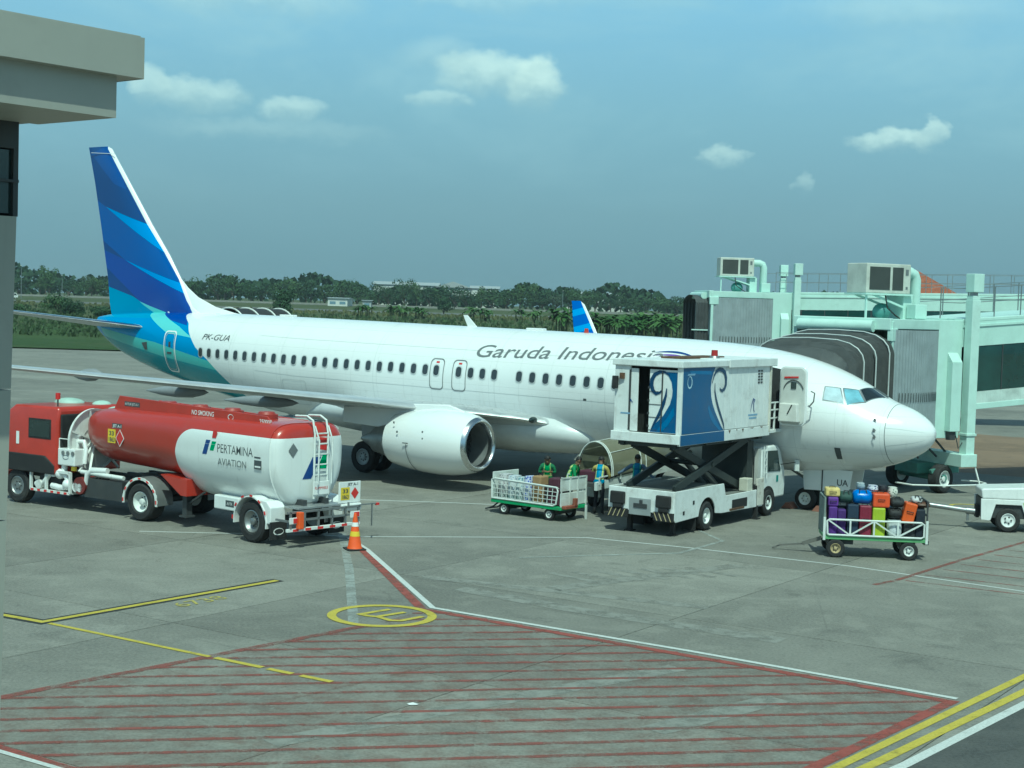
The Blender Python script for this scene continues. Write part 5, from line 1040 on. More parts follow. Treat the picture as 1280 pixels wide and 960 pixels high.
for i in range(8): mb.bb(3.50, 3.70, -.90+i*.22, -.78+i*.22, 1.0, 2.06)
mb.build('cab_rear_ribs', mat('dusty_white', (.5, .5, .47), .6, dirt=.4), CT)
# ================================================================ BAGGAGE CARTS (x along the cart, y away from the terminal, near side y = 0)
def luggage(name, par_M, s0, s1, z0, z1, y0, y1, m, label, cat='suitcase', kind='case', rot=0.0, group='bags on the luggage carts'):
    cx, cy_, w_, d_, h_ = (s0+s1)/2, (y0+y1)/2, s1-s0, y1-y0, z1-z0
    mb = MB()
    if kind == 'case':
        mb.box((0, 0, h_/2), (w_, d_, h_))
    elif kind == 'duffel':
        mb.loft([[Vector((-w_/2+w_*k, d_/2*r_*cos(a), h_/2+h_/2*r_*sin(a))) for a in [2*pi*i/14 for i in range(14)]] for k, r_ in ((0, .55), (.06, .85), (.2, 1), (.5, .96), (.8, 1), (.94, .85), (1, .55))])
    else:
        r = random.Random(int(abs(s0*100)+z0*37)); n = 12; R = []
        for k in range(7):
            q = k/6; rr = .86+.14*sin(pi*min(1, q*1.1)); R.append([Vector((w_/2*rr*(1+r.uniform(-.08, .08))*math.copysign(abs(cos(a))**.6, cos(a)), d_/2*rr*(1+r.uniform(-.08, .08))*math.copysign(abs(sin(a))**.6, sin(a)), h_*q)) for a in [2*pi*i/n for i in range(n)]])
        mb.loft(R)
    o = mb.build(name, m, None, smooth=45 if kind != 'case' else None, bev=.035 if kind == 'case' else 0)
    o.matrix_world = par_M @ Matrix.Translation((cx, cy_, z0)) @ Matrix.Rotation(rot, 4, 'Y')
    tag(o, label, cat, group)
    h = MB()
    if kind == 'case':
        for k in range(1, 4): h.bb(-w_/2+w_*k/4-.008, -w_/2+w_*k/4+.008, -d_/2-.006, d_/2+.006, .05, h_-.05) if w_ > .34 else h.bb(-w_/2+w_*k/4-.006, -w_/2+w_*k/4+.006, -d_/2-.005, d_/2+.005, .05, h_-.05)
        h.build('rib', m, o, bev=.004)
        g = MB(); g.tube([(-.08, -d_/2, h_*.55), (-.08, -d_/2-.035, h_*.57), (.08, -d_/2-.035, h_*.57), (.08, -d_/2, h_*.55)], .012, 6); g.build('side_handle', BLACK, o); g = MB(); g.tube([(-.07, 0, h_), (-.07, 0, h_+.03), (.07, 0, h_+.03), (.07, 0, h_)], .012, 6); g.build('top_handle', BLACK, o)
    elif kind == 'duffel':
        h.tube([(-w_*.2, -d_*.4, h_*.8), (-w_*.15, -d_*.2, h_*1.08), (w_*.15, -d_*.2, h_*1.08), (w_*.2, -d_*.4, h_*.8)], .014, 6); h.build('handle', BLACK, o)
    return o
def fabric(name, col, rough=.7, var=.15, bump=.4): return mat(name, col, rough, var=var, bump=bump, bscale=22, scale=5)
def pattern(name, a, b, sc=9):
    if name in MATS: return MATS[name]
    m = bpy.data.materials.new(name); m.use_nodes = True; t = NT(m.node_tree); o = t.n('ShaderNodeOutputMaterial'); p = t.n('ShaderNodeBsdfPrincipled'); t.link(p.outputs[0], o.inputs[0])
    c = t.n('ShaderNodeTexCoord'); v = t.n('ShaderNodeTexVoronoi', ins={'Vector': c.outputs['Object']}); v.inputs['Scale'].default_value = sc
    t.link(t.mix(t.smooth(v.outputs['Distance'], .30, .42), a, b), p.inputs['Base Color']); p.inputs['Roughness'].default_value = .6; MATS[name] = m; return m
# ---- cart with mesh sides beside the belt loader
C1 = root('mesh_baggage_cart', (-.19, 44.76, 0), radians(-38.4), 'green-framed baggage cart with white mesh side and plank end beside the belt loader', 'baggage cart')
for s in (0.02, 1.67):
    for y in (.12, 1.12): wheel(C1, (s, y, .175), .175, .13, (0, -1 if y < .5 else 1, 0), .58, WORNW, deep=.03, bolts=5)
mb = MB(); mb.bb(-.42, 2.14, .0, 1.24, .33, .43); mb.build('bed', GREEN, C1, bev=.012); mb = MB(); mb.bb(-.1, .15, .2, 1.04, .18, .33); mb.bb(1.55, 1.8, .2, 1.04, .18, .33); mb.cyl((.02, .1, .175), (.02, 1.14, .175), .04); mb.cyl((1.67, .1, .175), (1.67, 1.14, .175), .04); mb.build('axle_frame', DARKM, C1)
CW = mat('cart_white', (.66, .69, .66), .5, dirt=.45, dcol=(.22, .18, .12), streak=.25)
mb = MB()
for i in range(15): mb.bar((-.34+i*.165, .0, .50), (-.38+i*.171, .0, 1.0), .016)
for i in range(5): mb.bar((-.36, .0, .50+i*.125), (1.98+.02*i, .0, .50+i*.115), .016)
mb.tube([(-.38, 0, .46), (-.40, 0, 1.0), (-.28, 0, 1.04), (1.98, 0, .98), (2.02, 0, .88), (1.96, 0, .50), (1.86, 0, .45), (-.38, 0, .46)], .026, 8); mb.build('mesh_side', CW, C1)
mb = MB(); mb.bb(-.40, -.36, .02, 1.22, .45, 1.22); mb.build('end_panel', CW, C1, bev=.012)
for k in range(2): MB().bb(2.08, 2.12, .02, 1.22, .45+.42*k, .82+.42*k).build('end_plank', CW, C1, bev=.012)
mb = MB(); mb.bb(2.121, 2.14, .0, .05, .43, 1.29); mb.bb(2.121, 2.14, .42, .47, .43, 1.27); mb.bb(2.121, 2.14, .80, .85, .43, 1.27); mb.bb(2.121, 2.14, 1.2, 1.25, .43, 1.27); mb.bb(2.121, 2.14, 0, 1.24, 1.23, 1.27); mb.build('end_frame', CW, C1)
mb = MB(); mb.box((2.2, .35, .42), (.14, .6, .09)); mb.box((2.24, .55, .55), (.10, .14, .22)); mb.build('drawbar_hitch', mat('rusty_red', (.24, .07, .04), .7, dirt=.5), C1, bev=.015)
mb = MB(); mb.bar((2.2, 1.15, .0), (2.2, 1.15, .42), .05); mb.build('prop_stand', CW, C1)
mb = MB(); mb.tube([(-.42, .5, .35), (-.7, .45, .12), (-.85, .3, .06), (-.95, .55, .05), (-.75, .75, .08), (-.42, .72, .33)], .025, 8); mb.build('drawbar', DARKM, C1, smooth=50)
M1 = Matrix.Translation((-.19, 44.76, 0)) @ Matrix.Rotation(radians(-38.4), 4, 'Z')
luggage('sack', M1, -.30, .02, .435, 1.16, .1, .6, pattern('grey_check_fabric', (.22, .20, .22), (.52, .52, .52), 16), 'grey checked sack against the end panel of the mesh cart', 'sack', 'sack')
luggage('sack', M1, .04, .34, .435, 1.14, .1, .6, pattern('pale_blue_fabric', (.20, .30, .42), (.55, .58, .60), 18), 'pale blue and white patterned sack in the mesh cart', 'sack', 'sack')
luggage('sack', M1, .36, .62, .435, 1.12, .1, .55, pattern('teal_white_fabric', (.10, .25, .32), (.55, .60, .60), 15), 'teal and white patterned sack between two others in the mesh cart', 'sack', 'sack')
luggage('sack', M1, .64, .92, .435, 1.18, .1, .55, pattern('bright_blue_fabric', (.03, .07, .42), (.50, .54, .66), 14), 'bright blue and white sack beside the brown carton', 'sack', 'sack')
luggage('carton', M1, .97, 1.28, .435, 1.22, .15, .55, mat('cardboard', (.34, .22, .11), .8, var=.12), 'brown cardboard carton standing in the mesh cart', 'box', 'case')
luggage('suitcase', M1, 1.58, 1.98, .435, 1.22, .12, .55, fabric('dark_maroon_fabric', (.07, .02, .035)), 'dark maroon suitcase at the plank end of the mesh cart', 'suitcase', 'case')
luggage('suitcase', M1, 1.30, 1.56, .435, .98, .3, .8, fabric('black_fabric', (.02, .02, .022)), 'low black suitcase between the carton and the maroon case', 'suitcase', 'case')
# ---- cart piled with suitcases
C2 = root('piled_baggage_cart', (8.30, 38.67, 0), radians(-5.1), 'green baggage cart with white barred rail piled with colourful suitcases', 'baggage cart')
for s, rm in ((0.0, mat('tan_rim', (.45, .36, .20), .5, dirt=.4)), (1.82, WORNW)):
    for y in (.08, 1.12): wheel(C2, (s, y, .235), .235, .16, (0, -1 if y < .5 else 1, 0), .55, rm, deep=.04, bolts=5)
mb = MB(); mb.bb(-.30, 2.26, .0, 1.22, .46, .55); mb.build('bed', mat('cart_green', (.16, .38, .16), .5, dirt=.4), C2, bev=.012); mb = MB(); mb.bb(-.15, .2, .2, 1.0, .25, .46); mb.bb(1.65, 2.0, .2, 1.0, .25, .46); mb.cyl((0, .1, .235), (0, 1.1, .235), .045); mb.cyl((1.82, .1, .235), (1.82, 1.1, .235), .045); mb.bb(.15, .45, .15, .4, .33, .46); mb.build('axle_frame', DARKM, C2)
mb = MB(); mb.tube([(-.22, -.02, .60), (-.24, -.02, .93), (-.18, -.02, .97), (2.10, -.02, .97), (2.17, -.02, .92), (2.17, -.02, .62), (2.10, -.02, .58), (-.18, -.02, .58), (-.22, -.02, .60)], .026, 8)
for s in (.34, .93, 1.52): mb.bar((s, -.02, .58), (s, -.02, .97), .042)
for a, b in (((-.2, .95), (.32, .60)), ((.36, .60), (.91, .95)), ((.95, .95), (1.50, .60)), ((1.54, .60), (2.14, .95))): mb.bar((a[0], -.02, a[1]), (b[0], -.02, b[1]), .036)
mb.build('barred_rail', CW, C2, smooth=40)
MB().bb(-.33, -.27, -.03, .03, .44, 1.02).build('corner_post', CW, C2); MB().bb(2.21, 2.27, -.03, .03, .44, 1.02).build('corner_post', CW, C2)
mb = MB()
for y in (.03, .6, 1.18): mb.bar((-.30, y, .55), (-.30, y, 1.50), .04)
for z in (.8, 1.15, 1.5): mb.bar((-.30, .03, z), (-.30, 1.18, z), .035)
mb.bb(-.315, -.305, .05, 1.16, .6, 1.46); mb.build('end_gate', mat('grey_green_gate', (.20, .24, .22), .6, dirt=.3), C2)
mb = MB()
for y in (.03, .6, 1.18): mb.bar((2.24, y, .55), (2.24, y, 1.5), .04)
for z in (.8, 1.15, 1.5): mb.bar((2.24, .03, z), (2.24, 1.18, z), .035)
mb.build('end_gate', DARKM, C2)
mb = MB(); mb.bar((-.3, .6, .40), (-.75, .75, .22), .09, .10); mb.bar((-.7, .74, .22), (-1.32, .95, .12), .05); mb.tube([(-1.32, .95, .12), (-1.42, 1.05, .06), (-1.5, .95, .05), (-1.40, .88, .08)], .02, 6); mb.build('drawbar', mat('weathered_steel', (.20, .19, .17), .6, metal=.4, dirt=.5), C2); mb = MB(); mb.box((2.32, .6, .40), (.12, .3, .1)); mb.build('rear_hitch', DARKM, C2)
M2 = Matrix.Translation((8.30, 38.67, 0)) @ Matrix.Rotation(radians(-5.1), 4, 'Z'); B = .555
PUR, NVY, MAR, LIM = fabric('purple_fabric', (.075, .02, .20)), fabric('navy_fabric', (.015, .03, .06)), mat('maroon_shell', (.20, .018, .045), .35), mat('lime_shell', (.40, .50, .03), .4)
L2 = luggage
L2('suitcase', M2, -.20, .02, B, 1.28, .06, .5, PUR, 'purple soft suitcase standing by the end gate of the piled cart', 'suitcase', 'case'); L2('suitcase', M2, .03, .24, B, 1.22, .08, .5, fabric('deep_purple_fabric', (.05, .015, .14)), 'darker purple suitcase beside the navy one', 'suitcase', 'case')
L2('suitcase', M2, .27, .55, B, 1.36, .06, .5, NVY, 'navy upright suitcase left of the maroon case', 'suitcase', 'case'); L2('suitcase', M2, .57, .87, B, 1.34, .05, .5, MAR, 'maroon upright suitcase between navy and lime cases', 'suitcase', 'case'); L2('suitcase', M2, .89, 1.21, B, 1.30, .04, .5, LIM, 'lime green upright suitcase under the orange case', 'suitcase', 'case')
L2('sack', M2, 1.27, 1.66, B, 1.0, .05, .45, mat('silver_plastic', (.55, .58, .60), .3, var=.25, scale=8, bump=.6, bscale=12), 'silver plastic-wrapped parcel behind the cart rail', 'sack', 'sack'); L2('suitcase', M2, 1.30, 1.64, 1.01, 1.30, .06, .5, fabric('soft_black_fabric', (.018, .018, .02)), 'black bag lying on the silver parcel', 'bag', 'duffel')
L2('suitcase', M2, 1.68, 1.96, B, .92, .05, .5, fabric('grey_black_fabric', (.03, .032, .035)), 'low black suitcase under the tilted orange case', 'suitcase', 'case'); L2('suitcase', M2, 1.97, 2.20, B, 1.30, .06, .5, fabric('dark_navy_fabric', (.012, .018, .03)), 'dark navy suitcase at the hitch end of the piled cart', 'suitcase', 'case')
L2('suitcase', M2, 1.60, 1.90, .95, 1.46, .02, .40, mat('orange_shell', (.62, .10, .015), .4), 'orange suitcase tilted on top of the pile', 'suitcase', 'case', rot=.22); L2('bag', M2, 1.34, 1.68, 1.31, 1.56, .06, .5, fabric('charcoal_fabric', (.022, .024, .026)), 'charcoal holdall on top of the black bag', 'bag', 'duffel')
L2('bag', M2, -.22, .04, 1.29, 1.52, .1, .5, fabric('violet_fabric', (.11, .03, .26)), 'violet holdall on the purple suitcase', 'bag', 'case'); L2('parcel', M2, -.28, .08, 1.53, 1.74, .15, .55, mat('cream_paper', (.62, .48, .18), .7, var=.2, scale=6), 'cream and yellow parcel topping the purple bags', 'parcel', 'case')
L2('bag', M2, .06, .40, 1.37, 1.66, .08, .55, fabric('dark_green_fabric', (.025, .06, .05)), 'dark green holdall on top of the navy suitcase', 'bag', 'duffel'); L2('bag', M2, .40, .88, 1.36, 1.72, .05, .5, mat('blue_plastic', (.01, .14, .52), .3, var=.2, scale=6, bump=.4, bscale=10), 'shiny bright blue bag on top of the maroon suitcase', 'bag', 'duffel')
L2('suitcase', M2, .89, 1.31, 1.31, 1.66, .05, .5, mat('red_orange_shell', (.62, .08, .02), .42), 'orange suitcase lying flat on the lime case', 'suitcase', 'case'); L2('bag', M2, .80, 1.06, 1.68, 1.82, .3, .7, pattern('navy_floral', (.02, .03, .14), (.5, .5, .55), 22), 'small navy and white patterned bag behind the orange case', 'bag', 'sack'); L2('bag', M2, .52, .74, 1.70, 1.86, .4, .8, mat('grey_film', (.25, .30, .33), .3, var=.3, scale=8), 'grey wrapped bundle behind the blue bag', 'bundle', 'sack')
L2('bag', M2, 1.30, 1.54, 1.57, 1.80, .25, .6, pattern('white_floral', (.12, .14, .11), (.62, .62, .55), 20), 'white floral bag on the charcoal holdall', 'bag', 'sack'); L2('bag', M2, 1.08, 1.30, 1.66, 1.82, .4, .8, fabric('ink_fabric', (.012, .012, .02)), 'ink-black bag between the two patterned bags', 'bag', 'sack')
L2('bag', M2, 1.88, 2.14, 1.40, 1.60, .2, .55, pattern('black_white_bag', (.02, .02, .02), (.5, .5, .5), 10), 'black bag with white label over the tilted orange case', 'bag', 'duffel'); L2('bag', M2, 2.0, 2.34, 1.31, 1.48, .15, .6, fabric('brown_leather', (.10, .05, .03), .5), 'brown holdall overhanging the hitch end of the cart', 'bag', 'duffel')
# far row that fills the cart
for i, (c, nm) in enumerate((((.03, .035, .04), 'slate'), ((.10, .02, .02), 'wine red'), ((.02, .05, .10), 'petrol blue'), ((.05, .05, .05), 'graphite'))):
    L2('suitcase', M2, -.15+i*.58, .35+i*.58, B, 1.25, .58, 1.05, fabric('rear_row_%d' % i, c), '%s suitcase in the rear row of the piled cart' % nm, 'suitcase', 'case')

# ================================================================ BELT LOADER (x toward the aircraft)
BL = root('belt_loader', (2.55, 45.95, 0), radians(54.55), 'baggage belt loader under an arched translucent hood beside the fuselage', 'belt loader')
mb = MB(); mb.bb(.4, 4.6, -.55, .55, .38, .74); mb.build('chassis', CW, BL, bev=.03)
for x in (1.0, 3.9):
    for y in (-.6, .6): wheel(BL, (x, y, .30), .30, .2, (0, math.copysign(1, y), 0), .55, WORNW, deep=.04)
mb = MB(); mb.prism([(-.6, .82), (-.6, .92), (4.0, 1.20), (6.2, 1.78), (6.2, 1.66), (4.0, 1.06)], 'y', -.42, .42); mb.build('belt', mat('belt_rubber', (.05, .05, .052), .8, dirt=.4), BL)
mb = MB()
for y in (-.5, .5): mb.prism([(-.7, .74), (-.7, .98), (4.0, 1.26), (6.3, 1.86), (6.3, 1.68), (4.0, 1.06)], 'y', y-.05, y+.05)
for y in (-.56, .56):
    mb.bar((-.6, y, 1.12), (4.0, y, 1.40), .035); mb.bar((4.0, y, 1.50), (6.2, y, 2.1), .035)
    for x in (-.6, .6, 1.8, 3.0, 4.0): mb.bar((x, y, .95+x*.06), (x, y, 1.16+x*.06), .03)
mb.build('belt_frame', CW, BL)
mb = MB(); mb.bar((1.2, 0, .7), (3.2, 0, 1.1), .14); mb.bar((3.6, 0, .6), (4.6, 0, 1.3), .12); mb.build('lift_ram', DARKM, BL)
HOOD = bpy.data.materials.new('hood_plastic'); HOOD.use_nodes = True; t = NT(HOOD.node_tree); o_ = t.n('ShaderNodeOutputMaterial'); p_ = t.n('ShaderNodeBsdfPrincipled'); tr_ = t.n('ShaderNodeBsdfTransparent'); mx_ = t.n('ShaderNodeMixShader'); tr_.inputs[0].default_value = (.62, .64, .52, 1)
tcc = t.n('ShaderNodeTexCoord'); t.link(t.mix(t.noise(tcc.outputs['Object'], 2, 5, .6), (.20, .19, .12), (.34, .33, .24)), p_.inputs['Base Color']); p_.inputs['Roughness'].default_value = .35; mx_.inputs[0].default_value = .35; t.link(p_.outputs[0], mx_.inputs[1]); t.link(tr_.outputs[0], mx_.inputs[2]); t.link(mx_.outputs[0], o_.inputs[0])
def hoop(x, off=0): return [Vector((x, (.60+off)*cos(a)*1.0, 1.12+x*.065 + (.98+off)*max(0, sin(a))**.85)) for a in [pi*i/18 for i in range(19)]]
mb = MB(); mb.loft([hoop(x) for x in (.0, .9, 1.8, 2.7, 3.6)], False, closed=False); mb.build('hood_sheet', HOOD, BL, smooth=60)
for x in (0, .08, 1.7, 2.0, 3.6): mb = MB(); mb.tube(hoop(x, .012), .018, 6); mb.build('hood_hoop', CW, BL, smooth=50)
mb = MB()
for k in (4, 9, 14): mb.tube([hoop(x, .012)[k] for x in (0, 1.2, 2.4, 3.6)], .012, 6)
mb.build('hood_purlin', CW, BL)
mb = MB(); mb.bb(.6, 1.6, .6, 1.0, .40, .80); mb.build('operator_seat_box', CW, BL, bev=.03)
M3 = Matrix.Translation((2.55, 45.95, 0)) @ Matrix.Rotation(radians(54.55), 4, 'Z')
L2('suitcase', M3, -.35, .15, .94, 1.26, -.30, .32, fabric('plum_fabric', (.08, .02, .04)), 'plum suitcase riding at the foot of the loader belt', 'suitcase', 'case'); L2('suitcase', M3, .35, .85, 1.0, 1.34, -.3, .3, NVY, 'navy suitcase under the loader hood', 'suitcase', 'case'); L2('suitcase', M3, 4.0, 4.5, 1.32, 1.66, -.3, .3, fabric('denim_fabric', (.03, .06, .16)), 'denim blue bag near the top of the loader belt', 'bag', 'duffel')

# ================================================================ TOW TRACTOR and its bar
TG = root('tow_tractor', (14.47, 44.14, 0), radians(-8), 'low white tow tractor with lime stripe on the service apron', 'tow tractor')
for s in (-.06, 1.85):
    for y in (.12, 1.15): wheel(TG, (s, y, .35), .35, .24, (0, -1 if y < .5 else 1, 0), .58, WHITE, deep=.03, bolts=5)
arch = lambda c: [(c+.47*cos(a), .35+.44*sin(a)) for a in [radians(x) for x in range(0, 181, 12)]]
mb = MB()
for y0, y1 in ((.0, .06), (1.21, 1.27)): mb.prism([(-.82, .34), (-.60, .32)] + [(-.55, .34), (-.42, .80), (.30, .80), (.46, .34)] + [(1.32, .34), (1.46, .80), (2.24, .80), (2.38, .34), (2.7, .34), (2.7, .95), (-.84, .95)], 'y', y0, y1)
mb.build('side_panel', WHITE, TG, bev=.015)
mb = MB(); mb.prism([(-.80, .955), (-.84, 1.20), (-.78, 1.24), (.8, 1.34), (2.7, 1.36), (2.7, .955)], 'y', .03, 1.24); mb.build('hood', WHITE, TG, bev=.04); mb = MB(); mb.bb(-.80, 2.6, .08, 1.19, .40, .94); mb.build('underbody', DARKM, TG)
plate('stripe', TG, mat('lime_stripe', (.35, .50, .06), .45), (0, 0, 0), (1, 0, 0), SZ, [(.36, .76), (.34, .88), (1.5, .88), (1.45, .76)])
mb = MB(); mb.bb(-.90, -.80, .45, .80, .34, .72); mb.build('coupling', BLACK, TG, bev=.02)
TB = root('tow_bar', (14.47, 44.14, 0), radians(-8), 'grey tow bar stretched from the tow tractor coupling', 'tow bar')
mb = MB(); mb.cyl((-.95, .62, .50), (-2.6, .75, .66), .075, n=14); mb.build('bar_tube', STEEL, TB, smooth=40); mb = MB(); mb.cyl((-.90, .61, .50), (-1.15, .63, .52), .10, n=14); mb.bar((-1.1, .62, .42), (-1.1, .62, .22), .07); mb.build('bar_head', STEEL, TB, smooth=40); mb = MB(); mb.bar((-2.4, .75, .64), (-2.5, .76, .20), .05); mb.cyl((-2.5, .66, .14), (-2.5, .86, .14), .14, n=16); mb.build('bar_wheel', BLACK, TB)
annulus('yellow_ring_marking', (15.0, 50.05), .46, .60, PY, .006)
# ================================================================ BOARDING BRIDGES
PERF = mat('slot_dark', (.03, .035, .035), .8); BGLASS = mat('bridge_glass', (.015, .05, .045), .05, spec=.9, var=.3, scale=.6)
BELL = mat('bellows_fabric', (.060, .065, .066), .75, var=.18, bump=.5, bscale=6, scale=1.2, dirt=.3, dcol=(.15, .15, .14)); CREAM = mat('cream_cabinet', (.55, .56, .50), .5, dirt=.25, streak=.2); GRILLE = mat('grille_dark', (.05, .055, .052), .6)
CONC_P = mat('pale_mint_metal', (.56, .73, .66), .4, dirt=.2, var=.04)
def bridge(name, loc, head, label, cabrot, dz, tun_len, slope, cab_len=2.6, front=None, ax=-2.2):
    """x along the tunnel (toward the terminal), y < 0 is the near side"""
    R = root(name, loc, head, label, 'boarding bridge', 'boarding bridges'); F0, F1 = 1.95+dz, 6.05+dz
    MINT_ = MINT
    # mint body at the lift columns
    mb = MB(); mb.bb(-1.05, .0, -1.5, 1.5, F0, F1); mb.build('body', MINT_, R, bev=.02)
    mb = MB(); mb.bb(-.62, -.18, -1.78, -1.5, F0+.25, F1-1.45); mb.prism([(-1.78, F1-1.45), (-1.5, F1-1.45), (-1.5, F1-1.12)], 'x', -.62, -.18); mb.build('service_cabinet', MINT_, R, bev=.015)
    mb = MB(); mb.bb(-.55, -.3, -1.7, -1.5, F0-.05, F0+.24); mb.tube([(-.2, -1.6, F0+.1), (-.1, -1.65, F0-.35), (.05, -1.7, F0-.1)], .02, 6); mb.build('cable_box', DARKM, R)
    for s in (-1, 1):   # columns with motor heads
        mb = MB(); mb.bb(.02, .38, s*1.92, s*1.56, 1.0, F1+.72); mb.bb(-.02, .42, s*1.96, s*1.52, 2.05+dz*.5, 2.14+dz*.5); mb.bb(.04, .36, s*1.90, s*1.58, F1+.72, F1+.86); mb.build('lift_column', CONC_P, R, bev=.015)
        mb = MB(); mb.bb(.0, .44, s*1.98, s*1.54, F1+.98, F1+1.62); mb.build('motor_head', CONC_P, R, bev=.02); mb = MB(); mb.cyl((.2, s*1.74, F1+.8), (.2, s*1.74, F1+1.0), .14, n=14); mb.build('screw_neck', STEEL, R)
    # bogie
    mb = MB(); mb.bb(-.25, .45, -2.0, 2.0, .98, 1.42); mb.build('cross_beam', CONC_P, R, bev=.02); mb = MB(); mb.bb(-1.0, .9, -.6, .6, .62, 1.0); mb.cyl((-.35, -1.3, .52), (-.35, 1.3, .52), .13); mb.bar((-.9, -1.2, .75), (.3, -1.2, 1.05), .14); mb.build('bogie_frame', mat('bogie_green', (.10, .24, .20), .5, dirt=.4), R, bev=.02)
    for y in (-1.15, 1.15): wheel(R, (-.40, y, .50), .50, .42, (.25 if y < 0 else -.25, math.copysign(1, y), 0), .60, WORNW, deep=.06, bolts=8)
    mb = MB(); mb.tube([(-2.4, -1.2, .42), (-2.2, -1.85, .40), (-1.0, -2.15, .38), (.4, -2.2, .38), (.9, -2.0, .40), (.95, -1.6, .42), (.4, -1.3, .44)], .028, 8); mb.bar((.45, -2.18, .40), (.45, -1.9, 1.0), .04); mb.build('guard_hoop', WORNW, R, smooth=50)
    for p0, p1 in (((-1.2, -.9, 1.2), (-1.9, -.9, F0+.1)), ((-1.2, .9, 1.2), (-1.9, .9, F0+.1)), ((-.6, -.9, F0), (0, -.9, 1.4)), ((-1.2, -.9, 1.9), (-.4, -.9, 1.25))): MB().bar(p0, p1, .055).build('stair_bar', DARKM, R)
    # sloping tunnel
    def tz(x): return slope*x
    def slab(mbx, x0, x1, y0, y1, z0, z1):
        vs_ = [(x, y, z + tz(x)) for x in (x0, x1) for y in (y0, y1) for z in (z0, z1)]; mbx.add(vs_, [(0, 1, 3, 2), (4, 6, 7, 5), (0, 4, 5, 1), (2, 3, 7, 6), (0, 2, 6, 4), (1, 5, 7, 3)])
    T0, T1 = 3.0+dz, 6.1+dz; L = tun_len
    mb = MB(); slab(mb, .0, L, -1.48, 1.48, T0, T0+.16); mb.build('tunnel_floor', MINT_, R); mb = MB(); slab(mb, .0, L, -1.5, 1.5, T1-.12, T1); mb.build('tunnel_roof', MINT_, R, bev=.02)
    for s in (-1, 1):
        mb = MB(); slab(mb, .0, L, s*1.5, s*1.44, T0+.10, T0+.52); mb.build('lower_panel', mat('pale_panel', (.56, .65, .60), .5, dirt=.3, streak=.3), R)
        mb = MB(); slab(mb, .0, L, s*1.52, s*1.42, T0-.10, T0+.10); mb.build('floor_beam', MINT_, R, bev=.01)
        mb = MB(); slab(mb, .0, L, s*1.5, s*1.44, T1-.98, T1-.12); mb.build('upper_panel', MINT_, R)
        mb = MB(); slab(mb, .0, L, s*1.54, s*1.5, T1-.30, T1-.22); mb.build('cable_tray', MINT_, R)
        x = .55; i = 0
        while x < L-.4:
            w_ = min(1.3, L-x); mb = MB(); slab(mb, x+.02, x+w_-.02, s*1.475, s*1.465, T0+.53, T1-.99); mb.build('window_pane', BGLASS, R)
            mb = MB(); slab(mb, x-.025, x+.025, s*1.49, s*1.45, T0+.52, T1-.98); mb.build('window_mullion', DARKM, R); x += 1.3; i += 1
        mb = MB(); k = 0; x = .4
        while x < L-1.2:
            mb.bar((x, s*1.36, (T0+.4 if k % 2 == 0 else T1-.95)+tz(x)), (x+1.1, s*1.36, (T1-.95 if k % 2 == 0 else T0+.4)+tz(x+1.1)), .07); x += 1.1; k += 1
        mb.build('truss', MINT_, R)
        mb = MB(); x = -.9
        while x < L: mb.bar((x, s*1.35, T1+max(0, tz(x))), (x, s*1.35, T1+1.05+tz(max(0, x))), .03); x += 1.2
        for h in (.55, 1.05): mb.bar((-.9, s*1.35, T1+h), (0, s*1.35, T1+h), .025); mb.bar((0, s*1.35, T1+h), (L, s*1.35, T1+h+tz(L)), .025)
        mb.build('roof_rail', STEEL, R)
    # cab (turned toward the aircraft) : curtain sides, roof, front frame, bellows
    ca, sa = cos(cabrot), sin(cabrot)
    ox, oy = (-1.05, 0) if front is None else (front[0]+cab_len*ca, front[1]+cab_len*sa)
    def cabp(x, y): return (ox + x*ca - y*sa, oy + x*sa + y*ca)     # cab axes, x negative toward the aircraft
    fl, fr = cabp(-cab_len, -1.72), cabp(-cab_len, 1.72)
    hullp = [(-1.02, -1.5), fl, fr, (-1.02, 1.5)]
    mb = MB(); mb.prism(hullp, 'z', F1-.36, F1-.02); mb.build('cab_roof', MINT_, R, bev=.02); mb = MB(); mb.prism(hullp, 'z', F0+.35, F0+.65); mb.build('cab_floor', MINT_, R, bev=.02)
    for sgn, (a, b) in ((-1, ((-1.04, -1.49), fl)), (1, (fr, (-1.04, 1.49)))):   # curved slat curtain
        a, b = Vector(a), Vector(b); d = b-a; nrm_ = Vector((d.y, -d.x)).normalized()*(-1 if sgn < 0 and Vector((d.y, -d.x)).y > 0 else 1); n = 44; mb = MB(); vs_ = []
        for i in range(n+1):
            q = i/n; p = a + d*q + nrm_*(.28*sin(pi*q) + (.022 if i % 2 else 0)); vs_ += [(p.x, p.y, F0+.15), (p.x, p.y, F1-.38)]
        mb.add(vs_, [(2*i, 2*i+2, 2*i+3, 2*i+1) for i in range(n)]); cur = mb.build('slat_curtain', GREYSLAT, R)
        mb = MB()
        for i in range(2, n-4, 2):
            q = i/n; p = a + d*q + nrm_*(.28*sin(pi*q)+.034); u = d.normalized()*.016; mb.add([(p.x-u.x, p.y-u.y, F0+1.30), (p.x+u.x, p.y+u.y, F0+1.30), (p.x+u.x, p.y+u.y, F0+1.62), (p.x-u.x, p.y-u.y, F0+1.62)], [(0, 1, 2, 3)])
        mb.build('ventilation_slots', PERF, cur)
    for p in (fl, fr):
        mb = MB(); mb.box((p[0], p[1], (F0+F1)/2+.1), (.14, .14, F1-F0-.4), rz=cabrot); mb.build('cab_post', MINT_, R, bev=.01)
    p0, p1 = cabp(-cab_len-.05, -1.75), cabp(-cab_len-.05, 1.75); mb = MB(); mb.bar((p0[0], p0[1], F1-.20), (p1[0], p1[1], F1-.20), .26, .40); mb.build('front_lintel', MINT_, R, bev=.03)
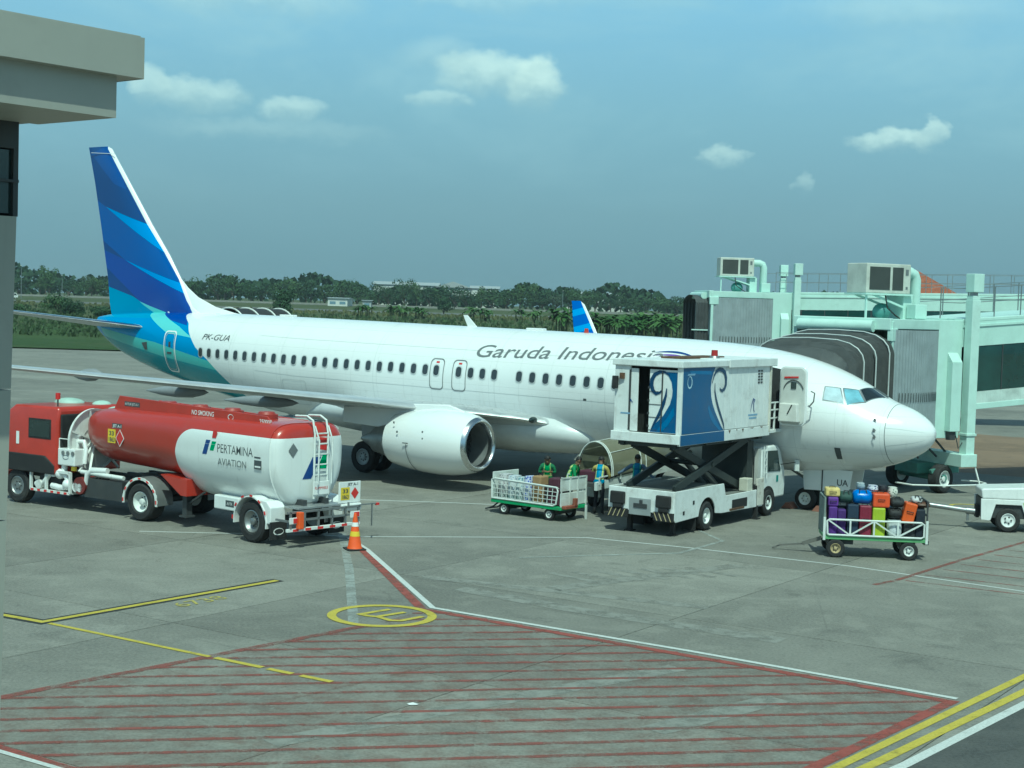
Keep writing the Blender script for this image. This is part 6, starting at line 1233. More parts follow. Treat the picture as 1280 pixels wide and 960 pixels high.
    p0, p1 = cabp(-cab_len-.30, -1.2), cabp(-cab_len-.30, 1.5); mb = MB(); mb.cyl((p0[0], p0[1], F1-.28), (p1[0], p1[1], F1-.28), .20, n=18); mb.build('canopy_roller', MINT_, R, smooth=40)
    p0, p1 = cabp(-cab_len+.1, -1.72), cabp(-cab_len+.4, -1.72); mb = MB(); mb.box((p0[0], p0[1], F1-.55), (.5, .18, .42), rz=cabrot); mb.build('roller_bracket', MINT_, R, bev=.02)
    # air-conditioning unit on a bracket with its duct
    ay = .1
    mb = MB(); mb.bb(ax-.95, ax+.95, ay-.55, ay+.55, F1+.85, F1+1.88); ac = mb.build('air_conditioner', CREAM, R, bev=.03)
    mb = MB(); mb.bb(ax-.82, ax+.05, ay-.562, ay-.55, F1+.97, F1+1.76); mb.build('intake_grille', GRILLE, ac); mb = MB(); mb.bb(ax+.16, ax+.62, ay-.562, ay-.55, F1+.97, F1+1.76); mb.build('intake_grille', GRILLE, ac); mb = MB(); mb.bb(ax+.72, ax+.84, ay-.565, ay-.55, F1+1.5, F1+1.7); mb.bb(ax+.74, ax+.82, ay-.565, ay-.55, F1+1.02, F1+1.1); mb.build('control_plate', GREYINK, ac)
    mb = MB(); mb.bb(ax-1.0, ax+1.05, ay-.6, ay+.6, F1+.79, F1+.85); mb.bar((ax-.6, ay-.5, F1+.8), (ax+.9, ay-.4, F1+.35), .07); mb.bar((ax-.6, ay+.5, F1+.8), (ax+.9, ay+.4, F1+.35), .07); mb.bb(ax+.75, ax+1.15, ay-.45, ay+.5, F1-.05, F1+.79); mb.bb(ax-.9, ax-.84, ay-.5, ay-.44, F1-.05, F1+.79); mb.build('unit_bracket', MINT_, R)
    mb = MB(); mb.tube([(ax+.9, ay, F1+1.62), (ax+1.35, ay, F1+1.62), (ax+1.52, ay, F1+1.55), (ax+1.6, ay, F1+1.38), (ax+1.6, ay, F1-.02)], .20, 14); mb.build('air_duct', MINT_, R, smooth=50)
    mb = MB(); mb.sphere((ax+.1, ay-.1, F1+.22), (.34, .3, .30), 14, 8); mb.build('blower', mat('teal_blower', (.10, .25, .23), .5), R, smooth=60)
    mb = MB(); mb.tube([(ax-.1, ay-.52, F1+.8), (ax-.05, ay-.6, F1+.35), (ax+.3, ay-.6, F1+.1), (ax+.5, ay-.6, F1)], .025, 6); mb.build('power_cable', BLACK, R)
    mb = MB(); mb.bb(-1.6, -1.1, -.9, -.4, F1, F1+.5); mb.build('roof_locker', MINT_, R, bev=.02)
    return R, cabp
Mi = (Matrix.Translation((14.96, 54.9, 0)) @ Matrix.Rotation(radians(25), 4, 'Z')).inverted(); out0 = Vector((11.15, 52.2)); _fr = Mi @ Vector((11.15, 52.2, 0))
NB, cabp = bridge('boarding_bridge', (14.96, 54.9, 0), radians(25), 'mint green boarding bridge with dark bellows pressed to the airliner', radians(29.5), 0.0, 14, .075, front=(_fr.x, _fr.y), ax=-2.45)
# bellows between the near cab and the fuselage, built in world axes then moved under the bridge
def arch_ring(c, u, hw_, z0, z1, n=26, ruf=0.0):
    R_ = []
    for i in range(n+1):
        q = i/n
        if q < .30: y, z = -hw_, z0+(z1-.75-z0)*q/.30
        elif q > .70: y, z = hw_, z0+(z1-.75-z0)*(1-q)/.30
        else:
            a = pi*(1-(q-.30)/.40); y = hw_*math.copysign(abs(cos(a))**.55, cos(a)); z = z1-.75+.75*sin(a)
        R_.append(Vector((c[0]+u[0]*(y*(1+ruf)), c[1]+u[1]*(y*(1+ruf)), z + (ruf*1.0 if z > z0+.5 else 0))))
    return R_
Vin = Vector((.58, .815)); Uax = Vector((.815, -.58)); door = Vector((9.79, 50.27))
RB_ = random.Random(9); rings = []; NB_ = 44
for q_ in (-.75, -.45, -.2):
    c = door - Vin*(.9-q_*1.3); rings.append([Mi @ p for p in arch_ring(c, Uax, 1.75, 2.5, 5.22 + q_*.95)])
for k in range(NB_+1):
    q = k/NB_; c = door*(1-q)-Vin*.9*(1-q) + out0*q; hw_ = 1.75+.02*q; z1 = 5.14+.42*q; ruf = (.075 if k % 2 else -.06) + RB_.uniform(-.03, .03); jj = [RB_.uniform(-.055, .055) for _ in range(27)]
    rings.append([Mi @ (p + Vector((0, 0, jj[i]))) for i, p in enumerate(arch_ring(c, Uax, hw_, 2.5, z1, ruf=ruf))])
mb = MB(); mb.loft(rings, False, closed=False); mb.build('bellows', BELL, NB)
for q in (.18, .48, .82):
    c = door*(1-q)-Vin*.9*(1-q) + out0*q; pts = [Mi @ p for p in arch_ring(c, Uax, (1.75+.02*q)*1.085, 2.5, 5.27+.42*q)]; mb = MB(); mb.tube(pts, .026, 6); mb.build('bellows_hoop', mat('pale_grey_hoop', (.52, .55, .54), .5), NB, smooth=50)
FB, cabf = bridge('boarding_bridge', (15.2, 86.5, 0), radians(3), 'farther mint green boarding bridge standing empty behind the docked one', radians(4), 1.15, 26, .022, cab_len=3.6, ax=-2.9)
# folded bellows on the empty bridge
mb = MB(); rings = []
for k in range(9):
    x = -3.6-.12-.09*k; R_ = []
    for i in range(23):
        q = i/22; hw_ = 1.5 + (.06 if k % 2 else 0)
        if q < .3: y, z = -hw_, 3.3+2.9*q/.3
        elif q > .7: y, z = hw_, 3.3+2.9*(1-q)/.3
        else: a = pi*(1-(q-.3)/.4); y, z = hw_*cos(a), 6.2+.5*sin(a)
        p = cabf(x, y); R_.append(Vector((p[0], p[1], z+.25)))
    rings.append(R_)
mb.loft(rings, False, closed=False); mb.build('bellows', BELL, FB)
mb = MB(); p = cabf(-3.75, -1.58); mb.bb(p[0]-.9, p[0], p[1]-.04, p[1]+.04, 5.0, 5.06); mb.build('bellows_stay', CONC_P, FB)
# red-tiled building and its neighbour behind the bridges
RB = root('tiled_roof_building', (40.5, 150, 0), 0, 'building with steep red tiled roof beyond the boarding bridges', 'building')
mb = MB(); mb.bb(-6, 2.4, -4, 4, 0, 7.4); mb.build('wall', mat('cream_wall', (.5, .48, .42), .8, var=.1), RB)
mb = MB(); mb.add([(-6.6, -4.6, 7.4), (2.9, -4.6, 7.4), (2.9, 4.6, 7.4), (-6.6, 4.6, 7.4), (-3.6, 0, 10.6), (-1.6, 0, 10.6)], [(0, 1, 5, 4), (1, 2, 5), (2, 3, 4, 5), (3, 0, 4), (3, 2, 1, 0)]); mb.build('roof', mat('red_tile', (.26, .085, .045), .8, var=.25, scale=4, bump=.8, bscale=8), RB)
# passenger steps at the rear door, seen above the fuselage
PS = root('passenger_stairs', (0, 0, 0), 0, 'mobile passenger stairs with black hooped canopy at the far rear door', 'passenger stairs')
PS.matrix_world = Matrix.Translation((12.693, 45.897, 0)) @ Matrix.Rotation(radians(144.55), 4, 'Z') @ Matrix.Translation((31.6, -2.0, 0)) @ Matrix.Rotation(radians(-90), 4, 'Z')
mb = MB(); mb.bb(.0, 1.6, -.9, .9, 2.6, 2.75); mb.build('landing', STEEL, PS); 
mb = MB()
for i in range(12): mb.bb(1.6+i*.34, 1.94+i*.34, -.8, .8, 2.45-i*.21, 2.52-i*.21)
mb.build('step_flight', STEEL, PS)
for y in (-.85, .85): mb = MB(); mb.bar((1.6, y, 3.6), (5.7, y, 1.1), .06); mb.bar((1.6, y, 2.5), (5.7, y, .15), .08, .25); mb.bar((.1, y, 2.6), (.1, y, 4.9), .06); mb.build('side_rail', WORNW, PS)
cano = lambda x, o_=0: [Vector((x, (1.0+o_)*cos(a), 4.75-.0*x+(.85+o_)*sin(a))) for a in [pi*i/16 for i in range(17)]]
mb = MB(); mb.loft([cano(x) for x in (-.4, .6, 1.4, 2.6)], False, closed=False); mb.build('canopy', mat('black_canvas', (.03, .032, .034), .7), PS, smooth=60)
for x in (-.4, .6, 1.6, 2.6): mb = MB(); mb.tube(cano(x, .02), .035, 6); mb.build('canopy_hoop', WORNW, PS, smooth=50)
mb = MB(); mb.bb(.2, 4.2, -.7, .7, .35, .8); mb.build('chassis', WORNW, PS)
for x in (.8, 3.6):
    for y in (-.8, .8): wheel(PS, (x, y, .35), .35, .22, (0, math.copysign(1, y), 0))
# ================================================================ TERMINAL CORNER (near left)
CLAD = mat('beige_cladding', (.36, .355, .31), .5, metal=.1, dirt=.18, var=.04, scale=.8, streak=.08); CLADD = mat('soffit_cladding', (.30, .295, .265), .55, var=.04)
TB_ = root('terminal_wing', (-2.73, 10.5, 0), radians(51.2), 'beige clad terminal corner with stepped overhanging eaves', 'building')
# local: x along the facade toward the corner, y to the left (into the building), z up; the eaves corner is at the origin
mb = MB()
for k in range(3):
    MB().prism([(-6+k*2.0+.003, 0), (-4+k*2.0-.003, 0), (-4+k*2.0-.003, .9), (-6+k*2.0+.003, .9)], 'z', 7.34, 7.62).build('lower_fascia_panel', CLAD, TB_)
    MB().prism([(-5.86+k*2.0+.002, -.10), (-3.86+k*2.0-.002, -.10), (-3.86+k*2.0-.002, .9), (-5.86+k*2.0+.002, .9)], 'z', 7.615, 7.89).build('upper_fascia_panel', CLAD, TB_)
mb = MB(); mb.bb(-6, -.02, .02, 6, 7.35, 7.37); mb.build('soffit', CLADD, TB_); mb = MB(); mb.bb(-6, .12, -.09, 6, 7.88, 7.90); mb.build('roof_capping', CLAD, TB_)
mb = MB(); mb.bb(.138, .144, -.103, 6, 7.612, 7.89); mb.build('end_fascia', CLAD, TB_)
WY = .99
for z0, z1 in ((.0, 2.6), (2.61, 4.5), (4.51, 5.44), (5.45, 6.68)):
    e0, e1 = -.095-.022*(7.35-z0), -.095-.022*(7.35-z1); MB().prism([(-6, z0), (e0, z0), (e1, z1), (-6, z1)], 'y', WY, WY+.25).build('wall_panel', CLAD, TB_)
mb = MB(); mb.bb(-6, -.12, WY+.03, WY+.2, 6.70, 7.15); mb.build('window_band', GLASS, TB_); mb = MB(); mb.bb(-6, -.10, WY, WY+.2, 7.16, 7.35); mb.bb(-.14, -.10, WY, WY+.22, 6.68, 7.16); mb.bb(-6, -.10, WY-.01, WY+.02, 6.92, 6.94); mb.build('window_frame', DARKM, TB_)
mb = MB(); mb.prism([(-.6, 0), (-.262, 0), (-.10, 7.35), (-.4, 7.35)], 'y', WY+.26, 6); mb.build('end_wall', CLAD, TB_)

# ================================================================ TREES
def leaf_mat(name, a, b):
    m = bpy.data.materials.new(name); m.use_nodes = True; t = NT(m.node_tree); o = t.n('ShaderNodeOutputMaterial'); p = t.n('ShaderNodeBsdfPrincipled'); t.link(p.outputs[0], o.inputs[0])
    c = t.n('ShaderNodeTexCoord'); oi = t.n('ShaderNodeObjectInfo'); n1 = t.noise(c.outputs['Object'], .35, 4, .6)
    k = t.math('ADD', t.math('MULTIPLY', n1, .8), t.math('MULTIPLY', oi.outputs['Random'], .45)); t.link(t.mix(t.smooth(k, .35, .9), a, b), p.inputs['Base Color']); p.inputs['Roughness'].default_value = .75; p.inputs['Specular IOR Level'].default_value = .2
    return m
BARK = mat('bark', (.10, .08, .06), .9, var=.25)
LEAVES = [leaf_mat('dark_foliage', (.026, .056, .028), (.055, .098, .040)), leaf_mat('mid_foliage', (.034, .072, .030), (.07, .118, .044)), leaf_mat('grey_foliage', (.048, .072, .045), (.085, .112, .062))]
def crown(seed, w_, h_, z0, nl=9, per=70, ls=.8, top=1.0):
    r = random.Random(seed); mb = MB()
    lobes = [(r.uniform(-.6, .6)*w_/2, r.uniform(-.6, .6)*w_/2, z0+h_*r.uniform(.22, .85), w_*r.uniform(.20, .36), h_*r.uniform(.16, .30)) for _ in range(nl)] + [(0, 0, z0+h_*.5, w_*.34, h_*.36)]
    for lx, ly, lz, lr, lh in lobes:
        for _ in range(per):
            a, u = r.uniform(0, 2*pi), r.uniform(-.75, 1); k = sqrt(max(0, 1-u*u)); q = r.uniform(.72, 1.06)
            p = Vector((lx+lr*k*cos(a)*q, ly+lr*k*sin(a)*q, lz+lh*u*q)); nv = Vector((k*cos(a)+r.uniform(-.5, .5), k*sin(a)+r.uniform(-.5, .5), u+r.uniform(-.2, .7))).normalized()
            t1 = nv.cross(Vector((r.uniform(-1, 1), r.uniform(-1, 1), .3))).normalized(); t2 = nv.cross(t1); s = ls*r.uniform(.5, 1.25)
            mb.add([p+t1*s*.6, p+t2*s*.4+t1*.15*s, p-t1*s*.5+t2*s*.1, p-t2*s*.5], [(0, 1, 2, 3)])
    return mb
def trunk(w_, z0, h_, seed):
    r = random.Random(seed); mb = MB(); mb.tube([(0, 0, -.3), (r.uniform(-.1, .1), 0, z0*.6), (r.uniform(-.2, .2), r.uniform(-.2, .2), z0+h_*.5)], [.045*w_, .032*w_, .012*w_], 7)
    for _ in range(4): a = r.uniform(0, 2*pi); mb.tube([(0, 0, z0*.7), (cos(a)*w_*.16, sin(a)*w_*.16, z0+h_*.25), (cos(a)*w_*.3, sin(a)*w_*.3, z0+h_*.55)], [.02*w_, .014*w_, .006*w_], 5)
    return mb
KINDS_ = []
for i, (w_, h_, z0, li) in enumerate(((11, 9, 2.0, 0), (9, 8, 2.4, 1), (13, 8.5, 2.2, 0), (8, 10, 2.5, 1), (10, 7, 1.8, 2), (12, 10.5, 2.6, 0))):
    KINDS_.append((crown(20+i, w_, h_, z0).mesh('crown', LEAVES[li]), trunk(w_, z0, h_, i).mesh('trunk', BARK)))
TL = ['broad dark leafy tree in the far tree belt', 'rounded mid-green tree in the far tree belt', 'wide spreading dark tree in the far tree belt', 'tall narrow mid-green tree in the far tree belt', 'low grey-green tree in the far tree belt', 'large domed dark tree in the far tree belt']
def tree(x, y, k, s, label=None, group='trees of the far belt', name='tree', z=None):
    o = root(name, (x, y, hz(y)-.1 if z is None else z), random.uniform(0, 6.28), label or TL[k], 'tree', group); o.scale = (s*random.uniform(.75, 1.2), s*random.uniform(.75, 1.2), s*random.uniform(.82, 1.12))
    for me, nm in zip(KINDS_[k], ('crown', 'trunk')): c = link(bpy.data.objects.new(nm, me)); c.parent = o
    return o
random.seed(11)
# skyline heights follow the photograph's belt: higher left and mid, lower to the right
x = -250.0
while x < 150:
    y = random.uniform(668, 700); k = random.choice((0, 1, 2, 3, 4, 5, 0, 2)); u_ = x/680
    s = random.uniform(.78, 1.06) * (1.0 if u_ < .02 else .86)
    if -.16 < u_ < -.10: s *= 1.08
    tree(x, y, k, s); x += random.uniform(4.2, 6.6)
# a darker mass behind, one wood nobody could count
r = random.Random(5); mb = MB()
for _ in range(9000):
    xx = r.uniform(-330, 330); yy = r.uniform(715, 760); top = 9.0+2.5*sin(xx*.045)+1.8*sin(xx*.13+1)+1.2*sin(xx*.31); zz = hz(yy)+r.uniform(.0, 1)**.6*top; s = r.uniform(.9, 2.0)
    a, b = r.uniform(0, 2*pi), r.uniform(-.6, 1.0); nv = Vector((cos(a), sin(a), b)).normalized(); t1 = nv.cross(Vector((.2, .1, 1))).normalized(); t2 = nv.cross(t1); p = Vector((xx, yy, zz)); mb.add([p+t1*s, p+t2*s, p-t1*s, p-t2*s*.8], [(0, 1, 2, 3)])
tag(mb.build('far_wood', LEAVES[0]), 'dark continuous wood behind the far tree belt', 'wood', kind='stuff')
# nearer trees and shrubs on the airfield
def shrub(name, x, y, w_, h_, seed, label, li=1, z0=.1, ls=.35, per=110, cat='shrub', group=None):
    o = root(name, (x, y, hz(y)), 0, label, cat, group); crown(seed, w_, h_, z0, 10, per, ls).build('crown', LEAVES[li], o); mb = trunk(w_*.8, max(z0, .4), h_*.8, seed); mb.build('trunk', BARK, o); return o
shrub('bush', -91.5, 310, 6.4, 4.6, 31, 'loose pale green bush on the grass beside the tail', 1); shrub('bush', -87.5, 306, 4.2, 3.9, 32, 'dense dark round bush next to the pale green one', 0)
shrub('low_bush', -97, 300, 4, 2.4, 35, 'low scrubby bush in front of the pale green one', 1); shrub('low_bush', -80, 300, 5, 2.2, 36, 'low spreading bush under the tailplane', 0)
shrub('round_tree', -22.5, 492, 6.6, 4.9, 33, 'single round dark tree standing alone in the open field', 0, .5, .5, cat='tree')
shrub('field_tree', -49.5, 330, 6.4, 6.0, 34, 'leafy dark green tree behind the rear stairs canopy', 0, .8, .45, cat='tree')
# banana plants
BAN = leaf_mat('banana_leaf', (.035, .085, .02), (.09, .16, .05))
def banana(x, y, h_, seed, label, group):
    r = random.Random(seed); o = root('banana_plant', (x, y, hz(y)), r.uniform(0, 6), label, 'banana plant', group); st = MB(); lf = MB()
    for _ in range(4):
        bx, by = r.uniform(-1.1, 1.1), r.uniform(-1.1, 1.1); hh = h_*r.uniform(.4, .62); st.tube([(bx, by, 0), (bx+.1, by, hh)], [.16, .10], 7)
        for _k in range(8):
            a = r.uniform(0, 2*pi); L = h_*r.uniform(.40, .62); up = r.uniform(.35, 1.25); d = Vector((cos(a), sin(a), 0)); sd = Vector((-sin(a), cos(a), 0)); pts = []
            for i in range(6): q = i/5; pts.append(Vector((bx, by, hh)) + d*(L*q*cos(up*.6)) + Vector((0, 0, L*(q*up*.75 - q*q*.62))))
            vs_ = []
            for i, p in enumerate(pts): w_ = .30*sin(pi*(i+.4)/5.8)*h_*.24; vs_ += [p-sd*w_+Vector((0, 0, -.06)), p, p+sd*w_+Vector((0, 0, -.06))]
            lf.add(vs_, [f for i in range(5) for f in ((3*i, 3*i+3, 3*i+4, 3*i+1), (3*i+1, 3*i+4, 3*i+5, 3*i+2))])
    st.build('stem', mat('banana_stem', (.10, .12, .05), .8), o); lf.build('leaves', BAN, o); return o
random.seed(3)
for px_ in (449, 460, 486, 492, 500, 508, 520, 525, 590, 600, 606, 648, 664, 670):
    y = random.uniform(380, 400); banana((px_-640)/1925.5*y, y, random.uniform(3.8, 5.0), px_, 'banana plant clump growing in the open field', 'banana clumps in the open field')
for px_ in (696, 702, 742, 752, 766, 772, 780, 786, 792, 798, 804, 812, 818, 826, 834, 840, 850, 775, 790, 808, 822, 760, 830):
    y = random.uniform(255, 300); banana((px_-640)/1925.5*y, y, random.uniform(4.8, 6.4), px_+9, 'tall banana plant in the dense grove beside the far bridge', 'banana grove beside the far bridge')

# ================================================================ FAR BUILDINGS, FENCE, POLES
ROOFM = mat('pale_metal_roof', (.42, .44, .44), .5, metal=.2, var=.08); WALLM = mat('white_wall', (.62, .63, .60), .7, var=.06); BLUEW = mat('blue_grey_wall', (.16, .25, .32), .7)
def shed(name, x0, x1, y, h_, rise, label, m=WALLM, dp=20, gable='x', bays=6):
    o = root(name, ((x0+x1)/2, y, hz(y)), 0, label, 'building'); w_ = (x1-x0)/2
    MB().bb(-w_, w_, 0, dp, 0, h_).build('wall', m, o)
    mb = MB()
    if gable == 'x': mb.prism([(-.6, h_), (dp+.6, h_), (dp/2, h_+rise)], 'x', -w_-.6, w_+.6)
    else: mb.prism([(-w_-.6, h_), (w_+.6, h_), (0, h_+rise)], 'y', -.8, dp)
    mb.build('roof', ROOFM, o)
    for i in range(bays):
        cx = -w_+2*w_*(i+.5)/bays; MB().bb(cx-w_/bays*.6, cx+w_/bays*.6, -.06, 0, h_*.25, h_*.6).build('window', BLUEW, o)
    return o
shed('warehouse', -70, -38, 764, 10.2, 1.6, 'long low warehouse with pale roof above the tree belt', bays=7)
shed('gabled_hangar', -39, -22, 762, 9.6, 3.0, 'white gabled hangar beside the long warehouse', gable='y', bays=3)
shed('low_shed', -22, -8, 766, 9.6, 1.4, 'low white shed beside the gabled hangar', bays=3); shed('long_shed', 25, 57, 766, 8.4, 1.2, 'long white roofed shed among trees beyond the winglet', bays=6)
shed('white_hut', -76, -68, 628, 3.2, .3, 'small white hut by the perimeter road', bays=2); shed('small_hut', -62, -58.5, 630, 2.6, .2, 'tiny grey hut beside the white one', ROOFM, 4, bays=1)
fn = root('perimeter_fence', (0, 652, hz(652)), 0, 'long pale perimeter wall in front of the tree belt', 'fence')
for i in range(56): MB().bb(-260+i*8+.05, -252+i*8-.05, 0, .15, 0, .8).build('wall_panel', mat('pale_block', (.24, .24, .215), .8, var=.15), fn)
for i, (px_, y, h_) in enumerate(((24, 560, 12), (75, 600, 9), (700, 640, 9))):
    o = root('lamp_post', ((px_-640)/1925.5*y, y, hz(y)), 0, ['tall grey lamp post behind the grass near the terminal corner', 'slim lamp post in front of the tree belt behind the tailplane', 'slim lamp post beyond the far winglet'][i], 'lamp post'); mb = MB(); mb.cyl((0, 0, 0), (0, 0, h_), .14, .09, n=8); mb.build('pole', STEEL, o); MB().box((0, -.3, h_), (.3, .9, .2)).build('lamp_head', WORNW, o)
o = root('parked_van', (-181.5, 556, hz(556)), .4, 'small white van on the far field edge', 'van'); mb = MB(); mb.prism([(-2.3, .4), (2.3, .4), (2.4, 1.1), (1.5, 2.1), (-2.3, 2.2)], 'y', -.9, .9); mb.build('body', WHITE, o, bev=.1); mb = MB(); mb.prism([(1.0, 1.2), (2.1, 1.2), (1.4, 1.95), (1.0, 1.95)], 'y', -.92, .92); mb.build('window', GLASS, o)
for x in (-1.4, 1.5):
    for y in (-.8, .8): wheel(o, (x, y, .36), .36, .22, (0, math.copysign(1, y), 0))
# ================================================================ PEOPLE
SKIN = mat('skin', (.20, .105, .065), .55, var=.06); HAIR = mat('black_hair', (.012, .011, .010), .6); TROU = mat('dark_trousers', (.018, .02, .026), .8); SHOE = mat('dark_shoes', (.012, .012, .012), .6); STRIP = mat('reflective_strip', (.62, .66, .30), .4); EYE = mat('eye_dark', (.02, .015, .012), .3)
def vest_mat(col, scol, zw, yc):
    m = bpy.data.materials.new('vest_fabric'); m.use_nodes = True; t = NT(m.node_tree); o = t.n('ShaderNodeOutputMaterial'); p = t.n('ShaderNodeBsdfPrincipled'); t.link(p.outputs[0], o.inputs[0])
    c = t.n('ShaderNodeTexCoord'); s = t.n('ShaderNodeSeparateXYZ', ins={0: c.outputs['Object']})
    b1 = t.math('LESS_THAN', t.math('ABSOLUTE', t.math('SUBTRACT', s.outputs[2], zw+.02)), .022); b2 = t.math('LESS_THAN', t.math('ABSOLUTE', t.math('SUBTRACT', t.math('ABSOLUTE', t.math('SUBTRACT', s.outputs[1], yc)), .10)), .020)
    b = t.math('MAXIMUM', b1, t.math('MULTIPLY', b2, t.math('GREATER_THAN', s.outputs[2], zw))); n = t.noise(c.outputs['Object'], 6, 4, .6)
    t.link(t.mix(b, t.mix(n, tuple(x*.8 for x in col), tuple(x*1.2 for x in col)), scol), p.inputs['Base Color']); p.inputs['Roughness'].default_value = .65; return m
def person(label, loc, rz, J, shirt, vest, strip=(.55, .60, .22), trousers=TROU):
    """J: joint positions in metres, facing +x; one skinned body, vest and hair as children"""
    V, E, Rr, tagv = [], [], [], []
    def add(p, r, tg, link_=None):
        V.append(Vector(p)); Rr.append(r if isinstance(r, tuple) else (r, r)); tagv.append(tg)
        if link_ is not None: E.append((link_, len(V)-1))
        return len(V)-1
    pel = add(J['pelvis'], (.125, .15), 'leg'); wst = add(J['waist'], (.115, .145), 'torso', pel); chs = add(J['chest'], (.125, .165), 'torso', wst); upc = add(Vector(J['chest']).lerp(Vector(J['neck']), .6), (.085, .12), 'torso', chs); nk = add(J['neck'], .055, 'skin', upc)
    H = Vector(J['head']); up = (H-Vector(J['neck'])).normalized(); fw = Vector(J.get('face', (1, 0, 0))).normalized(); h1 = add(H-up*.03, (.078, .078), 'skin', nk); h2 = add(H+up*.06, (.088, .084), 'skin', h1); h3 = add(H+up*.13, (.055, .055), 'skin', h2); add(H+fw*.10-up*.0, .016, 'skin', h1)
    sdv = up.cross(fw).normalized()
    for s in (1, -1): add(H+sdv*.098*s+up*.03, .014, 'skin', h2)
    for s, nm in ((1, 'l'), (-1, 'r')):
        sh = add(J['sh_'+nm], .068, 'arm', upc); elb = add(J['el_'+nm], .048, 'arm', sh); wr = add(J['wr_'+nm], .032, 'hand', elb); d = (Vector(J['wr_'+nm])-Vector(J['el_'+nm])).normalized(); hd = Vector(J['wr_'+nm])+d*.07; pm = add(hd, (.030, .038), 'hand', wr)
        q = d.cross(Vector((0, 0, 1))); q = q.normalized() if q.length > .1 else Vector((0, 1, 0)); dn_ = d.cross(q)
        for i, L in enumerate((.062, .072, .068, .052)):
            k = add(hd+d*.05+q*(i-1.5)*.022, .0095, 'hand', pm); add(hd+d*(.05+L)+q*(i-1.5)*.024+dn_*.03, .0085, 'hand', k)
        k = add(hd+q*.045+d*.005, .010, 'hand', pm); add(hd+q*.06+d*.045, .009, 'hand', k)
        hp = add(J['hip_'+nm], .095, 'leg', pel); kn = add(J['kn_'+nm], .062, 'leg', hp); an = add(J['an_'+nm], .045, 'shoe', kn); add(Vector(J['an_'+nm])+Vector(J.get('toe_'+nm, (.17, 0, -.035))), .038, 'shoe', an)
    me = bpy.data.meshes.new('body'); me.from_pydata([tuple(v) for v in V], E, []); o = bpy.data.objects.new('tmp', me); COL.objects.link(o)
    md = o.modifiers.new('skin', 'SKIN'); sv = me.skin_vertices[0].data
    for i, rr in enumerate(Rr): sv[i].radius = rr; sv[i].use_root = (i == 0)
    sb = o.modifiers.new('sub', 'SUBSURF'); sb.levels = sb.render_levels = 2
    dg_ = bpy.context.evaluated_depsgraph_get(); bm_ = bpy.data.meshes.new_from_object(o.evaluated_get(dg_)); bpy.data.objects.remove(o)
    mats_ = {'skin': 0, 'hand': 0, 'arm': 1, 'torso': 1, 'leg': 2, 'shoe': 3}
    for m in (SKIN, shirt, trousers, SHOE): bm_.materials.append(m)
    segs = [(V[a], V[b], tagv[b]) for a, b in E]
    def near(p):
        best, bt = 9, 'torso'
        for a, b, tg in segs:
            d = b-a; q = max(0, min(1, (p-a).dot(d)/max(d.length_squared, 1e-9))); L = (p-a-d*q).length - (0.05 if tg == 'torso' else 0)
            if tg == 'hand' and q < .75 and (b-a).length > .15: tg2 = 'arm'
            elif tg == 'shoe' and q < .80 and (b-a).length > .25: tg2 = 'leg'
            elif tg == 'arm' and (b-a).length < .01: tg2 = 'arm'
            else: tg2 = tg
            if L < best: best, bt = L, tg2
        return bt
    vest_f = []
    for p in bm_.polygons:
        tg = near(p.center); p.material_index = mats_[tg]
        if tg == 'torso' and p.center.z > J['waist'][2]-.10 : vest_f.append(p.index)
    bm_.shade_smooth(); body = link(bpy.data.objects.new('person', bm_)); body.location = loc; body.rotation_euler = (0, 0, rz); tag(body, label, 'person')
    # vest: torso faces lifted off the shirt, with reflective bands
    vmap = {}; vv, ff, mi = [], [], []
    zw = J['waist'][2]; zc_ = J['chest'][2]
    for fi in vest_f:
        f = []
        for vi in bm_.polygons[fi].vertices:
            if vi not in vmap: vmap[vi] = len(vv); vv.append(bm_.vertices[vi].co + bm_.vertices[vi].normal*.018)
            f.append(vmap[vi])
        c = bm_.polygons[fi].center; ff.append(f); mi.append(1 if (abs(c.z-zw-.03) < .045 or (abs(abs(c.y-J['chest'][1])-.10) < .03 and c.z > zw+.08)) else 0)
    vm = bpy.data.meshes.new('safety_vest'); vm.from_pydata(vv, [], ff); vm.materials.append(vest_mat(vest, strip, zw, J['chest'][1])); vm.shade_smooth(); vo = link(bpy.data.objects.new('safety_vest', vm)); vo.parent = body
    mb = MB(); mb.sphere(H+up*.075-fw*.012, (.098, .094, .098), 14, 9); keep = MB()
    for f, m_ in zip(mb.f, mb.m):
        c = sum((Vector(mb.v[i]) for i in f), Vector())/len(f)-H
        if c.dot(up) > .10 or (c.dot(fw) < .0 and c.dot(up) > -.02): keep.add([mb.v[i] for i in f], [tuple(range(len(f)))])
    keep.build('hair', HAIR, body, smooth=80)
    for s in (1, -1): MB().sphere(H+fw*.083+sdv*.033*s+up*.045, (.010, .012, .008), 8, 5).build('eye', EYE, body)
    MB().sphere(H+fw*.082-up*.035, (.008, .022, .006), 8, 5).build('mouth', mat('lip', (.13, .05, .04), .5), body)
    return body
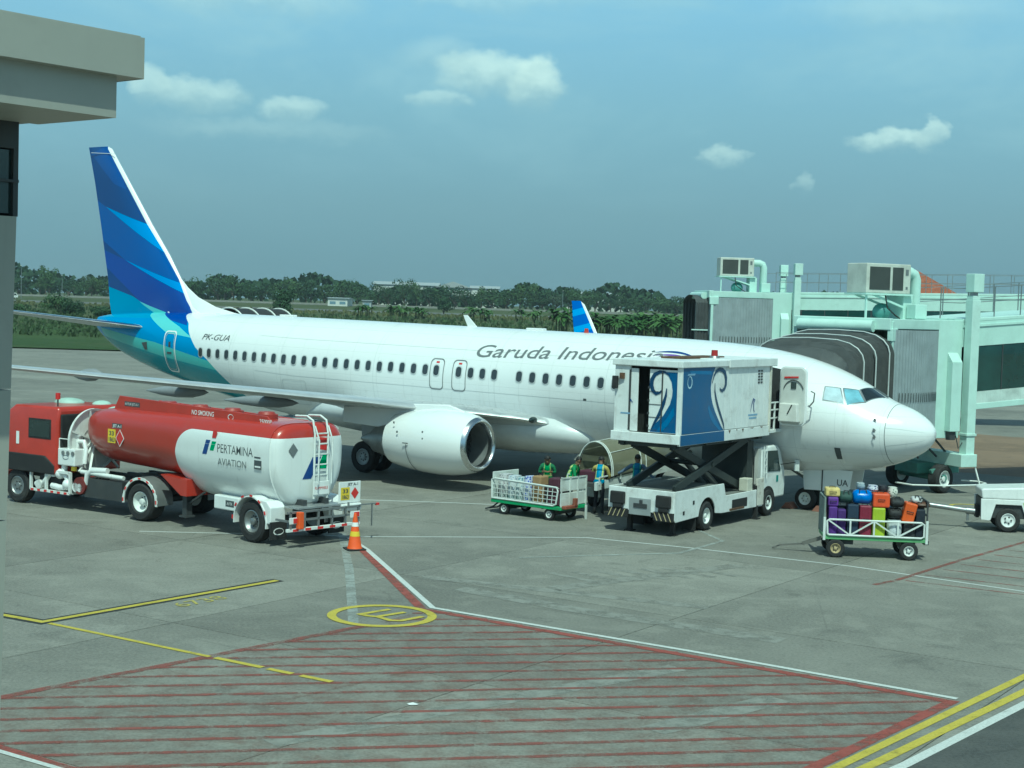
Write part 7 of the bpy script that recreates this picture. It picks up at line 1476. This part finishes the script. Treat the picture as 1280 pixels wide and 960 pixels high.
def pose(lean=0.0, h=1.0, sh=None, **kw):
    """standing figure leaning forward by lean (metres at the neck)"""
    z = lambda v: v*h
    J = dict(pelvis=(0, 0, z(.92)), waist=(lean*.25, 0, z(1.06)), chest=(lean*.62, 0, z(1.28)), neck=(lean*.95, 0, z(1.44)), head=(lean*1.12+.02, 0, z(1.555)), face=(1, 0, -.25),
        sh_l=(lean*.88, .185, z(1.385)), sh_r=(lean*.88, -.185, z(1.385)), el_l=(lean*.9+.06, .25, z(1.12)), el_r=(lean*.9+.06, -.25, z(1.12)), wr_l=(lean+.22, .2, z(.98)), wr_r=(lean+.22, -.2, z(.98)),
        hip_l=(0, .095, z(.88)), hip_r=(0, -.095, z(.88)), kn_l=(.03, .11, z(.49)), kn_r=(.03, -.11, z(.49)), an_l=(-.01, .12, z(.085)), an_r=(-.01, -.12, z(.085)))
    J.update(kw); return J
GV, CV = (.02, .26, .07), (.01, .20, .36)
DGREEN, YSH, BSH = mat('dark_green_shirt', (.02, .13, .05), .8), mat('yellow_shirt', (.42, .34, .10), .8), mat('blue_grey_shirt', (.12, .17, .26), .8)
person('worker in green vest bending over the sacks behind the mesh cart', (1.16, 46.35, 0), radians(-95), pose(.22, .95, el_l=(.20, .24, 1.12), el_r=(.20, -.24, 1.12), wr_l=(.38, .12, 1.16), wr_r=(.38, -.1, 1.16), face=(1, 0, -.35)), DGREEN, GV)
person('worker in green vest looking down beside the plank end of the mesh cart', (1.80, 46.0, 0), radians(-20), pose(.22, .96, face=(1, 0, -.55), wr_l=(.42, .14, .98), wr_r=(.42, -.14, .98)), mat('green_shirt', (.03, .22, .07), .8), GV)
person('worker in cyan vest with yellow sleeves leaning to the loader belt', (2.66, 45.35, 0), radians(75), pose(.20, 1.0, kn_l=(.16, .11, .50), an_l=(.05, .13, .085), el_l=(.28, .27, 1.14), wr_l=(.50, .20, 1.04), el_r=(.26, -.27, 1.12), wr_r=(.48, -.18, 1.02)), YSH, CV)
person('worker in blue vest with arms spread standing behind the catering truck tail', (3.80, 45.7, 0), radians(80), pose(.10, 1.04, el_l=(.10, .46, 1.24), wr_l=(.18, .70, 1.12), el_r=(.08, -.40, 1.18), wr_r=(.14, -.60, 1.02)), BSH, (.008, .13, .27), (.10, .40, .28))

# ================================================================ HUMID AIR
hzm = bpy.data.materials.new('humid_air'); hzm.use_nodes = True; t = NT(hzm.node_tree); o_ = t.n('ShaderNodeOutputMaterial'); v_ = t.n('ShaderNodeVolumePrincipled')
v_.inputs['Color'].default_value = (.80, .88, .92, 1); v_.inputs['Density'].default_value = .00016; v_.inputs['Anisotropy'].default_value = .2; t.link(v_.outputs[0], o_.inputs['Volume'])
tag(MB().bb(-960, 960, -45, 1460, -2.5, 26).build('haze', hzm), 'thin pale haze over the whole airfield', 'haze', kind='stuff')
